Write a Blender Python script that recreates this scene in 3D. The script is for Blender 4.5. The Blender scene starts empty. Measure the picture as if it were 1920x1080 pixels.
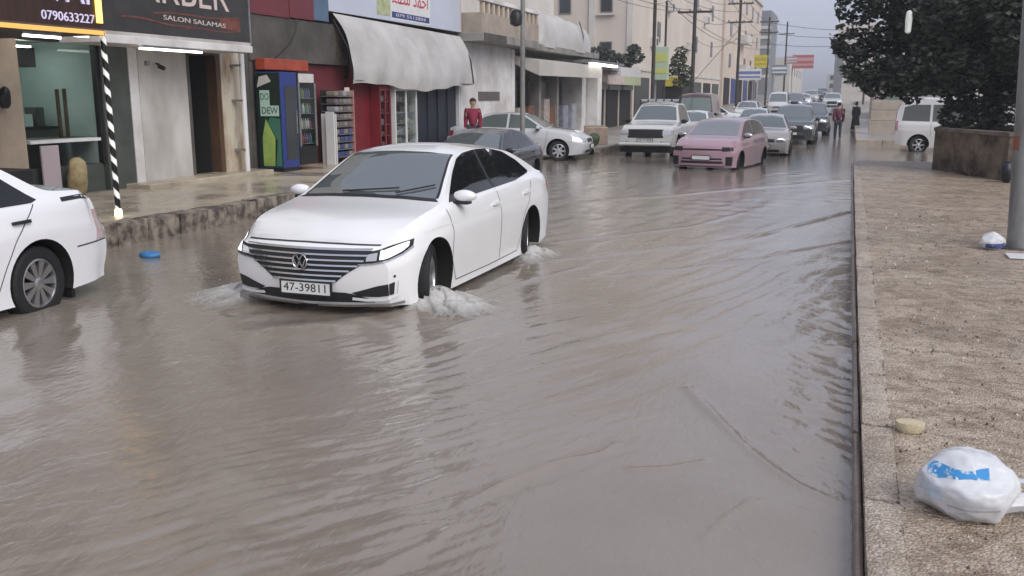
import bpy, bmesh, math, random
import numpy as np
from mathutils import Vector, Matrix
from mathutils.bvhtree import BVHTree

scene = bpy.context.scene
C = scene.collection
PI = math.pi
rad = math.radians

# ------------------------------------------------------------------ camera
CAM_H = 1.87
cam_d = bpy.data.cameras.new('camera')
cam_d.sensor_width = 36.0
cam_d.lens = 36.0 * 1720 / 1920
cam_d.clip_start = 0.05
cam_d.clip_end = 6000
cam = bpy.data.objects.new('camera', cam_d)
C.objects.link(cam)
cam.location = (0, 0, CAM_H)
cam.rotation_euler = (rad(90 - 11.8215), 0, rad(19.8965))
scene.camera = cam

# ------------------------------------------------------------------ sky
SUN_EL, SUN_AZ = rad(40), rad(122)          # azimuth clockwise from +Y
world = bpy.data.worlds.new('World')
scene.world = world
world.use_nodes = True
wn = world.node_tree.nodes
wl = world.node_tree.links
wn.clear()
sky = wn.new('ShaderNodeTexSky')
sky.sky_type = 'NISHITA'
sky.sun_disc = False
sky.sun_elevation = SUN_EL
sky.sun_rotation = SUN_AZ
sky.air_density = 1.0
sky.dust_density = 4.0
sky.ozone_density = 1.5
hs = wn.new('ShaderNodeHueSaturation')
hs.inputs['Saturation'].default_value = 0.35
mixw = wn.new('ShaderNodeMix')
mixw.data_type = 'RGBA'
mixw.inputs['Factor'].default_value = 0.72      # cloud deck evens the sky out
mixw.inputs['B'].default_value = (5.0, 5.35, 6.75, 1)
bg = wn.new('ShaderNodeBackground')
bg.inputs['Strength'].default_value = 0.10
wo = wn.new('ShaderNodeOutputWorld')
wl.new(sky.outputs[0], hs.inputs['Color'])
wl.new(hs.outputs[0], mixw.inputs['A'])
wl.new(mixw.outputs['Result'], bg.inputs['Color'])
wl.new(bg.outputs[0], wo.inputs['Surface'])

# ------------------------------------------------------------------ sun behind cloud
sun_d = bpy.data.lights.new('sun', 'SUN')
sun_d.energy = 1.5
sun_d.angle = rad(45)
sun_d.color = (1.0, 0.96, 0.9)
sun = bpy.data.objects.new('sun', sun_d)
C.objects.link(sun)
sun.rotation_euler = (rad(90) - SUN_EL, 0, PI - SUN_AZ)   # shines from the azimuth above

vs = scene.view_settings
vs.view_transform = 'Standard'
vs.look = 'None'
vs.exposure = 0.42
vs.gamma = 1.0
vs.use_curve_mapping = False
scene.cycles.max_bounces = 6
scene.cycles.diffuse_bounces = 3
scene.cycles.glossy_bounces = 4
scene.cycles.transparent_max_bounces = 12
scene.cycles.use_denoising = True

# ------------------------------------------------------------------ materials
MATS = {}

def mat(name, col, rough=0.6, metal=0.0, var=0.0, vscale=3.0, col2=None, bump=0.0, bscale=30.0,
        spec=0.5, coat=0.0, emit=None, estr=0.0, trans=0.0, ior=1.45, stretch=None, alpha=1.0, rvar=0.0,
        detail=5.0, ramp=(0.35, 0.65)):
    """procedural principled material: noise between col and col2, noise bump"""
    if name in MATS:
        return MATS[name]
    m = bpy.data.materials.new(name)
    m.use_nodes = True
    nt = m.node_tree
    b = nt.nodes['Principled BSDF']
    b.inputs['Base Color'].default_value = (*col, 1)
    b.inputs['Roughness'].default_value = rough
    b.inputs['Metallic'].default_value = metal
    b.inputs['Specular IOR Level'].default_value = spec
    b.inputs['IOR'].default_value = ior
    b.inputs['Coat Weight'].default_value = coat
    b.inputs['Coat Roughness'].default_value = 0.06
    b.inputs['Transmission Weight'].default_value = trans
    b.inputs['Alpha'].default_value = alpha
    if emit:
        b.inputs['Emission Color'].default_value = (*emit, 1)
        b.inputs['Emission Strength'].default_value = estr
    if var or col2 or bump or rvar:
        geo = nt.nodes.new('ShaderNodeNewGeometry')
        mp = nt.nodes.new('ShaderNodeMapping')
        if stretch:
            mp.inputs['Scale'].default_value = stretch
        nt.links.new(geo.outputs['Position'], mp.inputs['Vector'])
    if var or col2:
        if col2 is None:
            col2 = tuple(c * (1 - var) for c in col)
        nz = nt.nodes.new('ShaderNodeTexNoise')
        nz.inputs['Scale'].default_value = vscale
        nz.inputs['Detail'].default_value = detail
        nz.inputs['Roughness'].default_value = 0.62
        nt.links.new(mp.outputs[0], nz.inputs['Vector'])
        rp = nt.nodes.new('ShaderNodeValToRGB')
        rp.color_ramp.elements[0].position = ramp[0]
        rp.color_ramp.elements[1].position = ramp[1]
        rp.color_ramp.elements[0].color = (*col2, 1)
        rp.color_ramp.elements[1].color = (*col, 1)
        nt.links.new(nz.outputs['Fac'], rp.inputs['Fac'])
        nt.links.new(rp.outputs['Color'], b.inputs['Base Color'])
        if rvar:
            mr = nt.nodes.new('ShaderNodeMapRange')
            mr.inputs['From Min'].default_value = 0.35
            mr.inputs['From Max'].default_value = 0.65
            mr.inputs['To Min'].default_value = max(0.02, rough - rvar)
            mr.inputs['To Max'].default_value = rough + rvar
            nt.links.new(nz.outputs['Fac'], mr.inputs['Value'])
            nt.links.new(mr.outputs[0], b.inputs['Roughness'])
    if bump:
        n2 = nt.nodes.new('ShaderNodeTexNoise')
        n2.inputs['Scale'].default_value = bscale
        n2.inputs['Detail'].default_value = 4
        nt.links.new(mp.outputs[0], n2.inputs['Vector'])
        bp = nt.nodes.new('ShaderNodeBump')
        bp.inputs['Strength'].default_value = min(1.0, bump)
        bp.inputs['Distance'].default_value = 0.02
        nt.links.new(n2.outputs['Fac'], bp.inputs['Height'])
        nt.links.new(bp.outputs[0], b.inputs['Normal'])
    MATS[name] = m
    return m

# ------------------------------------------------------------------ mesh builder
def V3(p):
    return Vector((float(p[0]), float(p[1]), float(p[2])))

class MB:
    def __init__(self):
        self.v = []
        self.f = []
        self.mi = []
        self.cur = 0
    def add(self, verts, faces):
        o = len(self.v)
        self.v += [tuple(map(float, p)) for p in verts]
        for f in faces:
            self.f.append(tuple(i + o for i in f))
            self.mi.append(self.cur)
        return self
    def box(self, x0, x1, y0, y1, z0, z1):
        self.add([(x0, y0, z0), (x1, y0, z0), (x1, y1, z0), (x0, y1, z0), (x0, y0, z1), (x1, y0, z1), (x1, y1, z1), (x0, y1, z1)],
                 [(0, 3, 2, 1), (4, 5, 6, 7), (0, 1, 5, 4), (1, 2, 6, 5), (2, 3, 7, 6), (3, 0, 4, 7)])
        return self
    def quad(self, a, b, c, d):
        return self.add([a, b, c, d], [(0, 1, 2, 3)])
    def beam(self, p0, p1, w, h=None, up=(0, 0, 1)):
        h = w if h is None else h
        p0, p1 = V3(p0), V3(p1)
        d = (p1 - p0).normalized()
        u = Vector(up)
        if abs(d.dot(u)) > 0.95:
            u = Vector((1, 0, 0))
        s = d.cross(u).normalized() * (w / 2)
        t = s.cross(d).normalized() * (h / 2)
        self.add([p0 - s - t, p0 + s - t, p0 + s + t, p0 - s + t, p1 - s - t, p1 + s - t, p1 + s + t, p1 - s + t],
                 [(0, 1, 2, 3), (7, 6, 5, 4), (0, 4, 5, 1), (1, 5, 6, 2), (2, 6, 7, 3), (3, 7, 4, 0)])
        return self
    def tube(self, path, r, n=8, cap=True):
        path = [V3(p) for p in path]
        rs = r if isinstance(r, (list, tuple)) else [r] * len(path)
        vs_, fs = [], []
        prev = None
        for i, p in enumerate(path):
            a = path[max(0, i - 1)]
            b = path[min(len(path) - 1, i + 1)]
            d = (b - a).normalized()
            if prev is None:
                u = Vector((0, 0, 1)) if abs(d.z) < 0.9 else Vector((1, 0, 0))
                s = d.cross(u).normalized()
            else:
                s = (prev - d * prev.dot(d)).normalized()
            prev = s
            t = d.cross(s)
            for k in range(n):
                an = 2 * PI * k / n
                vs_.append(p + (s * math.cos(an) + t * math.sin(an)) * rs[i])
        for i in range(len(path) - 1):
            for k in range(n):
                k2 = (k + 1) % n
                fs.append((i * n + k, i * n + k2, (i + 1) * n + k2, (i + 1) * n + k))
        if cap:
            fs.append(tuple(range(n - 1, -1, -1)))
            m = (len(path) - 1) * n
            fs.append(tuple(range(m, m + n)))
        return self.add(vs_, fs)
    def lathe(self, prof, n=24, M=None, closed=False):
        """prof: (r, h) pairs; axis local z, M maps to place"""
        vs_, fs = [], []
        for (r, h) in prof:
            for k in range(n):
                a = 2 * PI * k / n
                p = Vector((r * math.cos(a), r * math.sin(a), h))
                vs_.append(M @ p if M else p)
        m = len(prof)
        for i in range(m - 1 + (1 if closed else 0)):
            j = (i + 1) % m
            for k in range(n):
                k2 = (k + 1) % n
                fs.append((i * n + k, i * n + k2, j * n + k2, j * n + k))
        if not closed:
            if prof[0][0] > 1e-6:
                fs.append(tuple(range(n - 1, -1, -1)))
            if prof[-1][0] > 1e-6:
                fs.append(tuple(range((m - 1) * n, m * n)))
        return self.add(vs_, fs)
    def prism(self, poly, a, b, axis='y'):
        """extrude a 2-D polygon along an axis from a to b"""
        n = len(poly)
        def P(q, t):
            if axis == 'y':
                return (q[0], t, q[1])
            if axis == 'x':
                return (t, q[0], q[1])
            return (q[0], q[1], t)
        self.add([P(q, a) for q in poly] + [P(q, b) for q in poly],
                 [tuple(range(n)), tuple(range(2 * n - 1, n - 1, -1))] + [(i, i + n, (i + 1) % n + n, (i + 1) % n) for i in range(n)])
        return self
    def build(self, name, m, parent=None, smooth=False, angle=35, fixn=False):
        me = bpy.data.meshes.new(name)
        me.from_pydata(self.v, [], self.f)
        ms = m if isinstance(m, (list, tuple)) else [m]
        for x in ms:
            me.materials.append(x)
        if len(ms) > 1:
            me.polygons.foreach_set('material_index', self.mi)
        if fixn:
            bm = bmesh.new()
            bm.from_mesh(me)
            bmesh.ops.remove_doubles(bm, verts=bm.verts, dist=1e-5)
            bmesh.ops.recalc_face_normals(bm, faces=bm.faces)
            bm.to_mesh(me)
            bm.free()
        if smooth:
            me.shade_smooth()
            if angle:
                me.set_sharp_from_angle(angle=rad(angle))
        me.update()
        o = bpy.data.objects.new(name, me)
        C.objects.link(o)
        if parent is not None:
            o.parent = parent
        return o

def tag(o, label=None, cat=None, group=None, kind=None):
    if label:
        o['label'] = label
    if cat:
        o['category'] = cat
    if group:
        o['group'] = group
    if kind:
        o['kind'] = kind
    return o

def empty(name, loc=(0, 0, 0), rz=0.0, parent=None):
    o = bpy.data.objects.new(name, None)
    C.objects.link(o)
    o.location = loc
    o.rotation_euler = (0, 0, rz)
    o.empty_display_size = 0.1
    if parent is not None:
        o.parent = parent
    return o

def thing(name, label, cat, loc=(0, 0, 0), rz=0.0, group=None):
    return tag(empty(name, loc, rz), label, cat, group)

def copy_tree(o, parent=None):
    c = o.copy()
    C.objects.link(c)
    c.parent = parent
    for ch in o.children:
        copy_tree(ch, c)
    return c

def bevel(o, w=0.01, seg=2):
    me = o.data
    bm = bmesh.new()
    bm.from_mesh(me)
    bmesh.ops.bevel(bm, geom=list(bm.edges), offset=w, segments=seg, affect='EDGES', profile=0.5, clamp_overlap=True)
    bm.to_mesh(me)
    bm.free()
    return o

def text_mesh(name, body, size, m, parent, M, extrude=0.004, align='CENTER', width=None):
    """text turned into a mesh; M places the text plane (x right, y up)"""
    cu = bpy.data.curves.new(name, 'FONT')
    cu.body = body
    cu.size = size
    cu.extrude = extrude
    cu.align_x = align
    cu.align_y = 'CENTER'
    cu.resolution_u = 3
    t = bpy.data.objects.new(name, cu)
    C.objects.link(t)
    dg = bpy.context.evaluated_depsgraph_get()
    me = bpy.data.meshes.new_from_object(t.evaluated_get(dg))
    bpy.data.objects.remove(t)
    if width:
        xs = [v.co.x for v in me.vertices]
        if xs:
            me.transform(Matrix.Diagonal((width / max(1e-3, max(xs) - min(xs)), 1, 1, 1)))
    me.transform(M)
    me.materials.clear()
    me.materials.append(m)
    me.name = name
    o = bpy.data.objects.new(name, me)
    C.objects.link(o)
    if parent is not None:
        o.parent = parent
    o['kind'] = 'stuff'
    return o

def frame(o, right, up):
    r = Vector(right).normalized()
    u = Vector(up).normalized()
    n = r.cross(u)
    return Matrix(((r.x, u.x, n.x, o[0]), (r.y, u.y, n.y, o[1]), (r.z, u.z, n.z, o[2]), (0, 0, 0, 1)))

def sstep(a, b, x):
    t = min(1.0, max(0.0, (x - a) / (b - a))) if a != b else float(x >= a)
    return t * t * (3 - 2 * t)

def interp(x, pts):
    """monotone-ish smooth interpolation through (x, y) pairs sorted by x (PCHIP)"""
    if x <= pts[0][0]:
        return pts[0][1]
    if x >= pts[-1][0]:
        return pts[-1][1]
    n = len(pts)
    for i in range(n - 1):
        if x <= pts[i + 1][0]:
            break
    def slope(k):
        if k == 0:
            return (pts[1][1] - pts[0][1]) / (pts[1][0] - pts[0][0])
        if k == n - 1:
            return (pts[-1][1] - pts[-2][1]) / (pts[-1][0] - pts[-2][0])
        d0 = (pts[k][1] - pts[k - 1][1]) / (pts[k][0] - pts[k - 1][0])
        d1 = (pts[k + 1][1] - pts[k][1]) / (pts[k + 1][0] - pts[k][0])
        return 0.0 if d0 * d1 <= 0 else 2 * d0 * d1 / (d0 + d1)
    h = pts[i + 1][0] - pts[i][0]
    t = (x - pts[i][0]) / h
    m0, m1 = slope(i) * h, slope(i + 1) * h
    return ((2 * t**3 - 3 * t**2 + 1) * pts[i][1] + (t**3 - 2 * t**2 + t) * m0 +
            (-2 * t**3 + 3 * t**2) * pts[i + 1][1] + (t**3 - t**2) * m1)

def zroad(y):
    """street level: flooded and flat, then climbing"""
    if y < 44:
        return -0.13
    t = min(1.0, (y - 44) / 30.0)
    return -0.13 + 0.0165 * ((y - 44) - 15 * (1 - (1 - t)**2) * 0.5)
# ------------------------------------------------------------------ ground, road, water
rng = np.random.default_rng(7)
random.seed(5)

def np_mesh(name, verts, quads, m, parent=None, smooth=True):
    me = bpy.data.meshes.new(name)
    verts = np.asarray(verts, np.float32)
    quads = np.asarray(quads, np.int32)
    me.vertices.add(len(verts))
    me.vertices.foreach_set('co', verts.ravel())
    k = quads.shape[1]
    me.loops.add(quads.size)
    me.loops.foreach_set('vertex_index', quads.ravel())
    me.polygons.add(len(quads))
    me.polygons.foreach_set('loop_start', np.arange(0, quads.size, k, dtype=np.int32))
    me.polygons.foreach_set('loop_total', np.full(len(quads), k, np.int32))
    me.polygons.foreach_set('use_smooth', np.full(len(quads), smooth, bool))
    me.update(calc_edges=True)
    me.materials.append(m)
    o = bpy.data.objects.new(name, me)
    C.objects.link(o)
    if parent is not None:
        o.parent = parent
    return o

def grid_mesh(name, xs, ys, zf, m, parent=None):
    X, Y = np.meshgrid(xs, ys)
    Z = zf(X, Y)
    nx, ny = len(xs), len(ys)
    idx = np.arange(nx * ny).reshape(ny, nx)
    q = np.stack([idx[:-1, :-1], idx[:-1, 1:], idx[1:, 1:], idx[1:, :-1]], -1).reshape(-1, 4)
    return np_mesh(name, np.stack([X, Y, Z], -1).reshape(-1, 3), q, m, parent)

def vnoise(X, Y, scale, seed=0):
    """smooth value noise in numpy"""
    r = np.random.default_rng(seed).random((256, 256))
    x, y = X * scale + 1000, Y * scale + 1000
    xi, yi = np.floor(x).astype(int), np.floor(y).astype(int)
    fx, fy = x - xi, y - yi
    fx, fy = fx * fx * (3 - 2 * fx), fy * fy * (3 - 2 * fy)
    g = lambda a, b: r[a % 256, b % 256]
    return (g(xi, yi) * (1 - fx) + g(xi + 1, yi) * fx) * (1 - fy) + (g(xi, yi + 1) * (1 - fx) + g(xi + 1, yi + 1) * fx) * fy

zr_np = np.vectorize(zroad)
M_EARTH = mat('earth', (0.20, 0.17, 0.14), 0.9, var=0.3, vscale=0.3)
M_ROAD = mat('wet_asphalt', (0.17, 0.163, 0.16), 0.12, var=0.3, vscale=0.8, bump=0.06, bscale=40, rvar=0.06, ior=1.8)
ys_far = np.concatenate([np.arange(-60, 40, 20.), np.arange(40, 260, 5.), [300, 400, 600, 1000, 2500]])
tag(grid_mesh('ground', np.array([-1500, -60, -20, 0, 20, 60, 1500.]), ys_far, lambda X, Y: zr_np(np.minimum(Y, 200)) - 0.12, M_EARTH), kind='structure')
tag(grid_mesh('road', np.linspace(-9.2, 1.0, 8), np.concatenate([np.arange(-8, 40, 8.), np.arange(40, 262, 3.)]), lambda X, Y: zr_np(np.minimum(Y, 200)) + 0.0 * X, M_ROAD), kind='structure')
tag(grid_mesh('side_road', np.linspace(1.0, 40, 8), np.linspace(26.5, 39.8, 5), lambda X, Y: 0 * X - 0.126 + np.maximum(0, X - 6) * 0.012, M_ROAD), kind='structure')

# flood water: one sheet, waves as real geometry
def img_pts(*uv):
    """photo points on the water level, as street coordinates"""
    th, ps = rad(11.8215), rad(19.8965)
    fw = Vector((-math.sin(ps) * math.cos(th), math.cos(ps) * math.cos(th), -math.sin(th)))
    rt = Vector((math.cos(ps), math.sin(ps), 0))
    up = rt.cross(fw)
    out = []
    for (u, v) in uv:
        r = fw + rt * ((u - 960) / 1720) + up * ((540 - v) / 1720)
        t = -CAM_H / r.z
        out.append((r.x * t, r.y * t))
    return out
FRONTS = [  # small wave fronts crossing the street: points, height, width
    (img_pts((860, 945), (960, 900), (1040, 870), (1130, 850), (1155, 832)), 0.020, 0.026),
    (img_pts((1290, 730), (1340, 780), (1400, 840), (1450, 880), (1490, 905), (1560, 940)), 0.020, 0.026),
    (img_pts((1320, 1010), (1360, 975), (1410, 940)), 0.016, 0.024),
    (img_pts((1185, 882), (1250, 878), (1320, 866)), 0.016, 0.024),
    (img_pts((1030, 492), (1200, 472), (1400, 450), (1590, 398)), 0.028, 0.05),
    (img_pts((1090, 522), (1250, 508), (1400, 488), (1590, 452)), 0.024, 0.04),
    (img_pts((1050, 455), (1180, 440), (1300, 425), (1390, 400)), 0.020, 0.055),
    (img_pts((700, 1070), (800, 1020), (860, 985)), 0.018, 0.026),
    (img_pts((1080, 378), (1250, 368), (1420, 352), (1590, 338)), 0.022, 0.08),
    (img_pts((900, 560), (1000, 525), (1100, 500)), 0.024, 0.04),
]
def seg_dist(X, Y, a, b):
    dx, dy = b[0] - a[0], b[1] - a[1]
    L2 = dx * dx + dy * dy + 1e-9
    t = np.clip(((X - a[0]) * dx + (Y - a[1]) * dy) / L2, 0, 1)
    return np.hypot(X - a[0] - t * dx, Y - a[1] - t * dy)
def water_h(X, Y):
    h = np.zeros_like(X)
    r = np.random.default_rng(3)
    patch = vnoise(X, Y, 0.55, 11)**1.5 * 1.7
    for k in range(26):
        lam = r.uniform(0.16, 0.75)
        th = r.normal(rad(62), rad(30)) + (PI if r.random() < 0.3 else 0)
        wob = 0.25 * vnoise(X, Y, 0.8, 20 + k)
        ph = (X * math.sin(th) - Y * math.cos(th) + wob) * 2 * PI / lam + r.uniform(0, 6.28)
        fade = np.clip(1.3 - np.hypot(X, Y) * 0.022 / lam, 0, 1)
        h += 0.0010 * lam / 0.4 * np.sin(ph) * patch * fade
    # bow wave train spreading right of the car
    for (cx, cy, sx, sy, lam, amp, ang, sd) in ((-2.3, 3.4, 1.1, 1.3, 0.105, 0.0026, 52, 7), (-1.6, 5.0, 1.2, 1.5, 0.12, 0.0024, 60, 8), (-2.6, 6.4, 1.0, 1.2, 0.14, 0.0028, 66, 9), (-0.9, 9.5, 1.0, 2.5, 0.2, 0.004, 75, 10), (-2.1, 3.6, 1.0, 1.5, 0.20, 0.0050, 55, 1), (-2.2, 6.0, 1.3, 1.6, 0.27, 0.0055, 62, 2), (-1.0, 7.5, 1.2, 2.0, 0.33, 0.0065, 72, 3),
                                                (-5.9, 6.0, 0.9, 1.4, 0.24, 0.0045, -58, 4), (-2.2, 11.0, 2.0, 3.0, 0.42, 0.005, 78, 5), (-3.0, 17, 3.2, 4.5, 0.6, 0.006, 86, 6)):
        env = np.exp(-((X - cx) / sx)**2 - ((Y - cy) / sy)**2)
        n_ = vnoise(X, Y, 1.1, 40 + sd)
        a = rad(ang)
        d = X * math.sin(a) - Y * math.cos(a)
        ph = (d + 0.22 * n_ + 0.05 * vnoise(X, Y, 3.0, 60 + sd)) * 2 * PI / lam
        w = np.sin(ph)
        h += amp * env * (w + 0.35 * np.sin(2 * ph + 0.6)) * (0.35 + 0.9 * vnoise(X, Y, 1.4, 80 + sd))
    # the water by the right kerb lies calmer
    t_ = np.clip((X + 2.0) / 1.3, 0, 1)
    t2 = np.clip((8.5 - Y) / 2.5, 0, 1)
    h *= 1 - 0.82 * t_ * t_ * (3 - 2 * t_) * t2
    h *= 0.40 + 0.65 * vnoise(X, Y, 0.35, 77)
    # choppy water thrown back by the right kerb
    env = np.exp(-((X - 0.1) / 0.45)**2 - ((Y - 7.6) / 1.9)**2) + 0.5 * np.exp(-((X - 0.0) / 0.3)**2 - ((Y - 5.2) / 1.2)**2)
    h += env * 0.03 * (vnoise(X, Y * 0.6, 6.5, 91) + 0.6 * vnoise(X + Y * 0.5, Y * 0.7, 12, 92) - 0.8)
    for (pts, amp, wd) in FRONTS:
        d = None
        for a, b in zip(pts[:-1], pts[1:]):
            q = seg_dist(X, Y, a, b)
            d = q if d is None else np.minimum(d, q)
        d = d + 0.03 * (vnoise(X, Y, 4, 71) - 0.5)
        h += amp * np.exp(-np.abs(d / wd)**1.3) * (0.4 + 1.0 * vnoise(X, Y, 2.5, 73))
    # hollow and heave round the moving car
    cx, cy = -4.34, 8.9
    u, v = (X - cx) / 1.05, (Y - cy) / 2.5
    rr = np.hypot(u, v)
    h += 0.035 * np.exp(-((rr - 1.08) / 0.16)**2) * (0.45 + 0.9 * vnoise(X, Y, 3.5, 95)) * np.where(Y < cy + 0.3, 1.0, 0.5)
    return h
xs = np.concatenate([np.arange(-13, -8.9, 0.4), np.arange(-8.9, -4, 0.035), np.arange(-4, 0.45, 0.018), np.arange(0.5, 16, 0.4)])
ys = np.concatenate([np.arange(-2, 2.4, 0.3), np.arange(2.4, 8.6, 0.018), np.arange(8.6, 13, 0.03), np.arange(13, 30, 0.08), np.arange(30, 49.6, 0.25)])
M_WATER = bpy.data.materials.new('muddy_water')
M_WATER.use_nodes = True
nt = M_WATER.node_tree
bs = nt.nodes['Principled BSDF']
bs.inputs['Roughness'].default_value = 0.085
bs.inputs['IOR'].default_value = 1.68
geo = nt.nodes.new('ShaderNodeNewGeometry')
n1 = nt.nodes.new('ShaderNodeTexNoise')
n1.inputs['Scale'].default_value = 0.55
n1.inputs['Detail'].default_value = 6
rp = nt.nodes.new('ShaderNodeValToRGB')
rp.color_ramp.elements[0].position = 0.32
rp.color_ramp.elements[0].color = (0.220, 0.182, 0.146, 1)
rp.color_ramp.elements[1].position = 0.7
rp.color_ramp.elements[1].color = (0.275, 0.238, 0.202, 1)
nt.links.new(geo.outputs['Position'], n1.inputs['Vector'])
nt.links.new(n1.outputs['Fac'], rp.inputs['Fac'])
nt.links.new(rp.outputs['Color'], bs.inputs['Base Color'])
mp = nt.nodes.new('ShaderNodeMapping')
mp.inputs['Rotation'].default_value = (0, 0, rad(-28))
mp.inputs['Scale'].default_value = (1.0, 0.5, 1.0)
nt.links.new(geo.outputs['Position'], mp.inputs['Vector'])
n2 = nt.nodes.new('ShaderNodeTexNoise')
n2.inputs['Scale'].default_value = 20
n2.inputs['Detail'].default_value = 5
n2.inputs['Distortion'].default_value = 0.6
nt.links.new(mp.outputs[0], n2.inputs['Vector'])
bp = nt.nodes.new('ShaderNodeBump')
bp.inputs['Strength'].default_value = 0.26
bp.inputs['Distance'].default_value = 0.02
nt.links.new(n2.outputs['Fac'], bp.inputs['Height'])
nt.links.new(bp.outputs[0], bs.inputs['Normal'])
tag(grid_mesh('water', xs, ys, water_h, M_WATER), kind='structure')

# ------------------------------------------------------------------ left pavement and kerb
M_PAVEL = mat('wet_yellow_paving', (0.47, 0.41, 0.31), 0.3, col2=(0.27, 0.225, 0.175), vscale=0.9, bump=0.3, bscale=14, rvar=0.14)
M_KERBL = mat('stained_kerb_stone', (0.30, 0.255, 0.21), 0.6, col2=(0.075, 0.06, 0.05), vscale=5.0, bump=0.6, bscale=18, ramp=(0.4, 0.62))
M_GUT = mat('gutter_concrete', (0.42, 0.39, 0.355), 0.4, var=0.3, vscale=4, bump=0.2)
p = grid_mesh('left_pavement', np.concatenate([[-12.6], np.linspace(-12.2, -8.88, 36)]), np.linspace(-3, 24.6, 200), lambda X, Y: 0.262 + 0.012 * vnoise(X, Y, 1.7, 5) + 0.012 * (X + 12) * -0.3, M_PAVEL)
tag(p, kind='structure')
kl = tag(empty('left_kerb', (-8.7, 0, 0)), kind='structure')
def rough_block(name, lx, ly, lz, m, amp, seed, parent=None, n=(4, 7, 4)):
    """a stone block with uneven faces, corner at the origin"""
    bm = bmesh.new()
    bmesh.ops.create_cube(bm, size=1.0)
    bmesh.ops.subdivide_edges(bm, edges=list(bm.edges), cuts=3, use_grid_fill=True)
    r = random.Random(seed)
    for v in bm.verts:
        e = sum(1 for c in v.co if abs(abs(c) - 0.5) < 1e-4)
        k = 1.0 - (0.06 if e >= 2 else 0)
        v.co = Vector(((v.co.x * k + 0.5) * lx, (v.co.y * (1 - (0.02 if e >= 2 else 0)) + 0.5) * ly, (v.co.z * k + 0.5) * lz))
        v.co += Vector((r.uniform(-amp, amp), r.uniform(-amp, amp) * 0.5, r.uniform(-amp, amp)))
    me = bpy.data.meshes.new(name)
    bm.to_mesh(me)
    bm.free()
    me.shade_smooth()
    me.set_sharp_from_angle(angle=rad(40))
    me.materials.append(m)
    return me
kv = [rough_block('kerb_stone', 0.30, 0.56, 0.42, M_KERBL, 0.012, s) for s in range(5)]
y = -2.0
i = 0
while y < 24.4:
    o = bpy.data.objects.new('kerb_stone', kv[i % 5])
    C.objects.link(o)
    o.parent = kl
    o.location = (-0.18 + random.uniform(-0.012, 0.012), y, -0.13 + random.uniform(-0.012, 0.012))
    o.scale = (1, random.uniform(0.95, 1.03), 1)
    y += 0.585
    i += 1
gm = MB()
gm.box(-8.585, -8.36, -2, 24.4, -0.1, 0.048)
bevel(gm.build('gutter_strip', M_GUT, kl), 0.01)
gl_top = None
# gap between the shops: apron, then the next stretch of pavement
M_CONC = mat('worn_concrete', (0.36, 0.33, 0.30), 0.4, col2=(0.22, 0.20, 0.18), vscale=1.2, bump=0.3, bscale=12, rvar=0.12)
tag(grid_mesh('driveway', np.linspace(-14, -8.55, 8), np.linspace(24.6, 29.2, 6), lambda X, Y: 0.012 + (-8.55 - X) * 0.03, M_CONC), kind='structure')
y2 = np.arange(29.2, 200, 4.0)
tag(grid_mesh('far_left_pavement', np.array([-16, -12, -7.75]), y2, lambda X, Y: zr_np(Y) + 0.33, M_CONC), kind='structure')
kf = tag(empty('far_left_kerb', (-7.7, 29.2, 0)), kind='structure')
for k in range(28):
    yy = k * 1.5
    o = bpy.data.objects.new('kerb_stone', kv[k % 5])
    C.objects.link(o)
    o.parent = kf
    o.scale = (0.7, 2.6, 1.0)
    o.location = (-0.05, yy, zroad(29.2 + yy) - 0.08)
fk = MB()
for a, b in zip(y2[:-1], y2[1:]):
    if a > 70:
        fk.add([(-7.75, a, zroad(a) + .33), (-7.75, b, zroad(b) + .33), (-7.60, b, zroad(b) + .33), (-7.60, a, zroad(a) + .33), (-7.58, a, zroad(a) - .02), (-7.58, b, zroad(b) - .02)], [(0, 1, 2, 3), (3, 2, 5, 4)])
tag(fk.build('kerb_run', M_GUT, kf), kind='stuff')
mb = MB()
mb.box(-14, -7.75, 29.15, 29.3, -0.2, 0.195)
mb.build('kerb_end', M_GUT, kf)

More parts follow.
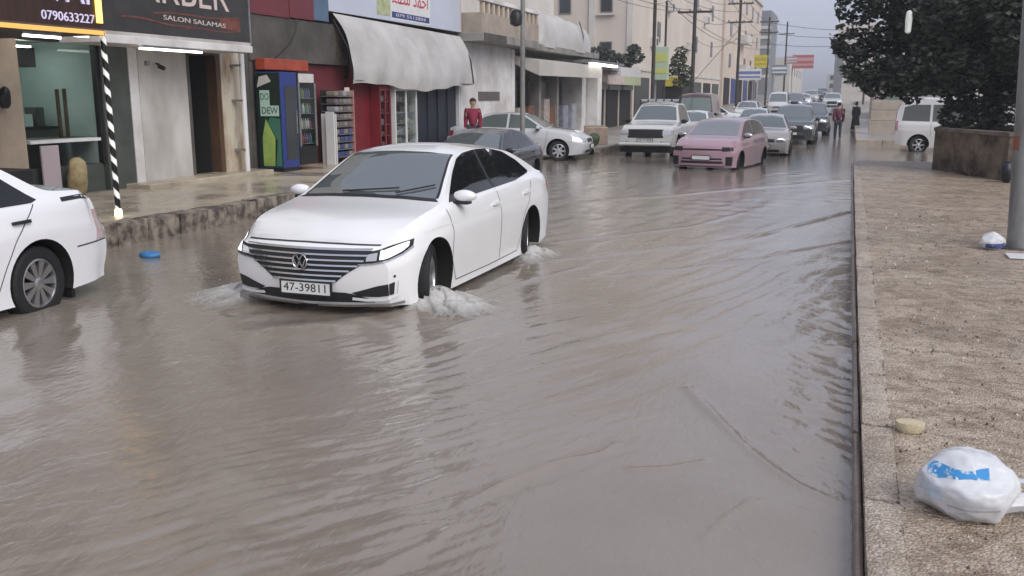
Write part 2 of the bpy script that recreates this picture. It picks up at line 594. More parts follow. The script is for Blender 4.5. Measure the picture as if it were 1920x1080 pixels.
# ------------------------------------------------------------------ right pavement and kerb
def gritty(name, c_hi, c_lo, c_dark, rough):
    """wet pebbled concrete: blotches, fine grit, dark pits"""
    m = bpy.data.materials.new(name)
    m.use_nodes = True
    nt = m.node_tree
    b = nt.nodes['Principled BSDF']
    geo = nt.nodes.new('ShaderNodeNewGeometry')
    def noise(sc, det, stretch=None, dist=0.0):
        n = nt.nodes.new('ShaderNodeTexNoise')
        n.inputs['Scale'].default_value = sc
        n.inputs['Detail'].default_value = det
        n.inputs['Roughness'].default_value = 0.68
        n.inputs['Distortion'].default_value = dist
        if stretch:
            mp = nt.nodes.new('ShaderNodeMapping')
            mp.inputs['Scale'].default_value = stretch
            nt.links.new(geo.outputs['Position'], mp.inputs['Vector'])
            nt.links.new(mp.outputs[0], n.inputs['Vector'])
        else:
            nt.links.new(geo.outputs['Position'], n.inputs['Vector'])
        return n
    def ramp(src, p0, p1, c0, c1):
        r = nt.nodes.new('ShaderNodeValToRGB')
        r.color_ramp.elements[0].position, r.color_ramp.elements[1].position = p0, p1
        r.color_ramp.elements[0].color, r.color_ramp.elements[1].color = (*c0, 1), (*c1, 1)
        nt.links.new(src, r.inputs['Fac'])
        return r
    big = ramp(noise(1.1, 7, (0.85, 1.1, 1), 0.6).outputs['Fac'], 0.36, 0.62, c_lo, c_hi)
    grit = ramp(noise(70, 3).outputs['Fac'], 0.36, 0.66, (0.55, 0.53, 0.5), (1.22, 1.2, 1.18))
    blot = ramp(noise(6.5, 6, (0.9, 1.3, 1), 0.9).outputs['Fac'], 0.40, 0.56, c_dark, (1, 1, 1))
    mx = nt.nodes.new('ShaderNodeMix')
    mx.data_type, mx.blend_type = 'RGBA', 'MULTIPLY'
    mx.inputs['Factor'].default_value = 1
    nt.links.new(big.outputs[0], mx.inputs['A'])
    nt.links.new(grit.outputs[0], mx.inputs['B'])
    m2 = nt.nodes.new('ShaderNodeMix')
    m2.data_type, m2.blend_type = 'RGBA', 'MULTIPLY'
    m2.inputs['Factor'].default_value = 1
    nt.links.new(mx.outputs['Result'], m2.inputs['A'])
    nt.links.new(blot.outputs[0], m2.inputs['B'])
    nt.links.new(m2.outputs['Result'], b.inputs['Base Color'])
    rr = nt.nodes.new('ShaderNodeMapRange')
    rr.inputs['From Min'].default_value, rr.inputs['From Max'].default_value = 0.35, 0.65
    rr.inputs['To Min'].default_value, rr.inputs['To Max'].default_value = rough - 0.14, rough + 0.16
    nt.links.new(noise(2.3, 5).outputs['Fac'], rr.inputs['Value'])
    nt.links.new(rr.outputs[0], b.inputs['Roughness'])
    vo = nt.nodes.new('ShaderNodeTexVoronoi')
    vo.inputs['Scale'].default_value = 75
    nt.links.new(geo.outputs['Position'], vo.inputs['Vector'])
    bp = nt.nodes.new('ShaderNodeBump')
    bp.inputs['Strength'].default_value = 0.75
    bp.inputs['Distance'].default_value = 0.012
    bp.invert = True
    nt.links.new(vo.outputs['Distance'], bp.inputs['Height'])
    nt.links.new(bp.outputs[0], b.inputs['Normal'])
    return m
M_PAVER = gritty('pebbled_concrete', (0.58, 0.49, 0.395), (0.39, 0.312, 0.242), (0.62, 0.57, 0.52), 0.38)
def pave_h(X, Y):
    return (0.130 + 0.010 * (vnoise(X, Y, 9, 31) - 0.5) + 0.007 * (vnoise(X, Y, 21, 32) - 0.5) + 0.012 * (vnoise(X * 0.6, Y, 2.2, 33) - 0.5)
            - 0.016 * np.exp(-((X - 0.335) / 0.012)**2) * (vnoise(X, Y, 3, 35) > 0.35)
            - 0.006 * np.exp(-(((Y + 0.15 * X) % 1.55 - 0.75) / 0.05)**2) * vnoise(X, Y, 2, 36))
tag(grid_mesh('right_pavement', np.concatenate([np.arange(0.325, 3.4, 0.028), np.arange(3.5, 14, 0.5)]), np.concatenate([np.arange(1.2, 9, 0.028), np.arange(9, 27.1, 0.07)]), pave_h, M_PAVER), kind='structure')
kr = tag(empty('right_kerb', (0.17, 0, 0)), kind='structure')
M_KERBR = gritty('kerb_concrete', (0.58, 0.505, 0.43), (0.42, 0.35, 0.29), (0.75, 0.72, 0.68), 0.45)
M_WETEDGE = mat('wet_kerb_edge', (0.20, 0.155, 0.125), 0.3, var=0.4, vscale=6, bump=0.4, bscale=30)
kb = [rough_block('kerb_stone', 0.158, 0.985, 0.30, M_KERBR, 0.0035, 50 + s) for s in range(4)]
ke = [rough_block('edge_strip', 0.034, 1.985, 0.30, M_WETEDGE, 0.003, 70 + s) for s in range(3)]
for k in range(26):
    o = bpy.data.objects.new('kerb_stone', kb[k % 4])
    C.objects.link(o)
    o.parent = kr
    o.location = (0.006 + random.uniform(-0.003, 0.003), 1.1 + k, -0.168 + random.uniform(-0.004, 0.004))
for k in range(13):
    o = bpy.data.objects.new('edge_strip', ke[k % 3])
    C.objects.link(o)
    o.parent = kr
    o.location = (-0.032, 1.1 + 2 * k, -0.215)
for k in range(9):       # the kerb turning into the side street
    o = bpy.data.objects.new('kerb_stone', kb[k % 4])
    C.objects.link(o)
    o.parent = kr
    o.location = (0.17 + k, 27.26, -0.168)
    o.rotation_euler = (0, 0, -PI / 2)
# pavement beyond the side street
tag(grid_mesh('far_right_pavement', np.array([0.45, 3, 6, 14.]), np.arange(39.6, 200, 4.), lambda X, Y: zr_np(Y) + 0.27, M_CONC), kind='structure')
k2 = tag(empty('far_right_kerb', (0.3, 39.5, 0)), kind='structure')
for k in range(12):
    o = bpy.data.objects.new('kerb_stone', kb[k % 4])
    C.objects.link(o)
    o.parent = k2
    o.scale = (1.3, 1, 1.2)
    o.location = (k * 0.99, 0.2, -0.2)
    o.rotation_euler = (0, 0, -PI / 2)
for k in range(40):
    o = bpy.data.objects.new('kerb_stone', kb[k % 4])
    C.objects.link(o)
    o.parent = k2
    o.scale = (1.0, 1.5, 1.2)
    o.location = (0, 0.2 + k * 1.5, zroad(39.7 + k * 1.5) - 0.07)
# ------------------------------------------------------------------ vehicles
M_TYRE = mat('tyre_rubber', (0.018, 0.018, 0.019), 0.75, var=0.3, vscale=20)
M_WELL = mat('wheel_well_black', (0.012, 0.012, 0.012), 0.9)
M_GLASS = mat('car_glass_tinted', (0.010, 0.011, 0.012), 0.03, ior=1.5)
M_SCREEN = mat('windscreen_glass', (0.075, 0.09, 0.09), 0.03, spec=0.5, ior=2.8)
M_CHROME = mat('chrome_trim', (0.62, 0.62, 0.63), 0.15, 1.0)
M_BLACKP = mat('black_plastic', (0.015, 0.015, 0.016), 0.45)
M_GRILLE = mat('grille_dark', (0.02, 0.02, 0.022), 0.5)
M_LENS = mat('headlight_lens', (0.55, 0.57, 0.58), 0.08, 0.6, coat=1.0)
M_LAMPON = mat('headlight_lit', (0.9, 0.92, 0.95), 0.1, emit=(0.92, 0.96, 1.0), estr=0.7)
M_TAIL = mat('tail_lamp_red', (0.28, 0.015, 0.02), 0.12, coat=1.0)
M_TAILC = mat('tail_lamp_clear', (0.55, 0.42, 0.42), 0.12, coat=1.0)
M_RIM = mat('alloy_rim', (0.48, 0.48, 0.49), 0.32, 0.85)
M_RIMD = mat('alloy_rim_dark', (0.2, 0.2, 0.2), 0.4, 0.8)
M_PLATE = mat('plate_white', (0.72, 0.72, 0.70), 0.4)
M_PTXT = mat('plate_black', (0.02, 0.02, 0.02), 0.5)
M_GAP = mat('panel_gap', (0.04, 0.04, 0.04), 0.8)

def paint(name, col, rough=0.22):
    return mat('paint_' + name, col, rough, 0.0, var=0.04, vscale=1.5, coat=1.0)

def car_shell(sp, st=0.045, nb=16, ng=7, nt=9):
    xf, xr, W = sp['xf'], sp['xr'], sp['W'] / 2
    n = max(24, int((xf - xr) / st))
    xs = [xr + (xf - xr) * i / n for i in range(n + 1)]
    rows = []
    bow_f, bow_r = sp.get('bow_f', 0.17), sp.get('bow_r', 0.10)
    lf, lr = sp.get('blend_f', 0.55), sp.get('blend_r', 0.45)
    def yw(x, z, zbelt):
        f = interp(x, sp['plan'])
        if z <= zbelt:
            q = interp(z / zbelt, sp['side'])
        else:
            q0 = interp(1.0, sp['side'])
            q = q0 - (z - zbelt) * sp['tumble'] - 0.06 * (1 - math.exp(-(z - zbelt) / 0.03)) * sp.get('ledge', 0.6)
        return W * f * q
    def warp(x, y, z):
        b = y / W
        sf = sstep(xf - lf, xf, x)
        sr = sstep(xr + lr, xr, x)
        x2 = x
        if sf > 0:
            x2 += sf * (interp(z, sp['front']) - xf - bow_f * b * b)
        if sr > 0:
            x2 += sr * (interp(z, sp['rear']) - xr + bow_r * b * b)
        return (x2, y, z)
    for x in xs:
        zt = interp(x, sp['top'])
        zbelt = min(interp(x, sp['belt']), zt - 0.02)
        zb = interp(x, sp['bottom'])
        crown = sp.get('crown', 0.05) * min(1, 0.5 + (zt - zbelt))
        zr_ = max(zbelt + 0.004, zt - crown)
        half = []
        for k in range(nb + 1):
            z = zb + (zbelt - zb) * k / nb
            half.append((yw(x, z, zbelt), z))
        for k in range(1, ng + 1):
            z = zbelt + (zr_ - zbelt) * k / ng
            half.append((yw(x, z, zbelt), z))
        yr_, zr2 = half[-1]
        topc = []
        for k in range(1, 2 * nt):
            b = 1 - k / nt
            topc.append((yr_ * b, zr2 + (zt - zr2) * (1 - abs(b)**2.3)))
        rows.append((x, half, topc))
    vs_, fs = [], []
    ns = nb + ng + 1
    per = 2 * ns + 2 * nt - 1
    for (x, half, topc) in rows:
        for (y, z) in half:
            vs_.append(warp(x, y, z))
        for (y, z) in topc:
            vs_.append(warp(x, y, z))
        for (y, z) in reversed(half):
            vs_.append(warp(x, -y, z))
    for i in range(len(rows) - 1):
        a, b = i * per, (i + 1) * per
        for k in range(per - 1):
            fs.append((a + k, a + k + 1, b + k + 1, b + k))
        fs.append((a + per - 1, a, b, b + per - 1))          # flat underside
    for (i, flip) in ((0, False), (len(rows) - 1, True)):
        x, half, topc = rows[i]
        base = i * per
        grid = []
        for k in range(ns - 1):
            row = [base + k]
            y, z = half[k]
            for q in range(1, 2 * nt):
                vs_.append(warp(x, y * (1 - q / nt), z))
                row.append(len(vs_) - 1)
            row.append(base + per - 1 - k)
            grid.append(row)
        grid.append([base + ns - 1 + q for q in range(2 * nt + 1)])
        for k in range(ns - 1):
            for q in range(2 * nt):
                f = (grid[k][q], grid[k][q + 1], grid[k + 1][q + 1], grid[k + 1][q])
                fs.append(f if flip else f[::-1])
        # bottom row joins the underside quad: fan strip
        f = tuple(grid[0]) if not flip else tuple(reversed(grid[0]))
        fs.append(f)
    me = bpy.data.meshes.new('body')
    me.from_pydata(vs_, [], fs)
    bm = bmesh.new()
    bm.from_mesh(me)
    bmesh.ops.remove_doubles(bm, verts=bm.verts, dist=1e-4)
    bmesh.ops.recalc_face_normals(bm, faces=bm.faces)
    bm.to_mesh(me)
    bvh = BVHTree.FromBMesh(bm)
    bm.free()
    return me, bvh

def cut_arches(me, sp, m_paint):
    o = bpy.data.objects.new('tmp_body', me)
    C.objects.link(o)
    me.materials.append(m_paint)
    me.materials.append(M_WELL)
    mb = MB()
    W = sp['W'] / 2
    for x in sp['axles']:
        for s in (-1, 1):
            R = sp['R'] + sp.get('arch', 0.042)
            M = Matrix.Translation((x, s * (W + 0.3), sp['R'] + 0.02)) @ Matrix.Rotation(s * PI / 2, 4, 'X')
            mb.lathe([(R, 0), (R, 0.3 + sp.get('well', 0.33))], 36, M)
    c = mb.build('tmp_cut', [M_WELL], None, fixn=True)
    md = o.modifiers.new('b', 'BOOLEAN')
    md.object = c
    md.operation = 'DIFFERENCE'
    md.solver = 'EXACT'
    md.material_mode = 'TRANSFER'
    dg = bpy.context.evaluated_depsgraph_get()
    new = bpy.data.meshes.new_from_object(o.evaluated_get(dg))
    bpy.data.objects.remove(o)
    bpy.data.objects.remove(c)
    new.shade_smooth()
    new.set_sharp_from_angle(angle=rad(38))
    new.name = 'body'
    return new

def resample(pts, n):
    pts = [Vector((p[0], p[1])) for p in pts]
    L = [0]
    for i in range(1, len(pts)):
        L.append(L[-1] + (pts[i] - pts[i - 1]).length)
    out = []
    for k in range(n):
        t = L[-1] * k / (n - 1)
        for i in range(len(pts) - 1):
            if t <= L[i + 1] + 1e-9:
                break
        d = L[i + 1] - L[i]
        out.append(pts[i].lerp(pts[i + 1], (t - L[i]) / d if d > 1e-9 else 0))
    return out

class Sticker:
    """lays panes, lamps and trim onto a shell by casting rays at it"""
    def __init__(self, bvh, parent):
        self.b = bvh
        self.p = parent
    def hit(self, a, z, phi):
        c, s = math.cos(phi), math.sin(phi)
        o = Vector((c * 6 - s * a, s * 6 + c * a, z))
        d = Vector((-c, -s, 0))
        h = self.b.ray_cast(o, d)
        if h[0] is None:
            h2 = self.b.find_nearest(o + d * 4.5)
            return h2[0], d * -1
        n = h[1] if h[1].dot(d) < 0 else -h[1]
        return h[0], n
    def patch(self, mb, lo, hi, phi, n=10, m=4, off=0.005, deep=0.02):
        lo, hi = resample(lo, n), resample(hi, n)
        c, s = math.cos(phi), math.sin(phi)
        d = Vector((c, s, 0))
        top, low = [], []
        for j in range(m + 1):
            for i in range(n):
                q = lo[i].lerp(hi[i], j / m)
                h, nn = self.hit(q.x, q.y, phi)
                top.append(h + (nn * 0.6 + d * 0.4) * off)
                low.append(h - d * deep)
        fs = []
        for j in range(m):
            for i in range(n - 1):
                fs.append((j * n + i, j * n + i + 1, (j + 1) * n + i + 1, (j + 1) * n + i))
        N = len(top)
        rim = [i for i in range(n)] + [j * n + n - 1 for j in range(1, m + 1)] + [m * n + i for i in range(n - 2, -1, -1)] + [j * n for j in range(m - 1, 0, -1)]
        for k in range(len(rim)):
            a, b = rim[k], rim[(k + 1) % len(rim)]
            fs.append((a, a + N, b + N, b))
        mb.add(top + low, fs)
        return mb
    def put(self, name, lo, hi, phi, m, n=10, rows=4, off=0.005, parent=None, deep=0.02):
        return self.patch(MB(), lo, hi, phi, n, rows, off, deep).build(name, m, parent or self.p, smooth=True, angle=40)
    def line(self, mb, pts, phi, w=0.008, off=0.0025, n=16):
        P = resample(pts, n)
        vs_, fs = [], []
        for i, q in enumerate(P):
            a, b = P[max(0, i - 1)], P[min(n - 1, i + 1)]
            t = (b - a).normalized()
            nrm = Vector((-t.y, t.x)) * w / 2
            for sg in (-1, 1):
                r = q + nrm * sg
                h, nn = self.hit(r.x, r.y, phi)
                vs_.append(h + nn * off)
        for i in range(n - 1):
            fs.append((2 * i, 2 * i + 1, 2 * i + 3, 2 * i + 2))
        mb.add(vs_, fs)

def side_xy(pts, side):
    """(x, z) side-view points -> (a, z) for the given side"""
    return [(-x if side > 0 else x, z) for (x, z) in pts]

WHEELS = {}
def wheel(parent, x, y, R, side, spokes=5, style='alloy', width=0.2, rim=None, spin=0.0):
    key = (R, spokes, style, width, (rim or M_RIM).name)
    if key not in WHEELS:
        t = MB()
        w = width / 2
        rr = R * 0.66
        t.lathe([(rr, -w), (R * 0.92, -w), (R * 0.985, -w * 0.8), (R, -w * 0.5), (R, w * 0.5), (R * 0.985, w * 0.8), (R * 0.92, w), (rr * 1.03, w * 0.98), (rr, w * 0.8)], 36, None, True)
        to = t.build('tyre', M_TYRE, None, smooth=True, angle=30)
        r = MB()
        r.lathe([(rr, w * 0.85), (rr * 0.93, w * 0.9), (rr * 0.9, w * 0.72), (rr * 0.9, -w * 0.8), (rr, -w * 0.8)], 36, None, True)
        r.cur = 1
        r.lathe([(0.001, -w * 0.1), (rr * 0.92, -w * 0.1)], 24)
        r.cur = 0
        r.lathe([(rr * 0.24, w * 0.2), (rr * 0.24, w * 0.74), (rr * 0.16, w * 0.84), (0.001, w * 0.85)], 18)
        for k in range(spokes):
            a = 2 * PI * k / spokes
            ca, sa = math.cos(a), math.sin(a)
            wi, wo_ = (rr * 0.34, rr * 0.26) if style == 'alloy' else (rr * 0.14, rr * 0.32)
            vs_ = []
            for (rad_, ww, zz) in ((rr * 0.18, wi, w * 0.76), (rr * 0.93, wo_, w * 0.8)):
                for sg in (-1, 1):
                    for z_ in (zz - 0.03, zz):
                        vs_.append((rad_ * ca - sg * ww / 2 * sa, rad_ * sa + sg * ww / 2 * ca, z_))
            r.add(vs_, [(1, 3, 7, 5), (0, 4, 6, 2), (0, 1, 5, 4), (2, 6, 7, 3), (4, 5, 7, 6), (0, 2, 3, 1)])
        ro = r.build('rim', [rim or M_RIM, M_WELL], None, smooth=True, angle=30)
        WHEELS[key] = (to.data, ro.data)
        bpy.data.objects.remove(to)
        bpy.data.objects.remove(ro)
    e = empty('wheel', (x, y, R), 0, parent)
    e.rotation_euler = (-side * PI / 2, 0, spin)
    for nm, me in zip(('tyre', 'rim'), WHEELS[key]):
        o = bpy.data.objects.new(nm, me)
        C.objects.link(o)
        o.parent = e
    return e

SIDE_DEF = [(0.0, 0.90), (0.10, 0.955), (0.16, 0.975), (0.20, 0.968), (0.42, 0.982), (0.62, 0.995), (0.78, 1.0), (0.81, 0.985), (0.92, 0.965), (1.0, 0.925)]

def make_car(sp, root, m_paint):
    """shell, glass, wheels, lamps; returns (sticker)"""
    me, bvh = car_shell(sp, sp.get('st', 0.05))
    me = cut_arches(me, sp, m_paint)
    body = bpy.data.objects.new('body', me)
    C.objects.link(body)
    body.parent = root
    S = Sticker(bvh, root)
    sp_w = sp['W'] / 2 * sp.get('track', 0.925)
    for x in sp['axles']:
        for s in (-1, 1):
            wheel(root, x, s * (sp_w - 0.1), sp['R'], s, sp.get('spokes', 5), sp.get('wstyle', 'alloy'), 0.2, sp.get('rim'), sp.get('spin', 0.3))
    for s in (-1, 1):
        for (lo, hi) in sp.get('sideglass', []):
            S.put('side_window', side_xy(lo, s), side_xy(hi, s), s * PI / 2, sp.get('glass', M_GLASS), 14, 5, 0.004)
        for ln in sp.get('gaps', []):
            g = MB()
            S.line(g, side_xy(ln, s), s * PI / 2, 0.009, 0.002, 24)
            g.build('door_gap', M_GAP, root)
        for (x, z) in sp.get('handles', []):
            h = MB()
            S.patch(h, side_xy([(x - 0.09, z - 0.012), (x + 0.09, z - 0.014)], s), side_xy([(x - 0.09, z + 0.018), (x + 0.09, z + 0.012)], s), s * PI / 2, 6, 2, 0.03, 0.0)
            h.build('door_handle', sp.get('m_handle', m_paint), root, smooth=True)
        if 'mirror' in sp:
            x, z = sp['mirror']
            h, nn = S.hit(-x if s > 0 else x, z, s * PI / 2)
            y = h.y
            mb = MB()
            prof = []
            for i in range(9):
                t = i / 8
                wv = math.sin(PI * (0.12 + 0.83 * t))**0.6
                prof.append((t, wv))
            vs_, fs = [], []
            for (t, wv) in prof:
                for k in range(10):
                    a = 2 * PI * k / 10
                    vs_.append((x + 0.07 * wv * math.cos(a) * (1.0 if math.cos(a) > 0 else 0.6), y + s * (0.02 + 0.215 * t), z + 0.045 + 0.062 * wv * math.sin(a)))
            for i in range(8):
                for k in range(10):
                    fs.append((i * 10 + k, i * 10 + (k + 1) % 10, (i + 1) * 10 + (k + 1) % 10, (i + 1) * 10 + k))
            fs.append(tuple(range(10)))
            fs.append(tuple(range(80, 90)))
            mb.add(vs_, fs)
            mo = mb.build('mirror', sp.get('m_mirror', m_paint), root, smooth=True, angle=50, fixn=True)
            ft = MB()
            ft.box(x - 0.06, x + 0.05, min(y - s * 0.02, y + s * 0.17), max(y - s * 0.02, y + s * 0.17), z - 0.035, z - 0.005)
            bevel(ft.build('mirror_foot', M_BLACKP, mo), 0.01)
    return S

def plate(S, text, z, phi, a=0.0, w=0.50, h=0.115, off=0.012, root=None):
    c, s = math.cos(phi), math.sin(phi)
    p, nn = S.hit(a, z, phi)
    d = Vector((c, s, 0))
    hx = Vector((-s, c, 0))
    o = p + d * off
    mb = MB()
    mb.beam(o - hx * w / 2, o + hx * w / 2, 0.012, h, up=(0, 0, 1))
    pl = mb.build('number_plate', M_PLATE, root or S.p)
    bd = MB()
    for zz in (-1, 1):
        bd.beam(o - hx * (w / 2 + .008) + Vector((0, 0, zz * h / 2)), o + hx * (w / 2 + .008) + Vector((0, 0, zz * h / 2)), 0.02, 0.014)
    for ss in (-1, 1):
        bd.beam(o + hx * ss * w / 2 + Vector((0, 0, -h / 2)), o + hx * ss * w / 2 + Vector((0, 0, h / 2)), 0.014, 0.02)
    bd.build('plate_border', M_BLACKP, pl)
    if text:
        text_mesh('plate_lettering', text, h * 0.86, M_PTXT, pl, frame(o + d * 0.007 , hx, (0, 0, 1)), 0.001, width=w * 0.84)
    return pl
# ---- white saloon driving through the flood
def flood_sedan():
    white = paint('pearl_white', (0.84, 0.84, 0.84), 0.2)
    root = thing('sedan_car', 'white saloon with chrome bar grille and lit headlamps driving through the flood', 'car', (-4.34, 8.88, -0.10), -PI / 2 - rad(0.1))
    sp = dict(xf=2.20, xr=-2.47, W=1.806, R=0.326, axles=(1.344, -1.344), st=0.035,
              top=[(-2.47, 1.03), (-2.3, 1.075), (-1.95, 1.11), (-1.6, 1.255), (-1.2, 1.395), (-0.8, 1.45), (-0.25, 1.476), (0.0, 1.465), (0.22, 1.425), (0.6, 1.235), (0.98, 1.035), (1.15, 1.0), (1.6, 0.925), (2.0, 0.80), (2.20, 0.73)],
              belt=[(-2.47, 0.97), (-1.9, 1.02), (-1.0, 1.0), (0.4, 0.965), (1.0, 0.935), (1.5, 0.86), (1.9, 0.765), (2.2, 0.69)],
              bottom=[(-2.47, 0.33), (-2.0, 0.24), (-1.0, 0.18), (1.0, 0.17), (1.8, 0.17), (2.2, 0.19)],
              plan=[(-2.47, 0.83), (-2.2, 0.92), (-1.7, 0.985), (-0.8, 1.0), (1.0, 1.0), (1.5, 0.995), (1.9, 0.945), (2.2, 0.84)],
              front=[(0.15, 2.06), (0.22, 2.13), (0.32, 2.165), (0.45, 2.19), (0.58, 2.20), (0.68, 2.175), (0.76, 2.10)],
              rear=[(0.3, -2.40), (0.5, -2.47), (0.7, -2.46), (0.9, -2.41), (1.05, -2.36)],
              side=SIDE_DEF, tumble=0.60, crown=0.06, bow_f=0.20, bow_r=0.12,
              sideglass=[], spokes=5, rim=M_RIM,
              gaps=[[(1.02, 0.93), (0.98, 0.75), (1.0, 0.45), (0.9, 0.24)], [(-0.30, 1.0), (-0.30, 0.6), (-0.28, 0.25)],
                    [(-1.42, 1.0), (-1.30, 0.85), (-1.02, 0.62), (-0.98, 0.45), (-0.85, 0.25)], [(0.9, 0.24), (0.0, 0.235), (-0.85, 0.25)]],
              handles=[(-0.18, 0.86), (-1.18, 0.885)], mirror=(0.74, 0.985))
    S = make_car(sp, root, white)
    for s in (-1, 1):
        A = s * PI / 2
        S.put('side_window', side_xy([(0.86, 0.975), (0.4, 0.99), (-0.28, 1.01)], s), side_xy([(0.84, 0.985), (0.48, 1.215), (0.22, 1.345), (0.02, 1.392), (-0.28, 1.41)], s), A, M_GLASS, 22, 6, 0.004)
        S.put('side_window', side_xy([(-0.34, 1.012), (-1.0, 1.03), (-1.50, 1.075)], s), side_xy([(-0.34, 1.412), (-0.7, 1.402), (-1.05, 1.35), (-1.35, 1.235), (-1.56, 1.10)], s), A, M_GLASS, 22, 6, 0.004)
        S.put('window_pillar', side_xy([(-0.282, 1.01), (-0.338, 1.012)], s), side_xy([(-0.282, 1.408), (-0.338, 1.41)], s), A, M_BLACKP, 4, 6, 0.003)
    # windscreen, rear screen
    scr = S.put('windscreen', [(-0.70, 1.015), (-0.4, 1.032), (0, 1.038), (0.4, 1.032), (0.70, 1.015)], [(-0.535, 1.385), (-0.3, 1.408), (0, 1.415), (0.3, 1.408), (0.535, 1.385)], 0, M_SCREEN, 26, 12, 0.004)
    blk = MB()
    S.patch(blk, [(-0.755, 0.992), (-0.4, 1.012), (0, 1.018), (0.4, 1.012), (0.755, 0.992)], [(-0.70, 1.015), (-0.4, 1.032), (0, 1.038), (0.4, 1.032), (0.70, 1.015)], 0, 20, 1, 0.003)
    for s in (-1, 1):
        S.patch(blk, [(s * 0.70, 1.015), (s * 0.725, 1.015)], [(s * 0.535, 1.385), (s * 0.557, 1.38)], 0, 3, 10, 0.004)
    blk.build('windscreen_border', M_BLACKP, scr)
    wp = MB()
    for (a0, z0, a1, z1) in ((-0.30, 1.05, 0.28, 1.09), (0.28, 1.05, 0.62, 1.12)):
        pts = [S.hit(a0 + (a1 - a0) * t / 6, z0 + (z1 - z0) * t / 6, 0)[0] + Vector((0.025, 0, 0.01)) for t in range(7)]
        wp.tube(pts, 0.008, 6)
    wp.build('wiper', M_BLACKP, root)
    S.put('rear_window', [(-0.62, 1.13), (0, 1.14), (0.62, 1.13)], [(-0.5, 1.37), (0, 1.385), (0.5, 1.37)], PI, M_GLASS, 14, 5, 0.004)
    # grille: dark recess with chrome bars
    def gw(z):      # grille half width at height z
        return interp(z, [(0.40, 0.30), (0.48, 0.40), (0.58, 0.555), (0.66, 0.62), (0.72, 0.63)])
    g = MB()
    N, Mr = 25, 10
    vs_, fs = [], []
    for j in range(Mr + 1):
        z = 0.41 + 0.295 * j / Mr
        for i in range(N):
            a = gw(z) * (2 * i / (N - 1) - 1)
            h, nn = S.hit(a, z, 0)
            vs_.append(h + Vector((0.004, 0, 0)))
    for j in range(Mr):
        for i in range(N - 1):
            fs.append((j * N + i, j * N + i + 1, (j + 1) * N + i + 1, (j + 1) * N + i))
    g.add(vs_, fs)
    gr = g.build('grille', M_GRILLE, root, smooth=True)
    for k in range(7):
        z = 0.422 + k * 0.0455
        w = gw(z) - 0.012
        mb = MB()
        pts = []
        for i in range(21):
            a = w * (2 * i / 20 - 1)
            h, nn = S.hit(a, z, 0)
            pts.append((a, h.x))
        vs_, fs = [], []
        for (a, x) in pts:
            vs_ += [(x - 0.01, a, z - 0.008), (x + 0.017, a, z - 0.007), (x + 0.012, a, z + 0.007), (x - 0.01, a, z + 0.010)]
        for i in range(20):
            for q in range(4):
                fs.append((4 * i + q, 4 * i + (q + 1) % 4, 4 * i + 4 + (q + 1) % 4, 4 * i + 4 + q))
        fs += [(0, 1, 2, 3), (83, 82, 81, 80)]
        mb.add(vs_, fs)
        mb.build('grille_bar', M_CHROME, gr)
    # round emblem with V over W
    h, nn = S.hit(0, 0.585, 0)
    em = MB()
    Mx = Matrix.Translation((h.x + 0.018, 0, 0.585)) @ Matrix.Rotation(PI / 2, 4, 'Y')
    em.lathe([(0.066, -0.012), (0.075, -0.006), (0.075, 0.008), (0.068, 0.013), (0.062, 0.008), (0.062, -0.012)], 28, Mx, True)
    X = h.x + 0.024
    for (p, q) in (((-0.027, 0.053), (0, 0.008)), ((0.027, 0.053), (0, 0.008)), ((-0.057, 0.02), (-0.027, -0.05)), ((-0.027, -0.05), (0, 0.0)), ((0, 0.0), (0.027, -0.05)), ((0.027, -0.05), (0.057, 0.02))):
        em.beam((X, p[0], 0.585 + p[1]), (X, q[0], 0.585 + q[1]), 0.011, 0.012, up=(1, 0, 0))
    emo = em.build('emblem', M_CHROME, root, smooth=True, angle=30)
    bk = MB()
    bk.lathe([(0.001, 0), (0.062, 0)], 24, Matrix.Translation((h.x + 0.016, 0, 0.585)) @ Matrix.Rotation(PI / 2, 4, 'Y'))
    bk.build('emblem_back', M_BLACKP, emo)
    # headlamps: dark housing, lit lens, chrome lower line
    for s in (-1, 1):
        A = s * rad(35)
        def q(pts):
            return [(-math.sin(A) * x + math.cos(A) * s * y, z) for (x, y, z) in pts]
        hl = S.put('headlight', q([(2.14, 0.52, 0.575), (2.07, 0.62, 0.585), (1.98, 0.71, 0.61), (1.86, 0.79, 0.645), (1.74, 0.84, 0.70)]), q([(2.10, 0.54, 0.665), (2.03, 0.63, 0.69), (1.95, 0.71, 0.712), (1.83, 0.79, 0.735), (1.72, 0.845, 0.755)]), A, M_BLACKP, 22, 5, 0.006)
        S.put('lamp_lens', q([(2.03, 0.655, 0.612), (1.96, 0.725, 0.63), (1.86, 0.79, 0.665), (1.79, 0.82, 0.70)]), q([(2.01, 0.66, 0.683), (1.94, 0.725, 0.70), (1.84, 0.79, 0.723), (1.775, 0.825, 0.737)]), A, M_LAMPON, 14, 4, 0.011, hl)
        S.put('lamp_reflector', q([(2.11, 0.575, 0.60), (2.05, 0.64, 0.605)]), q([(2.09, 0.58, 0.655), (2.03, 0.645, 0.672)]), A, M_LENS, 6, 3, 0.010, hl)
        ln = MB()
        S.line(ln, q([(2.14, 0.52, 0.571), (2.07, 0.62, 0.580), (1.98, 0.71, 0.604), (1.86, 0.79, 0.638), (1.74, 0.84, 0.69)]), A, 0.012, 0.011, 18)
        ln.build('lamp_trim', M_CHROME, hl)
        # corner air intake with its bright L-shaped trim
        fo = S.put('fog_recess', q([(2.10, 0.50, 0.288), (2.02, 0.64, 0.286), (1.93, 0.735, 0.306)]), q([(2.15, 0.46, 0.318), (2.04, 0.64, 0.385), (1.93, 0.745, 0.412)]), A, M_GRILLE, 12, 3, 0.006)
        tr = MB()
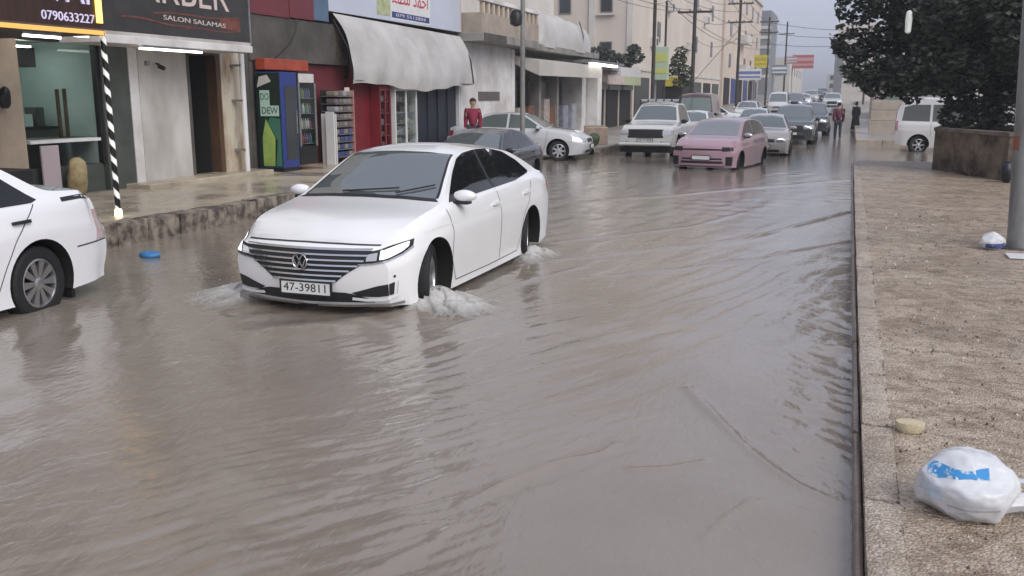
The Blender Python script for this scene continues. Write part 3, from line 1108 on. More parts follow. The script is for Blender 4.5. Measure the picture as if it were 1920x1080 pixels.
        S.line(tr, q([(2.12, 0.45, 0.272), (2.06, 0.56, 0.262), (1.99, 0.68, 0.268), (1.91, 0.765, 0.298)]), A, 0.026, 0.016, 14)
        S.line(tr, q([(1.91, 0.765, 0.29), (1.905, 0.77, 0.36), (1.905, 0.775, 0.43)]), A, 0.022, 0.013, 10)
        tr.build('fog_trim', white, fo)
        sn = MB()
        S.patch(sn, q([(1.95, 0.745, 0.452), (1.93, 0.755, 0.452)]), q([(1.95, 0.745, 0.472), (1.93, 0.755, 0.472)]), A, 3, 1, 0.006)
        sn.build('parking_sensor', M_BLACKP, root)
    # lower intake and splitter
    S.put('lower_intake', [(-0.62, 0.235), (0, 0.222), (0.62, 0.235)], [(-0.60, 0.262), (-0.40, 0.318), (0, 0.325), (0.40, 0.318), (0.60, 0.262)], 0, M_GRILLE, 22, 3, 0.006)
    sl = MB()
    S.line(sl, [(-0.80, 0.222), (-0.4, 0.205), (0, 0.2), (0.4, 0.205), (0.80, 0.222)], 0, 0.022, 0.016, 26)
    sl.build('lip_trim', M_CHROME, root)
    plate(S, '47-39811', 0.348, 0, 0.03, 0.50, 0.118, 0.022)
    # bonnet shut line and crease
    gp = MB()
    S.line(gp, [(-0.66, 0.722), (-0.3, 0.733), (0, 0.737), (0.3, 0.733), (0.66, 0.722)], 0, 0.009, 0.002, 24)
    gp.build('bonnet_gap', M_GAP, root)
    # tail lamps
    for s in (-1, 1):
        A = PI - s * rad(45)
        def q(pts):
            return [(-math.sin(A) * x + math.cos(A) * s * y, z) for (x, y, z) in pts]
        S.put('tail_lamp', q([(-2.40, 0.60, 0.80), (-2.33, 0.74, 0.80), (-2.15, 0.83, 0.84)]), q([(-2.37, 0.60, 0.90), (-2.30, 0.74, 0.92), (-2.10, 0.83, 0.935)]), A, M_TAIL, 10, 3, 0.008)
        S.put('rear_reflector', q([(-2.36, 0.70, 0.44), (-2.28, 0.77, 0.44)]), q([(-2.36, 0.70, 0.48), (-2.28, 0.77, 0.48)]), A, M_TAIL, 4, 2, 0.006)
    # shoulder crease running along the doors
    for s in (-1, 1):
        cr = MB()
        S.line(cr, side_xy([(1.55, 0.79), (0.9, 0.80), (0.0, 0.815), (-1.0, 0.835), (-2.0, 0.855)], s), s * PI / 2, 0.012, 0.0035, 40)
        cr.build('side_crease', white, root)
    return root
flood_sedan()
# ---- the other vehicles
def spec(kind, **kw):
    if kind == 'sedan':
        d = dict(xf=2.15, xr=-2.25, W=1.70, R=0.305, axles=(1.30, -1.30), st=0.06,
                 top=[(-2.25, 0.98), (-2.05, 1.03), (-1.65, 1.05), (-1.05, 1.36), (-0.7, 1.41), (-0.2, 1.43), (0.15, 1.39), (0.55, 1.2), (0.95, 0.98), (1.2, 0.95), (1.8, 0.86), (2.15, 0.72)],
                 belt=[(-2.25, 0.92), (-1.5, 0.97), (0.4, 0.93), (1.0, 0.90), (1.7, 0.80), (2.15, 0.66)],
                 bottom=[(-2.25, 0.32), (-1.8, 0.24), (-0.9, 0.18), (1.0, 0.18), (1.8, 0.19), (2.15, 0.22)],
                 plan=[(-2.25, 0.86), (-2.0, 0.94), (-1.3, 1.0), (1.2, 1.0), (1.8, 0.94), (2.15, 0.84)],
                 front=[(0.18, 2.06), (0.35, 2.14), (0.5, 2.15), (0.62, 2.12), (0.75, 2.04)],
                 rear=[(0.3, -2.20), (0.5, -2.25), (0.66, -2.24), (0.75, -2.18), (1.0, -2.12)],
                 side=SIDE_DEF, tumble=0.60, crown=0.055, bow_f=0.16, bow_r=0.10,
                 sideglass=[([(0.82, 0.945), (-0.22, 0.965)], [(0.80, 0.955), (0.42, 1.19), (0.14, 1.335), (-0.22, 1.365)]),
                            ([(-0.29, 0.967), (-1.28, 0.99)], [(-0.29, 1.367), (-0.75, 1.345), (-1.02, 1.27), (-1.36, 1.01)])],
                 gaps=[[(0.98, 0.9), (0.95, 0.6), (0.86, 0.26)], [(-0.25, 0.96), (-0.25, 0.26)], [(-1.3, 0.98), (-1.05, 0.72), (-0.92, 0.5), (-0.8, 0.26)], [(0.86, 0.25), (-0.8, 0.25)]],
                 handles=[(-0.12, 0.83), (-1.12, 0.85)], mirror=(0.70, 0.94),
                 screen=([(-0.66, 0.985), (0, 1.005), (0.66, 0.985)], [(-0.50, 1.345), (0, 1.375), (0.50, 1.345)]),
                 back=([(-0.60, 1.075), (0, 1.085), (0.60, 1.075)], [(-0.48, 1.33), (0, 1.345), (0.48, 1.33)]),
                 lamp=dict(y=0.42, xb=0.42, z=(0.56, 0.60), t=(0.68, 0.71)), grille=(0.36, 0.56, 0.66), intake=(0.55, 0.25, 0.34), pz=0.44,
                 tail=dict(y=0.48, xb=0.30, z=(0.68, 0.72), t=(0.86, 0.88)))
    elif kind == 'hatch':
        d = dict(xf=1.95, xr=-1.90, W=1.66, R=0.29, axles=(1.22, -1.22), st=0.06,
                 top=[(-1.90, 1.05), (-1.8, 1.30), (-1.55, 1.42), (-0.9, 1.50), (-0.2, 1.51), (0.25, 1.45), (0.75, 1.20), (1.1, 1.0), (1.4, 0.96), (1.75, 0.90), (1.95, 0.80)],
                 belt=[(-1.90, 0.98), (0.4, 0.94), (1.2, 0.91), (1.95, 0.74)],
                 bottom=[(-1.90, 0.30), (-0.9, 0.20), (1.0, 0.20), (1.95, 0.22)],
                 plan=[(-1.90, 0.90), (-1.5, 0.98), (-0.8, 1.0), (1.1, 1.0), (1.6, 0.97), (1.95, 0.90)],
                 front=[(0.18, 1.88), (0.3, 1.94), (0.6, 1.95), (0.72, 1.93), (0.82, 1.87)],
                 rear=[(0.3, -1.86), (0.5, -1.90), (0.9, -1.88), (1.4, -1.76)],
                 side=SIDE_DEF, tumble=0.45, crown=0.06, bow_f=0.13, bow_r=0.08,
                 sideglass=[([(0.95, 0.965), (-0.22, 0.985)], [(0.93, 0.975), (0.5, 1.24), (0.2, 1.39), (-0.22, 1.43)]),
                            ([(-0.29, 0.987), (-1.40, 1.03)], [(-0.29, 1.43), (-0.9, 1.41), (-1.3, 1.34), (-1.48, 1.2)])],
                 gaps=[[(1.02, 0.9), (0.98, 0.6), (0.86, 0.26)], [(-0.25, 0.96), (-0.25, 0.26)], [(-1.3, 1.0), (-1.05, 0.75), (-0.8, 0.26)]],
                 handles=[(-0.12, 0.85), (-1.12, 0.87)], mirror=(0.80, 0.97),
                 screen=([(-0.68, 1.02), (0, 1.035), (0.68, 1.02)], [(-0.54, 1.41), (0, 1.44), (0.54, 1.41)]),
                 back=([(-0.60, 1.08), (0, 1.08), (0.60, 1.08)], [(-0.5, 1.36), (0, 1.37), (0.5, 1.36)]),
                 lamp=dict(y=0.46, xb=0.26, z=(0.62, 0.65), t=(0.74, 0.76)), grille=(0.46, 0.66, 0.70), intake=(0.50, 0.27, 0.40), pz=0.50,
                 tail=dict(y=0.55, xb=0.22, z=(0.72, 0.75), t=(0.95, 0.98)))
    elif kind == 'suv':
        d = dict(xf=2.15, xr=-2.2, W=1.82, R=0.34, axles=(1.32, -1.32), st=0.07,
                 top=[(-2.2, 1.1), (-2.1, 1.35), (-1.85, 1.56), (-1.2, 1.64), (-0.3, 1.66), (0.1, 1.61), (0.55, 1.35), (0.95, 1.12), (1.3, 1.08), (1.9, 1.0), (2.15, 0.88)],
                 belt=[(-2.2, 1.05), (0.5, 1.04), (1.2, 1.02), (2.15, 0.82)],
                 bottom=[(-2.2, 0.38), (-1.0, 0.27), (1.0, 0.27), (2.15, 0.30)],
                 plan=[(-2.2, 0.90), (-1.7, 0.98), (-0.8, 1.0), (1.2, 1.0), (1.8, 0.96), (2.15, 0.87)],
                 front=[(0.25, 2.06), (0.45, 2.14), (0.7, 2.15), (0.85, 2.12), (0.95, 2.04)],
                 rear=[(0.35, -2.16), (0.6, -2.2), (1.1, -2.16), (1.5, -2.02)],
                 side=SIDE_DEF, tumble=0.42, crown=0.06, bow_f=0.15, bow_r=0.08,
                 sideglass=[([(0.80, 1.065), (-0.22, 1.085)], [(0.78, 1.075), (0.4, 1.34), (0.1, 1.53), (-0.22, 1.56)]),
                            ([(-0.29, 1.087), (-1.72, 1.12)], [(-0.29, 1.565), (-1.1, 1.55), (-1.6, 1.47), (-1.82, 1.3)])],
                 gaps=[[(0.98, 1.0), (0.95, 0.7), (0.86, 0.36)], [(-0.25, 1.06), (-0.25, 0.36)]],
                 handles=[(-0.12, 0.95), (-1.12, 0.97)], mirror=(0.66, 1.06),
                 screen=([(-0.72, 1.14), (0, 1.155), (0.72, 1.14)], [(-0.58, 1.56), (0, 1.595), (0.58, 1.56)]),
                 back=([(-0.60, 1.18), (0, 1.18), (0.60, 1.18)], [(-0.55, 1.5), (0, 1.51), (0.55, 1.5)]),
                 lamp=dict(y=0.46, xb=0.36, z=(0.72, 0.75), t=(0.86, 0.88)), grille=(0.42, 0.62, 0.86), intake=(0.55, 0.36, 0.50), pz=0.56,
                 tail=dict(y=0.55, xb=0.25, z=(0.85, 0.88), t=(1.08, 1.1)))
    elif kind == 'pickup':
        d = dict(xf=2.55, xr=-2.70, W=1.82, R=0.38, axles=(1.55, -1.50), st=0.08, arch=0.08,
                 top=[(-2.70, 1.12), (-1.2, 1.14), (-1.15, 1.2), (-1.05, 1.70), (-0.8, 1.79), (0.0, 1.81), (0.35, 1.75), (0.75, 1.46), (1.1, 1.20), (1.4, 1.16), (2.1, 1.12), (2.45, 1.08), (2.55, 1.04)],
                 belt=[(-2.70, 1.08), (0.8, 1.10), (1.4, 1.08), (2.2, 1.04), (2.55, 0.98)],
                 bottom=[(-2.70, 0.55), (-1.0, 0.42), (1.0, 0.40), (2.0, 0.42), (2.55, 0.45)],
                 plan=[(-2.70, 0.97), (-1.0, 1.0), (1.2, 1.0), (2.0, 0.97), (2.55, 0.90)],
                 front=[(0.4, 2.46), (0.6, 2.55), (0.8, 2.55), (0.95, 2.52), (1.05, 2.46)],
                 rear=[(0.5, -2.66), (0.8, -2.7), (1.1, -2.68)],
                 side=SIDE_DEF, tumble=0.38, crown=0.06, bow_f=0.14, bow_r=0.03, blend_f=0.4,
                 sideglass=[([(0.92, 1.14), (0.02, 1.15)], [(0.90, 1.15), (0.55, 1.43), (0.32, 1.66), (0.02, 1.70)]),
                            ([(-0.05, 1.15), (-0.98, 1.16)], [(-0.05, 1.70), (-0.7, 1.69), (-0.98, 1.6)])],
                 gaps=[[(1.05, 1.08), (1.0, 0.5)], [(0.0, 1.12), (0.0, 0.5)], [(-1.1, 1.12), (-1.0, 0.5)]],
                 handles=[(0.12, 1.0), (-0.9, 1.0)], mirror=(0.82, 1.15),
                 screen=([(-0.70, 1.225), (0, 1.24), (0.70, 1.225)], [(-0.56, 1.70), (0, 1.74), (0.56, 1.70)]),
                 lamp=dict(y=0.53, xb=0.34, z=(0.78, 0.80), t=(0.94, 0.95)), grille=(0.56, 0.71, 0.97), intake=(0.70, 0.46, 0.57), pz=0.635,
                 tail=dict(y=0.7, xb=0.1, z=(0.75, 0.75), t=(1.05, 1.05)))
    else:   # van
        d = dict(xf=2.2, xr=-2.15, W=1.68, R=0.31, axles=(1.30, -1.36), st=0.07,
                 top=[(-2.15, 1.5), (-2.08, 1.78), (-1.9, 1.87), (-1.0, 1.91), (0.4, 1.90), (0.9, 1.82), (1.35, 1.50), (1.75, 1.15), (2.0, 1.02), (2.2, 0.88)],
                 belt=[(-2.15, 1.06), (1.0, 1.03), (1.7, 0.98), (2.2, 0.80)],
                 bottom=[(-2.15, 0.32), (-1.0, 0.24), (1.2, 0.24), (2.2, 0.28)],
                 plan=[(-2.15, 0.92), (-1.8, 0.99), (-0.8, 1.0), (1.4, 1.0), (2.2, 0.88)],
                 front=[(0.22, 2.12), (0.4, 2.2), (0.7, 2.19), (0.9, 2.1)],
                 rear=[(0.3, -2.1), (0.5, -2.15), (1.2, -2.13), (1.85, -2.02)],
                 side=SIDE_DEF, tumble=0.20, crown=0.06, bow_f=0.14, bow_r=0.05, blend_r=0.3,
                 sideglass=[([(-1.05, 1.10), (-1.92, 1.12)], [(-1.05, 1.66), (-1.6, 1.66), (-1.86, 1.58)]),
                            ([(0.12, 1.10), (-0.97, 1.10)], [(0.12, 1.67), (-0.97, 1.66)]),
                            ([(1.35, 1.08), (0.2, 1.10)], [(1.33, 1.10), (0.95, 1.5), (0.75, 1.66), (0.2, 1.67)])],
                 gaps=[[(0.16, 1.08), (0.16, 0.3)], [(-1.0, 1.08), (-1.0, 0.6)], [(1.42, 1.0), (1.2, 0.3)]],
                 handles=[(0.28, 0.98), (-0.1, 0.98)], mirror=(1.2, 1.1),
                 screen=([(-0.68, 1.12), (0, 1.13), (0.68, 1.12)], [(-0.56, 1.72), (0, 1.76), (0.56, 1.72)]),
                 back=([(-0.64, 1.14), (0, 1.14), (0.64, 1.14)], [(-0.6, 1.68), (0, 1.69), (0.6, 1.68)]),
                 lamp=dict(y=0.42, xb=0.35, z=(0.66, 0.7), t=(0.8, 0.86)), grille=(0.36, 0.66, 0.76), intake=(0.5, 0.32, 0.44), pz=0.55,
                 tail=dict(y=0.62, xb=0.13, z=(0.78, 0.8), t=(1.10, 1.12)))
    d.update(kw)
    return d

def corner(S, sp, s, y, xb, z, t, rear, m, name, off=0.008, n=10, parent=None):
    """a lamp wrapped round a corner, from half-width y back to xb behind the end"""
    A = (PI - s * rad(40)) if rear else s * rad(40)
    e = sp['xr'] if rear else sp['xf']
    xo = e + xb if rear else e - xb
    def at(zz, inner):
        if inner:
            p = S.hit((s * y) * (-1 if rear else 1), zz, PI if rear else 0)[0]
        else:
            p = S.hit(-xo if s > 0 else xo, zz, s * PI / 2)[0]
        return (-math.sin(A) * p.x + math.cos(A) * p.y, zz)
    return S.put(name, [at(z[0], True), at(z[1], False)], [at(t[0], True), at(t[1], False)], A, m, n, 3, off, parent)

def build_car(name, label, kind, m_paint, loc, rz, grp=None, detail=True, cat='car', text=None, lamp_m=None, **kw):
    root = thing(name, label, cat, loc, rz, grp)
    sp = spec(kind, **kw)
    if not detail:
        sp['handles'], sp['gaps'] = [], []
        sp['st'] = 0.1
    S = make_car(sp, root, m_paint)
    lo, hi = sp['screen']
    sc_ = S.put('windscreen', lo, hi, 0, sp.get('m_screen', M_SCREEN), 16, 6, 0.005)
    if 'back' in sp:
        S.put('rear_window', *sp['back'], PI, M_GLASS, 12, 5, 0.005)
    g = sp['grille']
    S.put('grille', [(-g[0], g[1]), (0, g[1]), (g[0], g[1])], [(-g[0], g[2]), (0, g[2] + 0.01), (g[0], g[2])], 0, sp.get('m_grille', M_GRILLE), 14, 2, 0.006)
    i = sp['intake']
    S.put('lower_intake', [(-i[0], i[1]), (0, i[1]), (i[0], i[1])], [(-i[0] * .9, i[2]), (0, i[2]), (i[0] * .9, i[2])], 0, M_GRILLE, 12, 2, 0.006)
    for s in (-1, 1):
        corner(S, sp, s, **sp['lamp'], rear=False, m=lamp_m or M_LENS, name='headlight')
        corner(S, sp, s, **sp['tail'], rear=True, m=sp.get('m_tail', M_TAIL), name='tail_lamp')
    plate(S, text, sp['pz'], 0, 0, 0.48, 0.11, 0.02)
    return root, S, sp
FY = -PI / 2       # heading towards the camera end of the street

# white saloon leaving the frame at the left
wr, S, sp = build_car('sedan_car', 'white saloon cut off by the left edge, seen from its rear quarter', 'sedan',
                      paint('white_parked', (0.82, 0.82, 0.84)), (-7.47, 4.80, -0.10), FY, st=0.035, spokes=10, wstyle='cover', spin=0.1, m_handle=M_BLACKP,
                      m_tail=M_TAILC, tail=dict(y=0.50, xb=0.26, z=(0.60, 0.60), t=(0.86, 0.86)), R=0.315, W=1.72,
                      bottom=[(-2.25, 0.24), (-1.8, 0.22), (-0.9, 0.18), (1.0, 0.18), (1.8, 0.19), (2.15, 0.22)],
                      top=[(-2.25, 0.98), (-2.1, 1.06), (-1.7, 1.085), (-1.55, 1.10), (-1.05, 1.36), (-0.7, 1.42), (-0.2, 1.44), (0.15, 1.40), (0.55, 1.2), (0.95, 0.98), (1.2, 0.95), (1.8, 0.86), (2.15, 0.72)],
                      belt=[(-2.25, 0.95), (-1.9, 1.0), (-1.5, 1.0), (0.4, 0.93), (1.0, 0.90), (1.7, 0.80), (2.15, 0.66)])
for s in (-1, 1):
    sl = MB()
    S.line(sl, side_xy([(-1.62, 0.985), (-1.85, 0.99), (-2.05, 0.972)], s), s * PI / 2, 0.034, 0.004, 14)
    sl.build('boot_lid_slot', M_BLACKP, wr)
wr.scale = (1, 1, 1.065)
rs = MB()
S.line(rs, [(-0.8, 0.585), (0, 0.58), (0.8, 0.585)], PI, 0.012, 0.003, 20)
for s in (-1, 1):
    S.line(rs, side_xy([(-1.72, 0.57), (-2.0, 0.58), (-2.2, 0.585)], s), s * PI / 2, 0.012, 0.003, 14)
rs.build('bumper_gap', M_GAP, wr)
for s in (-1, 1):
    mf = MB()
    mf.box(-1.70, -1.66, s * 0.62 - 0.09 + 0.06 * s, s * 0.62 + 0.09 + 0.06 * s, 0.12, 0.34)
    mf.build('mud_flap', M_BLACKP, wr)

# dark saloon parked by the kerb behind the flood car
build_car('sedan_car', 'dark grey saloon parked by the kerb, half hidden behind the white flood car', 'sedan', paint('charcoal', (0.022, 0.024, 0.028), 0.35),
          (-7.45, 18.7, -0.13), FY + rad(1.5))[0].scale = (1, 1, 0.92)
# silver saloon nosing out of the gap
build_car('sedan_car', 'silver saloon standing side-on with its nose towards the street', 'sedan', paint('silver', (0.55, 0.56, 0.58)),
          (-9.35, 26.75, -0.02), rad(4), spokes=7, glass=mat('car_glass_clear', (0.10, 0.12, 0.115), 0.06, spec=0.6))
# pick-up
pk, S, sp = build_car('pickup_truck', 'white pickup truck with black grille and roof light bar facing the camera', 'pickup', paint('offwhite', (0.72, 0.71, 0.68)),
                      (-5.95, 31.15, -0.12), FY, cat='truck', m_screen=mat('windscreen_pale', (0.10, 0.125, 0.13), 0.05, ior=2.2), text='26-71458', m_mirror=M_BLACKP)
for k in range(5):
    lb = MB()
    y = -0.52 + k * 0.26
    lb.box(0.18, 0.34, y - 0.10, y + 0.10, 1.81, 1.89)
    bevel(lb.build('roof_light', M_LENS, pk), 0.01)
rk = MB()
rk.tube([(0.26, -0.66, 1.72), (0.26, -0.66, 1.83), (0.26, 0.66, 1.83), (0.26, 0.66, 1.72)], 0.018, 6)
rk.build('light_rail', M_BLACKP, pk)
bb = MB()
bb.tube([(2.60, -0.80, 0.52), (2.66, -0.5, 0.53), (2.68, 0, 0.53), (2.66, 0.5, 0.53), (2.60, 0.80, 0.52)], [0.05] * 5, 8)
bb.build('bumper_bar', paint('offwhite', (0.72, 0.71, 0.68)), pk, smooth=True)
for s in (-1, 1):
    bl = MB()
    M = Matrix.Translation((2.60, s * 0.56, 0.58)) @ Matrix.Rotation(PI / 2, 4, 'Y')
    bl.lathe([(0.001, 0.04), (0.05, 0.035), (0.06, 0.02), (0.06, -0.04)], 14, M)
    bl.build('fog_lamp', M_LENS, pk)
dk = MB()
dk.box(1.2, 2.48, -0.80, 0.80, 0.26, 0.44)
dk.build('underbody', M_WELL, pk)

# pink hatchback
pp = paint('pink', (0.42, 0.265, 0.315))
pkc, S, sp = build_car('hatchback_car', 'pink small hatchback with a black line across its nose wading towards the camera', 'hatch', pp, (-3.22, 25.95, -0.15), FY - rad(9),
                       m_screen=mat('windscreen_pale2', (0.20, 0.21, 0.225), 0.06, ior=2.3), W=1.74,
                       top=[(-1.90, 1.0), (-1.8, 1.22), (-1.55, 1.36), (-0.9, 1.44), (-0.2, 1.45), (0.25, 1.40), (0.75, 1.16), (1.15, 0.98), (1.4, 0.95), (1.75, 0.89), (1.95, 0.80)],
                       screen=([(-0.66, 1.0), (0, 1.015), (0.66, 1.0)], [(-0.53, 1.355), (0, 1.385), (0.53, 1.355)]),
                       sideglass=[([(0.95, 0.965), (-0.22, 0.985)], [(0.93, 0.975), (0.5, 1.2), (0.2, 1.34), (-0.22, 1.38)]),
                                  ([(-0.29, 0.987), (-1.40, 1.02)], [(-0.29, 1.38), (-0.9, 1.36), (-1.3, 1.3), (-1.48, 1.16)])],
                       grille=(0.60, 0.655, 0.69), intake=(0.58, 0.24, 0.46), pz=0.47, lamp=dict(y=0.52, xb=0.2, z=(0.63, 0.65), t=(0.74, 0.74)), m_mirror=M_CHROME,
                       lamp_m=M_BLACKP)
for s in (-1, 1):
    corner(S, sp, s, 0.62, 0.14, (0.28, 0.28), (0.5, 0.5), False, M_BLACKP, 'corner_vent')
ins = MB()
S.line(ins, [(-0.55, 0.40), (0, 0.395), (0.55, 0.40)], 0, 0.03, 0.012, 16)
ins.build('intake_trim', pp, pkc)

# beige car behind the pink one
build_car('sedan_car', 'beige saloon close behind the pink hatchback', 'sedan', paint('beige', (0.52, 0.47, 0.43)), (-2.62, 32.5, -0.13), FY + rad(2), detail=False,
          m_screen=mat('windscreen_pale', (0.10, 0.125, 0.13), 0.05, ior=2.2))
# white car squeezed behind the pickup
build_car('sedan_car', 'white saloon just behind the pickup truck', 'sedan', paint('white_cool', (0.74, 0.76, 0.78)), (-5.95, 38.2, -0.12), FY, detail=False, m_screen=mat('windscreen_pale', (0.10, 0.125, 0.13), 0.05, ior=2.2))
# dark four-wheel drive
build_car('jeep_car', 'dark maroon high four-wheel drive behind the white saloon and pickup', 'van', paint('maroon', (0.09, 0.045, 0.05)), (-6.85, 45.2, -0.1), FY, detail=False,
          m_screen=mat('windscreen_green', (0.13, 0.17, 0.155), 0.06, ior=2.0), W=1.95, m_mirror=M_BLACKP,
          top=[(-2.15, 1.7), (-2.08, 2.0), (-1.9, 2.07), (-1.0, 2.12), (0.4, 2.12), (0.75, 2.05), (0.95, 1.6), (1.1, 1.22), (1.3, 1.15), (2.0, 1.1), (2.2, 0.95)],
          sideglass=[], back=([(-0.5, 1.3), (0.5, 1.3)], [(-0.5, 1.7), (0.5, 1.7)]), screen=([(-0.76, 1.28), (0, 1.28), (0.76, 1.28)], [(-0.66, 1.88), (0, 1.90), (0.66, 1.88)]))
build_car('suv_car', 'dark green grey sport utility car third in the queue behind the pink hatchback', 'suv', paint('dark_green', (0.05, 0.06, 0.06)), (-2.12, 39.9, -0.12), FY, detail=False,
          m_screen=mat('windscreen_pale', (0.10, 0.125, 0.13), 0.05, ior=2.2))
build_car('suv_car', 'black sport utility car last in the queue nearest the two walking people', 'suv', paint('near_black', (0.03, 0.032, 0.038)), (-1.80, 48.8, zroad(48.8)), FY, detail=False)
build_car('sedan_car', 'white saloon parked side-on before the beige building', 'sedan', paint('white_cool', (0.74, 0.76, 0.78)), (-7.4, 55.0, zroad(55)), 0.1, detail=False)
build_car('sedan_car', 'pale blue grey saloon in the queue beyond the beige saloon', 'sedan', paint('pale_blue', (0.52, 0.58, 0.60)), (-4.3, 46.5, zroad(46.5)), FY, detail=False, m_screen=mat('windscreen_pale', (0.10, 0.125, 0.13), 0.05, ior=2.2))
build_car('delivery_van', 'pale grey van parked on the far left side of the street', 'van', paint('pale_grey', (0.62, 0.62, 0.65)), (-5.4, 78, zroad(78)), FY, detail=False, cat='van')
GRPF = 'cars parked far up the hill'
for i, (x, y, k, pc, lb_) in enumerate([(-6.6, 66, 'sedan', ('white_cool', (0.74, 0.76, 0.78)), 'small white saloon parked between the yellow sign and the grey van'),
                                  (-4.9, 90, 'suv', ('dark_grey_far', (0.10, 0.10, 0.12)), 'dark car just beyond the pale grey van up the hill'),
                                  (-4.6, 102, 'sedan', ('white_cool', (0.74, 0.76, 0.78)), 'white car below the red sign far up the hill'),
                                  (-4.4, 115, 'suv', ('silver_far', (0.45, 0.46, 0.48)), 'silver car beyond the white one below the red sign'),
                                  (-4.2, 130, 'sedan', ('dark_grey_far', (0.10, 0.10, 0.12)), 'tiny dark car second from the far end of the parked row'),
                                  (-4.0, 146, 'suv', ('white_cool', (0.74, 0.76, 0.78)), 'tiny white car at the far end of the parked row'),
                                  (-1.6, 92, 'suv', ('pale_green', (0.55, 0.60, 0.57)), 'pale green grey car coming down the hill behind the walkers')]):
    build_car('parked_car', lb_, k, paint(*pc), (x, y, zroad(y)), FY, GRPF, detail=False)
# white minivan in the side street
mv, S, sp = build_car('minivan', 'white minivan in the side street half hidden by the planter wall', 'van', paint('van_white', (0.74, 0.73, 0.73)), (3.65, 35.2, -0.08), rad(-3), cat='van',
                      glass=mat('van_glass', (0.13, 0.14, 0.14), 0.08), m_tail=mat('tail_pink', (0.45, 0.2, 0.22), 0.2), spokes=6)
# ------------------------------------------------------------------ left-hand buildings
M_PLAST = mat('grey_white_plaster', (0.56, 0.54, 0.515), 0.7, col2=(0.38, 0.355, 0.33), vscale=1.3, bump=0.15, bscale=20, stretch=(1, 1, 0.5))
M_PLASTW = mat('white_plaster', (0.74, 0.73, 0.725), 0.7, col2=(0.50, 0.47, 0.45), vscale=0.9, bump=0.12, bscale=14)
M_TAN = mat('tan_plaster', (0.48, 0.38, 0.28), 0.7, col2=(0.36, 0.29, 0.22), vscale=1.5, bump=0.1)
M_STAIN = mat('stained_cream', (0.56, 0.50, 0.41), 0.65, col2=(0.26, 0.15, 0.07), vscale=2.2, stretch=(1.5, 1.5, 0.45), ramp=(0.3, 0.55), bump=0.15)
M_DARKG = mat('dark_green_grey', (0.075, 0.085, 0.075), 0.5, var=0.3, vscale=3)
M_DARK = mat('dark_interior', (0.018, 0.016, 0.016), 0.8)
M_BROWN = mat('brown_wood', (0.10, 0.055, 0.03), 0.5, var=0.4, vscale=6, stretch=(1, 1, 0.2))
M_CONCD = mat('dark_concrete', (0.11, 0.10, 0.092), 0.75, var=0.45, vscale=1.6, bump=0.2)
M_CONCM = mat('mid_concrete', (0.30, 0.285, 0.265), 0.7, var=0.4, vscale=1.4, bump=0.2)
M_MAROON = mat('maroon_panel', (0.17, 0.035, 0.045), 0.5, var=0.25, vscale=1.5)
M_REDP = mat('red_paint', (0.20, 0.018, 0.026), 0.45, var=0.3, vscale=2)
M_BLUE = mat('blue_paint', (0.03, 0.05, 0.22), 0.4, var=0.2)
M_BEIGE = mat('beige_render', (0.68, 0.60, 0.525), 0.8, col2=(0.58, 0.51, 0.445), vscale=0.35, bump=0.05, stretch=(1, 1, 0.4))
M_BEIGE2 = mat('pale_stone', (0.66, 0.62, 0.57), 0.8, var=0.2, vscale=0.5)
M_PEACH = mat('peach_render', (0.68, 0.57, 0.48), 0.8, var=0.15, vscale=0.4)
M_GREYT = mat('grey_render', (0.24, 0.25, 0.27), 0.7, var=0.2, vscale=0.5)
M_WGLASS = mat('shop_glass', (0.9, 0.97, 0.95), 0.03, trans=1.0, ior=1.3)
M_TEAL = mat('teal_wall', (0.42, 0.52, 0.49), 0.6, var=0.2, vscale=1.0)
M_METAL = mat('galvanised_metal', (0.36, 0.37, 0.37), 0.45, 0.6, var=0.3, vscale=6)
M_WTUBE = mat('lamp_tube_lit', (1, 1, 1), 0.4, emit=(1.0, 0.98, 0.93), estr=4.0)
M_WTUBE2 = mat('shop_tube_lit', (1, 1, 1), 0.4, emit=(0.95, 1.0, 0.98), estr=14.0)
M_YLED = mat('yellow_led_lit', (1, 0.7, 0.2), 0.4, emit=(1.0, 0.62, 0.12), estr=1.6)
M_OLED = mat('orange_led_lit', (0.8, 0.4, 0.1), 0.4, emit=(1.0, 0.5, 0.12), estr=0.45)
M_WHITE = mat('white_enamel', (0.72, 0.72, 0.72), 0.4, var=0.1)
M_BLACK = mat('black_enamel', (0.012, 0.012, 0.012), 0.35)
M_PANE = mat('far_window_pane', (0.05, 0.055, 0.06), 0.1)
M_ROOM = mat('room_floor', (0.16, 0.15, 0.14), 0.5)

def bpart(name, m, parent, *boxes, bev=0.0):
    mb = MB()
    for b in boxes:
        mb.box(*b)
    o = mb.build(name, m, parent)
    if bev:
        bevel(o, bev)
    return o

FX = -12.0
ORD = ['first', 'second', 'third', 'fourth', 'fifth', 'sixth', 'seventh']
# ---- building with the glazed shop and the barber
b1 = thing('shop_building', 'low grey shop building with glazed front and dark doorway behind the white saloon', 'building', (FX, 10, 0.26))
def B1(name, m, *boxes, bev=0.0, parent=None):      # boxes in street coordinates
    bx = [(x0 - FX, x1 - FX, y0 - 10, y1 - 10, z0 - .26, z1 - .26) for (x0, x1, y0, y1, z0, z1) in boxes]
    return bpart(name, m, parent or b1, *bx, bev=bev)
B1('upper_wall', M_PLAST, (-18, -12.02, -4.0, 16.88, 2.86, 10.5))
B1('back_wall', M_TEAL, (-13.9, -13.7, 4.0, 13.25, 0.2, 2.86))
B1('side_wall', M_TEAL, (-13.7, -12.13, 12.58, 12.636, 0.28, 2.77))
B1('partition_wall', M_TEAL, (-13.7, -12.35, 10.2, 10.4, 0.2, 2.86))
B1('ceiling', M_PLAST, (-15.0, -12.02, 10.4, 13.2, 2.78, 2.855))
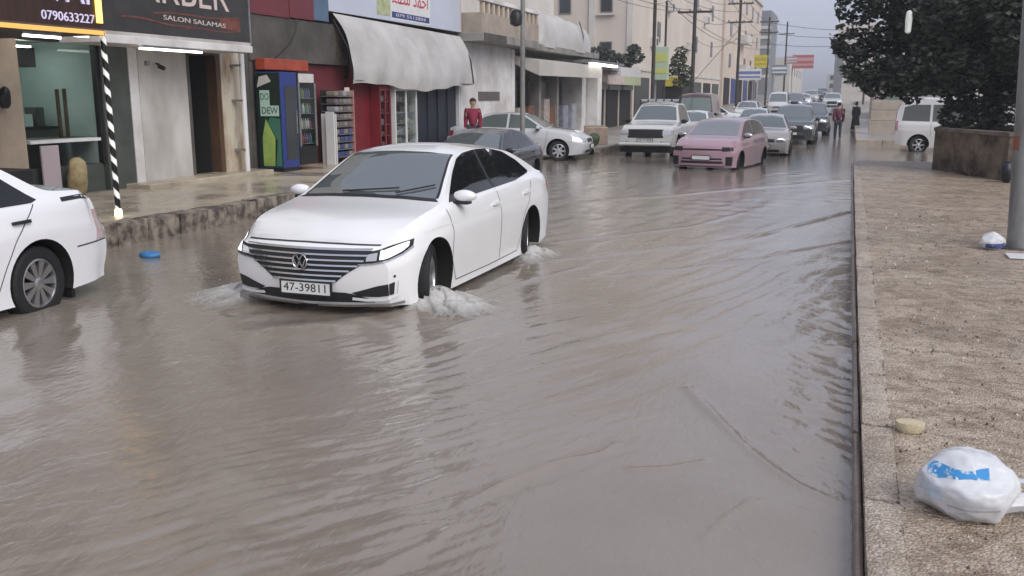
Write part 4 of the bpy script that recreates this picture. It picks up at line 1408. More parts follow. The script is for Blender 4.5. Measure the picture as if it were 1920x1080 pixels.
B1('shop_floor', M_ROOM, (-15.0, -12.0, 10.4, 13.2, 0.1, 0.27))
B1('tan_column', M_TAN, (-12.35, -11.93, 9.3, 10.93, 0.2, 2.86), bev=0.01)
B1('stall_riser', M_DARKG, (-12.3, -12.08, 10.93, 12.62, 0.2, 0.74))
B1('pilaster', M_DARKG, (-12.9, -11.98, 12.64, 13.28, 0.2, 2.86), bev=0.01)
B1('wall_panel', M_PLAST, (-12.9, -12.0, 13.74, 14.84, 0.2, 2.86))
B1('door_post', M_PLASTW, (-12.9, -11.965, 13.283, 13.50, 0.2, 2.86), bev=0.01)
B1('door_post', M_PLAST, (-12.9, -11.985, 13.53, 13.737, 0.2, 2.86), bev=0.01)
B1('passage_wall', M_DARK, (-14.0, -13.9, 14.0, 16.5, 0.2, 2.86), (-13.9, -12.9, 14.2, 14.4, 0.2, 2.86), (-13.9, -12.4, 15.9, 16.1, 0.2, 2.86))
dr = B1('door', mat('shaded_door', (0.03, 0.022, 0.018), 0.5), (-12.9, -12.84, 14.84, 15.62, 0.27, 2.60), bev=0.008)  # door coloured near black, standing in for the unlit interior
B1('door_panel', M_BLACK, (-12.84, -12.82, 14.95, 15.5, 1.45, 2.45), (-12.84, -12.82, 14.95, 15.5, 0.5, 1.3), parent=dr)
B1('door_jamb', M_BROWN, (-12.22, -11.99, 15.72, 15.845, 0.26, 2.66), bev=0.006)
B1('door_reveal', M_DARK, (-12.9, -12.221, 15.70, 15.845, 0.26, 2.66))
B1('door_lintel', M_CONCD, (-12.5, -11.985, 14.845, 15.845, 2.662, 2.858))
B1('door_stile', M_CONCD, (-12.5, -12.03, 14.845, 14.97, 0.26, 2.66))
B1('stained_column', M_STAIN, (-12.9, -11.97, 15.852, 16.47, 0.2, 2.858), bev=0.012)
B1('end_wall', M_CONCD, (-18, -12.05, 16.475, 16.88, 0.2, 2.858))
B1('step', M_PAVEL, (-12.2, -11.45, 13.0, 16.75, 0.2, 0.345), bev=0.02)
pm = MB()
pm.tube([(-11.72 - FX, 6.2, 0), (-11.72 - FX, 6.2, 2.45)], 0.055, 12)
pm.build('drain_pipe', M_WHITE, b1, smooth=True)
for z in (0.5, 1.5, 2.2):
    bk = MB()
    bk.box(-0.02, 0.30, 6.13, 6.27, z, z + 0.04)
    bk.build('pipe_clip', M_METAL, b1)
# shop window: frame, sill, glass, shelf with goods behind
wf = B1('window', M_BLACKP, (-12.12, -12.02, 10.935, 10.99, 0.75, 2.80), (-12.12, -12.02, 12.57, 12.63, 0.75, 2.80), (-12.12, -12.02, 10.99, 12.57, 2.72, 2.80))
B1('pane', M_WGLASS, (-12.08, -12.072, 10.99, 12.57, 1.20, 2.72), parent=wf)
B1('sill', M_WHITE, (-12.14, -11.90, 10.97, 12.42, 1.135, 1.185), parent=wf)
B1('transom_box', M_CONCD, (-12.6, -12.3, 11.0, 11.6, 2.32, 2.62), parent=wf)
def small(name, m, label, cat, boxes, grp=None, bev=0.01):
    x0 = min(b[0] for b in boxes); y0 = min(b[2] for b in boxes); z0 = min(b[4] for b in boxes)
    mb = MB()
    for (a, b, c, d, e, f) in boxes:
        mb.box(a - x0, b - x0, c - y0, d - y0, e - z0, f - z0)
    o = mb.build(name, m)
    if bev:
        bevel(o, bev)
    o.location = (x0, y0, z0)
    return tag(o, label, cat, grp)
# goods inside and under the window
ct = thing('counter', 'dark low counter inside the glazed shop', 'counter', (-13.4, 10.6, 0.27))
bpart('counter_body', M_DARKG, ct, (0, 0.5, 0, 1.9, 0, 1.05))
bpart('counter_top', M_BLACKP, ct, (-0.03, 0.55, -0.03, 1.93, 1.05, 1.09))
gd = random.Random(4)
for k in range(7):
    h = gd.uniform(0.12, 0.34)
    small('goods_box', [M_CONCD, M_TEAL, M_DARKG, M_CONCM][k % 4], 'dark goods in the glazed shop, %s along the counter' % ['first', 'second', 'third', 'fourth', 'fifth', 'sixth', 'seventh'][k], 'goods',
          [(-13.3, -13.05, 10.7 + k * 0.25, 10.88 + k * 0.25, 1.36, 1.36 + h)], 'goods on the shop counter', 0.006)
for k, (yy, zz) in enumerate(((12.02, 1.98), (12.17, 1.99))):
    o = MB().box(0, 0.04, 0, 0.05, 0, zz - 1.19).build('stand_post', M_BROWN)
    o.location = (-12.4, yy, 1.19)
    o.data.transform(Matrix.Translation((0, 0, 0)))
    tag(o, ['left', 'right'][k] + ' of the two thin brown posts in the shop window', 'post', 'posts in the shop window')
small('window_shelf', M_CONCD, 'narrow dark shelf just behind the shop window sill', 'shelf', [(-12.75, -12.145, 11.0, 12.55, 1.13, 1.19)])
for k, (a, b, z, wd) in enumerate(((11.05, 11.5, 2.62, 0.03), (11.65, 12.1, 2.66, 0.025))):
    o = MB().box(0, 0.10, 0, b - a, 0, wd).build('lamp_tube', M_WTUBE2)
    o.location = (-13.0, a, z)
    tag(o, ['left', 'right'][k] + ' white light tube on the ceiling inside the glazed shop', 'lamp', 'light tubes')
small('pink_board', mat('pale_pink_board', (0.45, 0.38, 0.40), 0.6), 'pale pink board leaning under the shop window', 'board', [(-11.93, -11.89, 11.15, 11.50, 0.27, 1.10)])
# ochre sack
def blob(name, m, r, seed, amp=0.18, sub=3, label=None, cat=None, loc=(0, 0, 0), flat=0.0):
    bm = bmesh.new()
    bmesh.ops.create_icosphere(bm, subdivisions=sub, radius=1.0)
    rr = random.Random(seed)
    dirs = [(Vector((rr.gauss(0, 1), rr.gauss(0, 1), rr.gauss(0, 1))).normalized(), rr.uniform(-amp, amp), rr.uniform(2, 7)) for _ in range(16)]
    planes = [(Vector((rr.gauss(0, 1), rr.gauss(0, 1), rr.gauss(0, 1))).normalized(), rr.uniform(0.78, 1.0)) for _ in range(26)]
    for v in bm.verts:
        n = v.co.normalized()
        k = min(1.0, min(dd / max(0.05, n.dot(pp_)) for (pp_, dd) in planes))
        for (d, a, p) in dirs:
            q = n.dot(d)
            if q > 0:
                k += a * q**p
        v.co = Vector((n.x * k * r[0], n.y * k * r[1], max(n.z * k, -1 + flat) * r[2]))
    me = bpy.data.meshes.new(name)
    bm.to_mesh(me)
    bm.free()
    me.shade_smooth()
    me.materials.append(m)
    o = bpy.data.objects.new(name, me)
    C.objects.link(o)
    o.location = loc
    if label:
        tag(o, label, cat)
    return o
blob('grain_sack', mat('ochre_sack', (0.42, 0.33, 0.18), 0.8, var=0.4, vscale=9, bump=0.4), (0.17, 0.24, 0.33), 3, 0.5, 3, 'ochre sack standing under the shop window sill', 'sack', (-11.78, 11.72, 0.58), 0.1)
# ---- glazed shop's projecting canopy sign
s1 = thing('canopy_sign', 'brown canopy sign with yellow light strip and pale purple letters at upper left', 'sign', (-9.2, 8, 2.62))
M_SBROWN = mat('dark_brown_sign', (0.055, 0.028, 0.02), 0.35, var=0.4, vscale=4, stretch=(1, 3, 0.3))
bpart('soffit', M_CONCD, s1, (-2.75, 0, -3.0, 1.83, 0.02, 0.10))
bpart('sign_board', M_SBROWN, s1, (-0.10, 0.0, -3.0, 1.80, 0.101, 1.6))
bpart('side_board', M_SBROWN, s1, (-2.75, -0.101, 1.74, 1.80, 0.101, 1.6))
bpart('light_strip', M_YLED, s1, (0.002, 0.03, 1.70, 1.79, 0.17, 1.6), bev=0.005)
bpart('edge_strip', M_OLED, s1, (0.002, 0.03, -3.0, 1.79, 0.02, 0.075), bev=0.005)
bpart('edge_strip', M_OLED, s1, (-2.75, -0.002, 1.831, 1.85, 0.03, 0.08), bev=0.004)
M_LILAC = mat('lilac_letter', (0.60, 0.55, 0.72), 0.5, emit=(0.75, 0.7, 1.0), estr=0.25)
text_mesh('sign_lettering', 'INUVAI', 0.66, M_LILAC, s1, frame((0.004, 0.90, 0.585), (0, 1, 0), (0, 0, 1)), 0.015, width=1.40)
text_mesh('phone_lettering', '0790633227', 0.155, M_LILAC, s1, frame((0.004, 1.25, 0.205), (0, 1, 0), (0, 0, 1)), 0.006, width=0.84)
for k, (y0, y1, x0) in enumerate(((8.66, 9.22, -9.35), (9.98, 10.35, -10.0))):
    e = thing('tube_lamp', ['white light tube under the brown canopy left of the striped pole', 'white light tube at the canopy end right of the striped pole'][k], 'lamp', (x0, y0, 2.565 if k == 0 else 2.66), 0, 'light tubes')
    bpart('tube', M_WTUBE, e, (0, 0.04, 0, y1 - y0, 0, 0.03), bev=0.008)
    bpart('holder', M_METAL, e, (-0.005, 0.045, 0.02, y1 - y0 - 0.02, 0.031, 0.07 if k == 0 else 0.19))
# striped pole: black and white spiral, glowing foot lamp
sp_ = thing('striped_pole', 'black and white spiral striped pole holding up the brown canopy', 'pole', (-9.30, 9.90, 0.255))
pm = MB()
n, steps, R = 18, 170, 0.036
for i in range(steps):
    z0, z1 = 2.38 * i / steps, 2.38 * (i + 1) / steps
    for k in range(n):
        a0, a1 = 2 * PI * k / n, 2 * PI * (k + 1) / n
        pm.cur = 1 if ((k / n + i / steps * 10.5) % 1.0) < 0.40 else 0
        pm.add([(R * math.cos(a0), R * math.sin(a0), z0), (R * math.cos(a1), R * math.sin(a1), z0), (R * math.cos(a1), R * math.sin(a1), z1), (R * math.cos(a0), R * math.sin(a0), z1)], [(0, 1, 2, 3)])
pm.build('shaft', [M_BLACK, mat('white_glow_stripe', (0.8, 0.8, 0.76), 0.4, emit=(1, 0.98, 0.9), estr=0.25)], sp_, smooth=True, fixn=True)  # the white stripe is paint with a faint glow added
fm = MB()
fm.lathe([(0.05, 0), (0.05, 0.09), (0.037, 0.11)], 14)
fm.build('foot_lamp', mat('warm_lamp_lit', (1, 0.9, 0.6), 0.4, emit=(1.0, 0.82, 0.45), estr=2.2), sp_, smooth=True)

# ---- barber's sign and ledge
s2 = thing('barber_sign', 'dark grey sign board with pale BARBER lettering above the doorway', 'sign', (-11.2, 12, 2.70))
bpart('ledge', M_PLASTW, s2, (-0.78, 0.05, -0.2, 3.80, 0.0, 0.13), bev=0.01)
bpart('ledge_soffit', M_PLAST, s2, (-0.78, 0.02, -0.18, 3.78, 0.132, 0.19))
bpart('sign_board', mat('dark_sign_face', (0.05, 0.047, 0.047), 0.4, var=0.3, vscale=3), s2, (-0.12, 0.0, -0.18, 3.78, 0.191, 1.7))
bpart('sign_edge', M_METAL, s2, (-0.125, 0.02, 3.783, 3.82, 0.16, 1.7))
M_CREAM = mat('cream_letter', (0.62, 0.52, 0.49), 0.5)
M_RIB = mat('brown_ribbon', (0.20, 0.065, 0.05), 0.5, var=0.4, vscale=8)
text_mesh('sign_lettering', 'BARBER', 0.74, M_CREAM, s2, frame((0.003, 1.72, 0.95), (0, 1, 0), (0, 0, 1)), 0.01, width=2.85)
rb = MB()
for (y0, z0, y1, z1, w) in ((1.1, 0.545, 3.45, 0.62, 0.028), (0.35, 0.44, 2.2, 0.37, 0.03), (1.9, 0.34, 3.5, 0.38, 0.022)):
    pts = [(0.004, y0 + (y1 - y0) * t / 10, z0 + (z1 - z0) * t / 10 + 0.02 * math.sin(t * 0.7)) for t in range(11)]
    for a, b in zip(pts[:-1], pts[1:]):
        rb.beam(a, b, 0.004, w, up=(0, 0, 1))
rb.build('ribbon', M_RIB, s2)
bpart('red_patch', M_RIB, s2, (0.0, 0.003, 2.9, 3.5, 0.40, 0.60))
text_mesh('small_lettering', 'SALON SALAMAS', 0.115, M_CREAM, s2, frame((0.005, 2.2, 0.475), (0, 1, -0.02), (0, 0.02, 1)), 0.004, width=1.7)
e = thing('tube_lamp', 'long white light tube under the barber sign ledge', 'lamp', (-11.22, 12.72, 2.63), 0, 'light tubes')
bpart('tube', M_WTUBE, e, (0, 0.045, 0, 1.58, 0, 0.035), bev=0.008)
bpart('holder', M_METAL, e, (-0.005, 0.05, 0.05, 1.53, 0.036, 0.068))
cm = thing('wall_camera', 'small dark camera on the plaster wall under the light tube', 'camera', (-11.98, 14.0, 2.45))
mb = MB()
mb.tube([(0, 0, 0), (0.10, -0.03, -0.02)], 0.02, 8)
mb.tube([(0.08, -0.03, -0.05), (0.2, -0.03, -0.09)], 0.04, 10)
mb.build('camera_body', M_BLACKP, cm)
bpart('junction_box', M_METAL, cm, (-0.01, 0.05, -0.30, -0.22, -0.04, 0.04))

# ---- grocery
b2 = thing('grocery_building', 'dark grocery shop with maroon upper panel and open front beside the white awning', 'building', (FX, 17, 0.26))
def B2(name, m, *boxes, bev=0.0, parent=None):
    bx = [(x0 - FX, x1 - FX, y0 - 17, y1 - 17, z0 - .26, z1 - .26) for (x0, x1, y0, y1, z0, z1) in boxes]
    return bpart(name, m, parent or b2, *bx, bev=bev)
B2('maroon_panel', M_MAROON, (-12.5, -11.97, 16.90, 18.40, 3.58, 5.2))
B2('maroon_panel', M_MAROON, (-12.5, -11.96, 18.415, 19.42, 3.60, 5.2))
B2('blue_panel', mat('slate_blue_panel', (0.10, 0.16, 0.24), 0.5, var=0.2), (-12.5, -11.975, 19.43, 20.10, 3.62, 5.2))
B2('upper_wall', M_CONCD, (-18, -12.51, 16.89, 28.2, 3.58, 13.0))
B2('lintel', M_CONCD, (-12.6, -12.0, 16.89, 21.0, 2.62, 3.575))
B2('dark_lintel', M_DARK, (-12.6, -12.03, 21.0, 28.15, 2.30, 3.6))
B2('hanging_strips', mat('dusty_strips', (0.13, 0.11, 0.085), 0.8, var=0.6, vscale=5), (-12.1, -11.98, 20.35, 20.62, 2.75, 3.5), (-12.1, -11.97, 20.66, 20.93, 2.85, 3.5))
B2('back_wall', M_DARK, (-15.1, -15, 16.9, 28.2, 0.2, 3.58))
B2('side_wall', M_CONCD, (-15, -12.04, 16.89, 17.02, 0.2, 2.62))
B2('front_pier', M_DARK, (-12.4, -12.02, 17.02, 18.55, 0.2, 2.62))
B2('maroon_wall', M_MAROON, (-12.5, -12.12, 18.9, 21.05, 0.2, 2.6))
B2('red_pier', M_REDP, (-12.4, -11.95, 21.06, 21.95, 0.2, 2.9), bev=0.01)
B2('red_pier', M_REDP, (-12.4, -11.97, 22.62, 22.82, 0.2, 2.3), bev=0.01)
sh = B2('shutter_door', mat('navy_shutter', (0.022, 0.026, 0.04), 0.5), (-12.3, -12.1, 24.3, 28.12, 0.2, 2.3))
for k in range(5):
    B2('shutter_rib', mat('navy_shutter2', (0.04, 0.045, 0.07), 0.5, 0.3), (-12.1, -12.06, 24.35 + k * 0.74, 24.42 + k * 0.74, 0.2, 2.3), parent=sh)
B2('shutter_post', M_WHITE, (-12.1, -11.98, 28.05, 28.14, 0.2, 2.3))
B2('shop_floor', M_ROOM, (-15, -12.0, 17, 28.2, 0.1, 0.25))
# fridge with the green graphic on its side
M_DEWD = mat('fridge_dark_green', (0.008, 0.022, 0.014), 0.35)
M_DEWM = mat('fridge_mid_green', (0.04, 0.16, 0.11), 0.35)
M_DEWY = mat('fridge_lime', (0.35, 0.50, 0.13), 0.35, var=0.3, vscale=4)
M_DEWL = mat('fridge_pale_green', (0.42, 0.60, 0.52), 0.4)
f1 = thing('drink_fridge', 'blue drink fridge with dark green and lime graphic on its side', 'fridge', (-11.95, 16.95, 0.27))
bpart('cabinet', M_BLUE, f1, (0, 0.62, 0, 0.62, 0.08, 2.1), bev=0.01)
bpart('plinth', M_BLACK, f1, (0.03, 0.60, 0.02, 0.60, 0, 0.08))
bpart('side_graphic', M_DEWD, f1, (0.01, 0.60, -0.004, -0.0005, 0.1, 2.08))
sw = MB()
sw.prism([(0.12, 0.12), (0.40, 0.12), (0.44, 0.72), (0.22, 1.12), (0.12, 0.72)], -0.007, -0.0045, 'y')
sw.build('lime_flash', M_DEWY, f1)
sw = MB()
sw.prism([(0.43, 0.12), (0.58, 0.12), (0.58, 1.12), (0.34, 1.16), (0.26, 1.06), (0.50, 0.66)], -0.007, -0.0045, 'y')
sw.build('green_flash', M_DEWM, f1)
pb = bpart('text_panel', M_DEWL, f1, (0.10, 0.34, -0.007, -0.0045, 1.18, 1.72), (0.345, 0.56, -0.007, -0.0045, 1.18, 1.40))
text_mesh('graphic_lettering', 'DO', 0.20, M_DEWD, pb, frame((0.22, -0.008, 1.58), (1, 0, 0), (0, 0, 1)), 0.001, width=0.2)
text_mesh('graphic_lettering', 'DEW', 0.20, M_DEWD, pb, frame((0.33, -0.008, 1.29), (1, 0, 0), (0, 0, 1)), 0.001, width=0.40)
sw = MB()
sw.prism([(0.04, 1.78), (0.40, 1.90), (0.30, 2.04), (0.10, 2.0)], -0.007, -0.0045, 'y')
sw.build('grey_flash', M_PLAST, f1)
gd1 = bpart('door', M_PANE, f1, (0.621, 0.63, 0.14, 0.58, 0.25, 1.8))
bpart('handle', M_METAL, gd1, (0.631, 0.66, 0.52, 0.55, 0.8, 1.3), bev=0.006)
rb_ = random.Random(9)
BOT = [mat('bottle_%d' % i, c, 0.25, coat=0.5) for i, c in enumerate([(0.45, 0.46, 0.5), (0.10, 0.10, 0.22), (0.30, 0.05, 0.05), (0.25, 0.3, 0.12), (0.5, 0.42, 0.45), (0.10, 0.18, 0.14)])]
f2 = thing('drink_fridge', 'black glass door fridge with shelves of bottles beside the blue one', 'fridge', (-11.95, 17.62, 0.27))
bpart('cabinet', M_BLACK, f2, (0, 0.05, 0, 0.70, 0.1, 2.1), (0.05, 0.6, 0, 0.04, 0.1, 2.1), (0.05, 0.6, 0.66, 0.70, 0.1, 2.1), (0.05, 0.6, 0.04, 0.66, 0.1, 0.5), (0.05, 0.6, 0.04, 0.66, 1.88, 2.1))
bpart('header', M_PLASTW, f2, (0.601, 0.62, 0.05, 0.65, 1.89, 2.08))
d2 = bpart('door', M_METAL, f2, (0.602, 0.63, 0.0, 0.05, 0.5, 1.88), (0.602, 0.63, 0.65, 0.70, 0.5, 1.88))
bpart('pane', M_WGLASS, d2, (0.605, 0.611, 0.05, 0.65, 0.5, 1.88))
bottle = MB()
bottle.lathe([(0.03, 0), (0.034, 0.02), (0.034, 0.14), (0.014, 0.19), (0.014, 0.22)], 8)
for k in range(4):
    sf = bpart('shelf', M_METAL, f2, (0.1, 0.58, 0.045, 0.655, 0.55 + k * 0.33, 0.565 + k * 0.33))
for k in range(4):
    for q in range(7):
        me_key = 'bm%d' % rb_.randrange(6)
        if me_key not in WHEELS:
            t = bottle.build('bottle', BOT[int(me_key[2:])], None, smooth=True)
            WHEELS[me_key] = t.data
            bpy.data.objects.remove(t)
        o = bpy.data.objects.new('bottle', WHEELS[me_key])
        C.objects.link(o)
        o.location = (-11.95 + 0.5, 17.62 + 0.09 + q * 0.086, 0.27 + 0.566 + k * 0.33)
        tag(o, '%s drink bottle from the left on the %s shelf of the black fridge' % (ORD[q], ['lowest', 'second lowest', 'second highest', 'top'][k]), 'bottle', 'bottles on the %s fridge shelf' % ['lowest', 'second', 'third', 'top'][k])
# orange sign box over the fridges, hose, rack of snacks
o = small('shop_sign', mat('orange_sign', (0.42, 0.075, 0.035), 0.45, var=0.35, vscale=3), 'small orange red sign box above the fridges', 'sign', [(-12.0, -11.75, 17.05, 18.75, 2.42, 2.66)], None, 0.015)
cb = MB()
cb.tube([(-11.9, 18.6, 3.58), (-11.88, 18.5, 3.3), (-11.9, 18.25, 3.0), (-11.85, 17.6, 2.68)], 0.014, 6)
tag(cb.build('hanging_cable', M_BLACK), 'black cable sagging from the maroon panel to the orange sign', 'cable')
rk = thing('snack_rack', 'snack rack with many shelves in front of the maroon wall', 'rack', (-11.9, 19.45, 0.255))
bpart('side_frame', M_WHITE, rk, (0, 0.4, 0, 0.03, 0, 1.2), (0.2, 0.42, -0.14, -0.10, 0, 1.25))
bpart('side_frame', mat('red_frame', (0.45, 0.22, 0.2), 0.5), rk, (0, 0.4, 0.87, 0.90, 0, 1.75))
bpart('back_panel', M_DARK, rk, (-0.02, 0.0, 0.03, 0.87, 0, 1.75))
bpart('price_card', M_CREAM, rk, (0.30, 0.31, 0.62, 0.85, 1.60, 1.82))
for k in range(9):
    bpart('shelf', M_METAL, rk, (0.0, 0.40, 0.03, 0.87, 0.16 + k * 0.18, 0.175 + k * 0.18))
PK = [mat('packet_%d' % i, c, 0.4) for i, c in enumerate([(0.05, 0.06, 0.16), (0.08, 0.09, 0.2), (0.22, 0.2, 0.16), (0.15, 0.12, 0.12), (0.30, 0.30, 0.33)])]
pmesh = []
for i in range(5):
    t = bpart('snack_packet', PK[i], None, (0, 0.25, 0, 0.17, 0, 0.115), bev=0.02)
    pmesh.append(t.data)
    bpy.data.objects.remove(t)
for k in range(9):
    for q in range(4):
        o = bpy.data.objects.new('snack_packet', pmesh[(0 if k < 4 else 2) + rb_.randrange(3) - (0 if k < 4 else 0)])
        C.objects.link(o)
        o.location = (-11.9 + 0.12, 19.45 + 0.05 + q * 0.2, 0.255 + 0.176 + k * 0.18)
        tag(o, '%s snack packet from the left on the %s shelf of the rack' % (ORD[q], ['lowest', 'second lowest', 'third lowest', 'fourth lowest', 'middle', 'fourth highest', 'third highest', 'second highest', 'highest'][k]), 'packet', 'packets on rack shelf %d' % (k + 1))
# glass show cabinets between the red piers
def cabinet(name, label, y0, y1, m_fr, z1=2.15):
    e = thing(name, label, 'cabinet', (-12.05, y0, 0.26))
    w = y1 - y0
    bpart('back_panel', M_DARKG, e, (0, 0.03, 0, w, 0, z1 - .26))
    bpart('frame', m_fr, e, (0.03, 0.4, 0, 0.05, 0, z1 - .26), (0.03, 0.4, w - 0.05, w, 0, z1 - .26), (0.03, 0.4, 0.05, w - 0.05, z1 - .4, z1 - .26), (0.03, 0.4, 0.05, w - 0.05, 0, 0.3))
    bpart('mullion', m_fr, e, (0.37, 0.4, w / 2 - 0.03, w / 2 + 0.03, 0.3, z1 - .4))
    for k in range(4):
        bpart('shelf', M_METAL, e, (0.03, 0.35, 0.05, w - 0.05, 0.55 + k * 0.3, 0.57 + k * 0.3))
    bpart('pane', M_WGLASS, e, (0.36, 0.366, 0.05, w - 0.05, 0.3, z1 - .4))
    for k in range(5):
        for q in range(int(w / 0.22)):
            if rb_.random() < 0.8:
                o = bpy.data.objects.new('goods', pmesh[rb_.choice([2, 3, 4])])
                C.objects.link(o)
                o.parent = e
                o.location = (0.06, 0.07 + q * 0.21, (0.3 if k == 0 else 0.275 + k * 0.3))
                o.scale = (0.9, 1, rb_.uniform(0.8, 1.5))
    return e
cabinet('display_cabinet', 'narrow glass display cabinet between the two red piers', 21.97, 22.60, M_REDP)
cabinet('display_cabinet', 'wide white framed glass display cabinet under the awning', 22.85, 24.22, M_WHITE)
# awning: sagging white sheet on a frame
aw = thing('awning', 'large white sheet awning hanging over the grocery front', 'awning', (-12.0, 20.3, 2.1))
M_TARP = mat('white_tarpaulin', (0.53, 0.52, 0.51), 0.65, col2=(0.40, 0.385, 0.37), vscale=0.9, bump=0.2, bscale=5)
nx, ny = 22, 46
vs_, fs = [], []
for j in range(ny + 1):
    v = j / ny
    for i in range(nx + 1):
        u = i / nx
        zt = 1.74 - 0.16 * v * 0.6
        out = 0.02 + (0.58 - 0.10 * v) * (1 - (1 - u)**1.8)
        z = zt * (1 - u) + 0.02 * math.sin(v * 9) * u
        z += 0.20 * math.sin(PI * u)**1.2 * (0.75 - 0.2 * v)
        if u > 0.84:
            out -= (u - 0.84) * 0.35
        wr_ = 0.018 * math.sin(v * 21 + u * 5) * u + 0.03 * math.sin(v * 6.3 + 2 - u * 4) * u + 0.02 * math.sin(v * 43 + u * 9) * u * u
        z2 = z + (0.018 * math.sin(v * 33) * (u > 0.95)) + 0.07 * math.sin(v * 7.5 + 1) * u**4
        vs_.append((out + wr_, v * 7.9 + 0.02 * math.sin(u * 7), z2))
for j in range(ny):
    for i in range(nx):
        a = j * (nx + 1) + i
        fs.append((a, a + 1, a + nx + 2, a + nx + 1))
mb = MB()
mb.add(vs_, fs)
sheet = mb.build('sheet', M_TARP, aw, smooth=True, angle=None)
for yy in (0.05, 7.85):
    fr = MB()
    fr.tube([(0.0, yy, 1.6), (0.4, yy, 0.9), (0.5, yy, 0.15)], 0.02, 6)
    fr.build('frame_arm', M_BLACK, aw)
fr = MB()
fr.tube([(0.5, 0.05, 0.15), (0.44, 7.85, 0.15)], 0.018, 6)
fr.build('front_rail', M_METAL, aw)
# grocery's pale sign
s3 = thing('grocery_sign', 'pale blue white shop sign with red writing above the awning', 'sign', (-11.98, 20.13, 3.88))
bpart('sign_board', mat('pale_sign_face', (0.56, 0.60, 0.70), 0.4, var=0.12, vscale=0.4), s3, (-0.2, 0.0, 0, 8.07, 0, 2.2))
bpart('sign_edge', mat('pink_edge', (0.6, 0.45, 0.48), 0.5), s3, (-0.2, 0.02, 8.072, 8.12, 0, 2.2))
bpart('leaf_picture', mat('leaf_print', (0.28, 0.36, 0.12), 0.5, col2=(0.5, 0.5, 0.36), vscale=6), s3, (0.001, 0.006, 2.45, 3.2, 0.12, 1.3))
bpart('white_print', M_WHITE, s3, (0.001, 0.004, 3.25, 5.8, 0.05, 1.4))
M_RSIGN = mat('red_print', (0.50, 0.04, 0.06), 0.5)
text_mesh('red_lettering', '\ufecc\ufe8e\ufec4\ufee3 \ufea9\ufee4\ufea3\ufe8d', 0.62, M_RSIGN, s3, frame((0.006, 4.5, 0.68), (0, 1, 0), (0, 0, 1)), 0.004, width=2.3)
bpart('blue_band', mat('navy_print', (0.04, 0.05, 0.20), 0.5), s3, (0.0045, 0.008, 3.3, 5.72, 0.10, 0.26))
text_mesh('blue_lettering', '079 5512804', 0.12, M_WHITE, s3, frame((0.009, 4.5, 0.18), (0, 1, 0), (0, 0, 1)), 0.002, width=1.9)

# ---- white-walled house with balcony
b3 = thing('balcony_house', 'white walled house with tan balcony and concrete slab over the shops', 'building', (FX, 28.2, 0.2))
def B3(name, m, *boxes, bev=0.0, parent=None):
    bx = [(x0 - FX, x1 - FX, y0 - 28.2, y1 - 28.2, z0 - .2, z1 - .2) for (x0, x1, y0, y1, z0, z1) in boxes]
    return bpart(name, m, parent or b3, *bx, bev=bev)
B3('ground_wall', M_PLASTW, (-18, -12.0, 28.22, 33.0, 0.0, 3.60))
B3('slab', M_CONCM, (-18, -11.2, 28.24, 33.9, 3.60, 3.88), (-18, -11.35, 33.9, 43.5, 3.58, 3.82), bev=0.02)
B3('slab_stain', M_CONCD, (-11.199, -11.19, 28.3, 30.4, 3.62, 3.86))
B3('upper_wall', M_BEIGE2, (-18, -13.6, 28.3, 43.4, 3.88, 12))
B3('balcony_wall', M_TAN if False else mat('tan_balcony', (0.42, 0.36, 0.30), 0.75, col2=(0.30, 0.25, 0.21), vscale=1.5), (-11.45, -11.3, 28.4, 34.2, 3.885, 4.50), (-13.6, -11.45, 28.4, 28.55, 3.885, 4.50))
B3('balcony_rail', M_PLASTW, (-11.48, -11.27, 28.35, 34.25, 4.86, 4.98), bev=0.01)
for k in range(13):
    B3('baluster', M_TAN, (-11.42, -11.33, 28.5 + k * 0.46, 28.62 + k * 0.46, 4.50, 4.86))
w_ = B3('window', M_CONCM, (-13.6, -13.55, 29.4, 31.4, 4.6, 6.4))
B3('pane', M_PANE, (-13.551, -13.54, 29.5, 31.3, 4.7, 6.3), parent=w_)
B3('balcony_column', M_BEIGE2, (-11.6, -11.25, 28.36, 28.62, 4.98, 8.0))
# recessed shop under the slab
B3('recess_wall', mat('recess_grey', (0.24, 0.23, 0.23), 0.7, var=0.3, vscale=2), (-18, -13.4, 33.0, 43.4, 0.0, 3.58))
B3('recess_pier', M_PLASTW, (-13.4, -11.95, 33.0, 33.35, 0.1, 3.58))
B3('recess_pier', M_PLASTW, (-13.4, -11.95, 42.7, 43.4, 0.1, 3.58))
B3('recess_pier', M_CONCM, (-12.4, -12.0, 36.4, 36.7, 0.1, 3.0))
B3('recess_pier', M_CONCM, (-12.4, -12.0, 38.9, 39.15, 0.1, 3.0))
for k, (y0, y1, z0, z1, m_) in enumerate(((33.4, 36.3, 0.3, 2.6, M_DARKG), (36.8, 38.8, 0.3, 2.6, M_BROWN), (39.2, 42.6, 0.3, 2.6, M_DARKG))):
    dd = B3('shop_door', m_, (-13.0, -12.9, y0, y1, z0, z1))
    B3('pane', M_PANE, (-12.899, -12.89, y0 + 0.15, y0 + (y1 - y0) * 0.48, 1.2, 2.45), (-12.899, -12.89, y0 + (y1 - y0) * 0.54, y1 - 0.15, 1.2, 2.45), parent=dd)
small('wall_plate', mat('grey_plate', (0.12, 0.10, 0.10), 0.5), 'small dark rectangular plate on the white wall near the man in red', 'plate', [(-12.0, -11.96, 29.75, 31.75, 1.72, 2.02)])
small('notice', mat('grey_notice', (0.33, 0.33, 0.36), 0.6), 'light grey notice on the recessed shop front', 'notice', [(-12.88, -12.85, 40.0, 41.4, 1.0, 1.7)])
rc = random.Random(11)
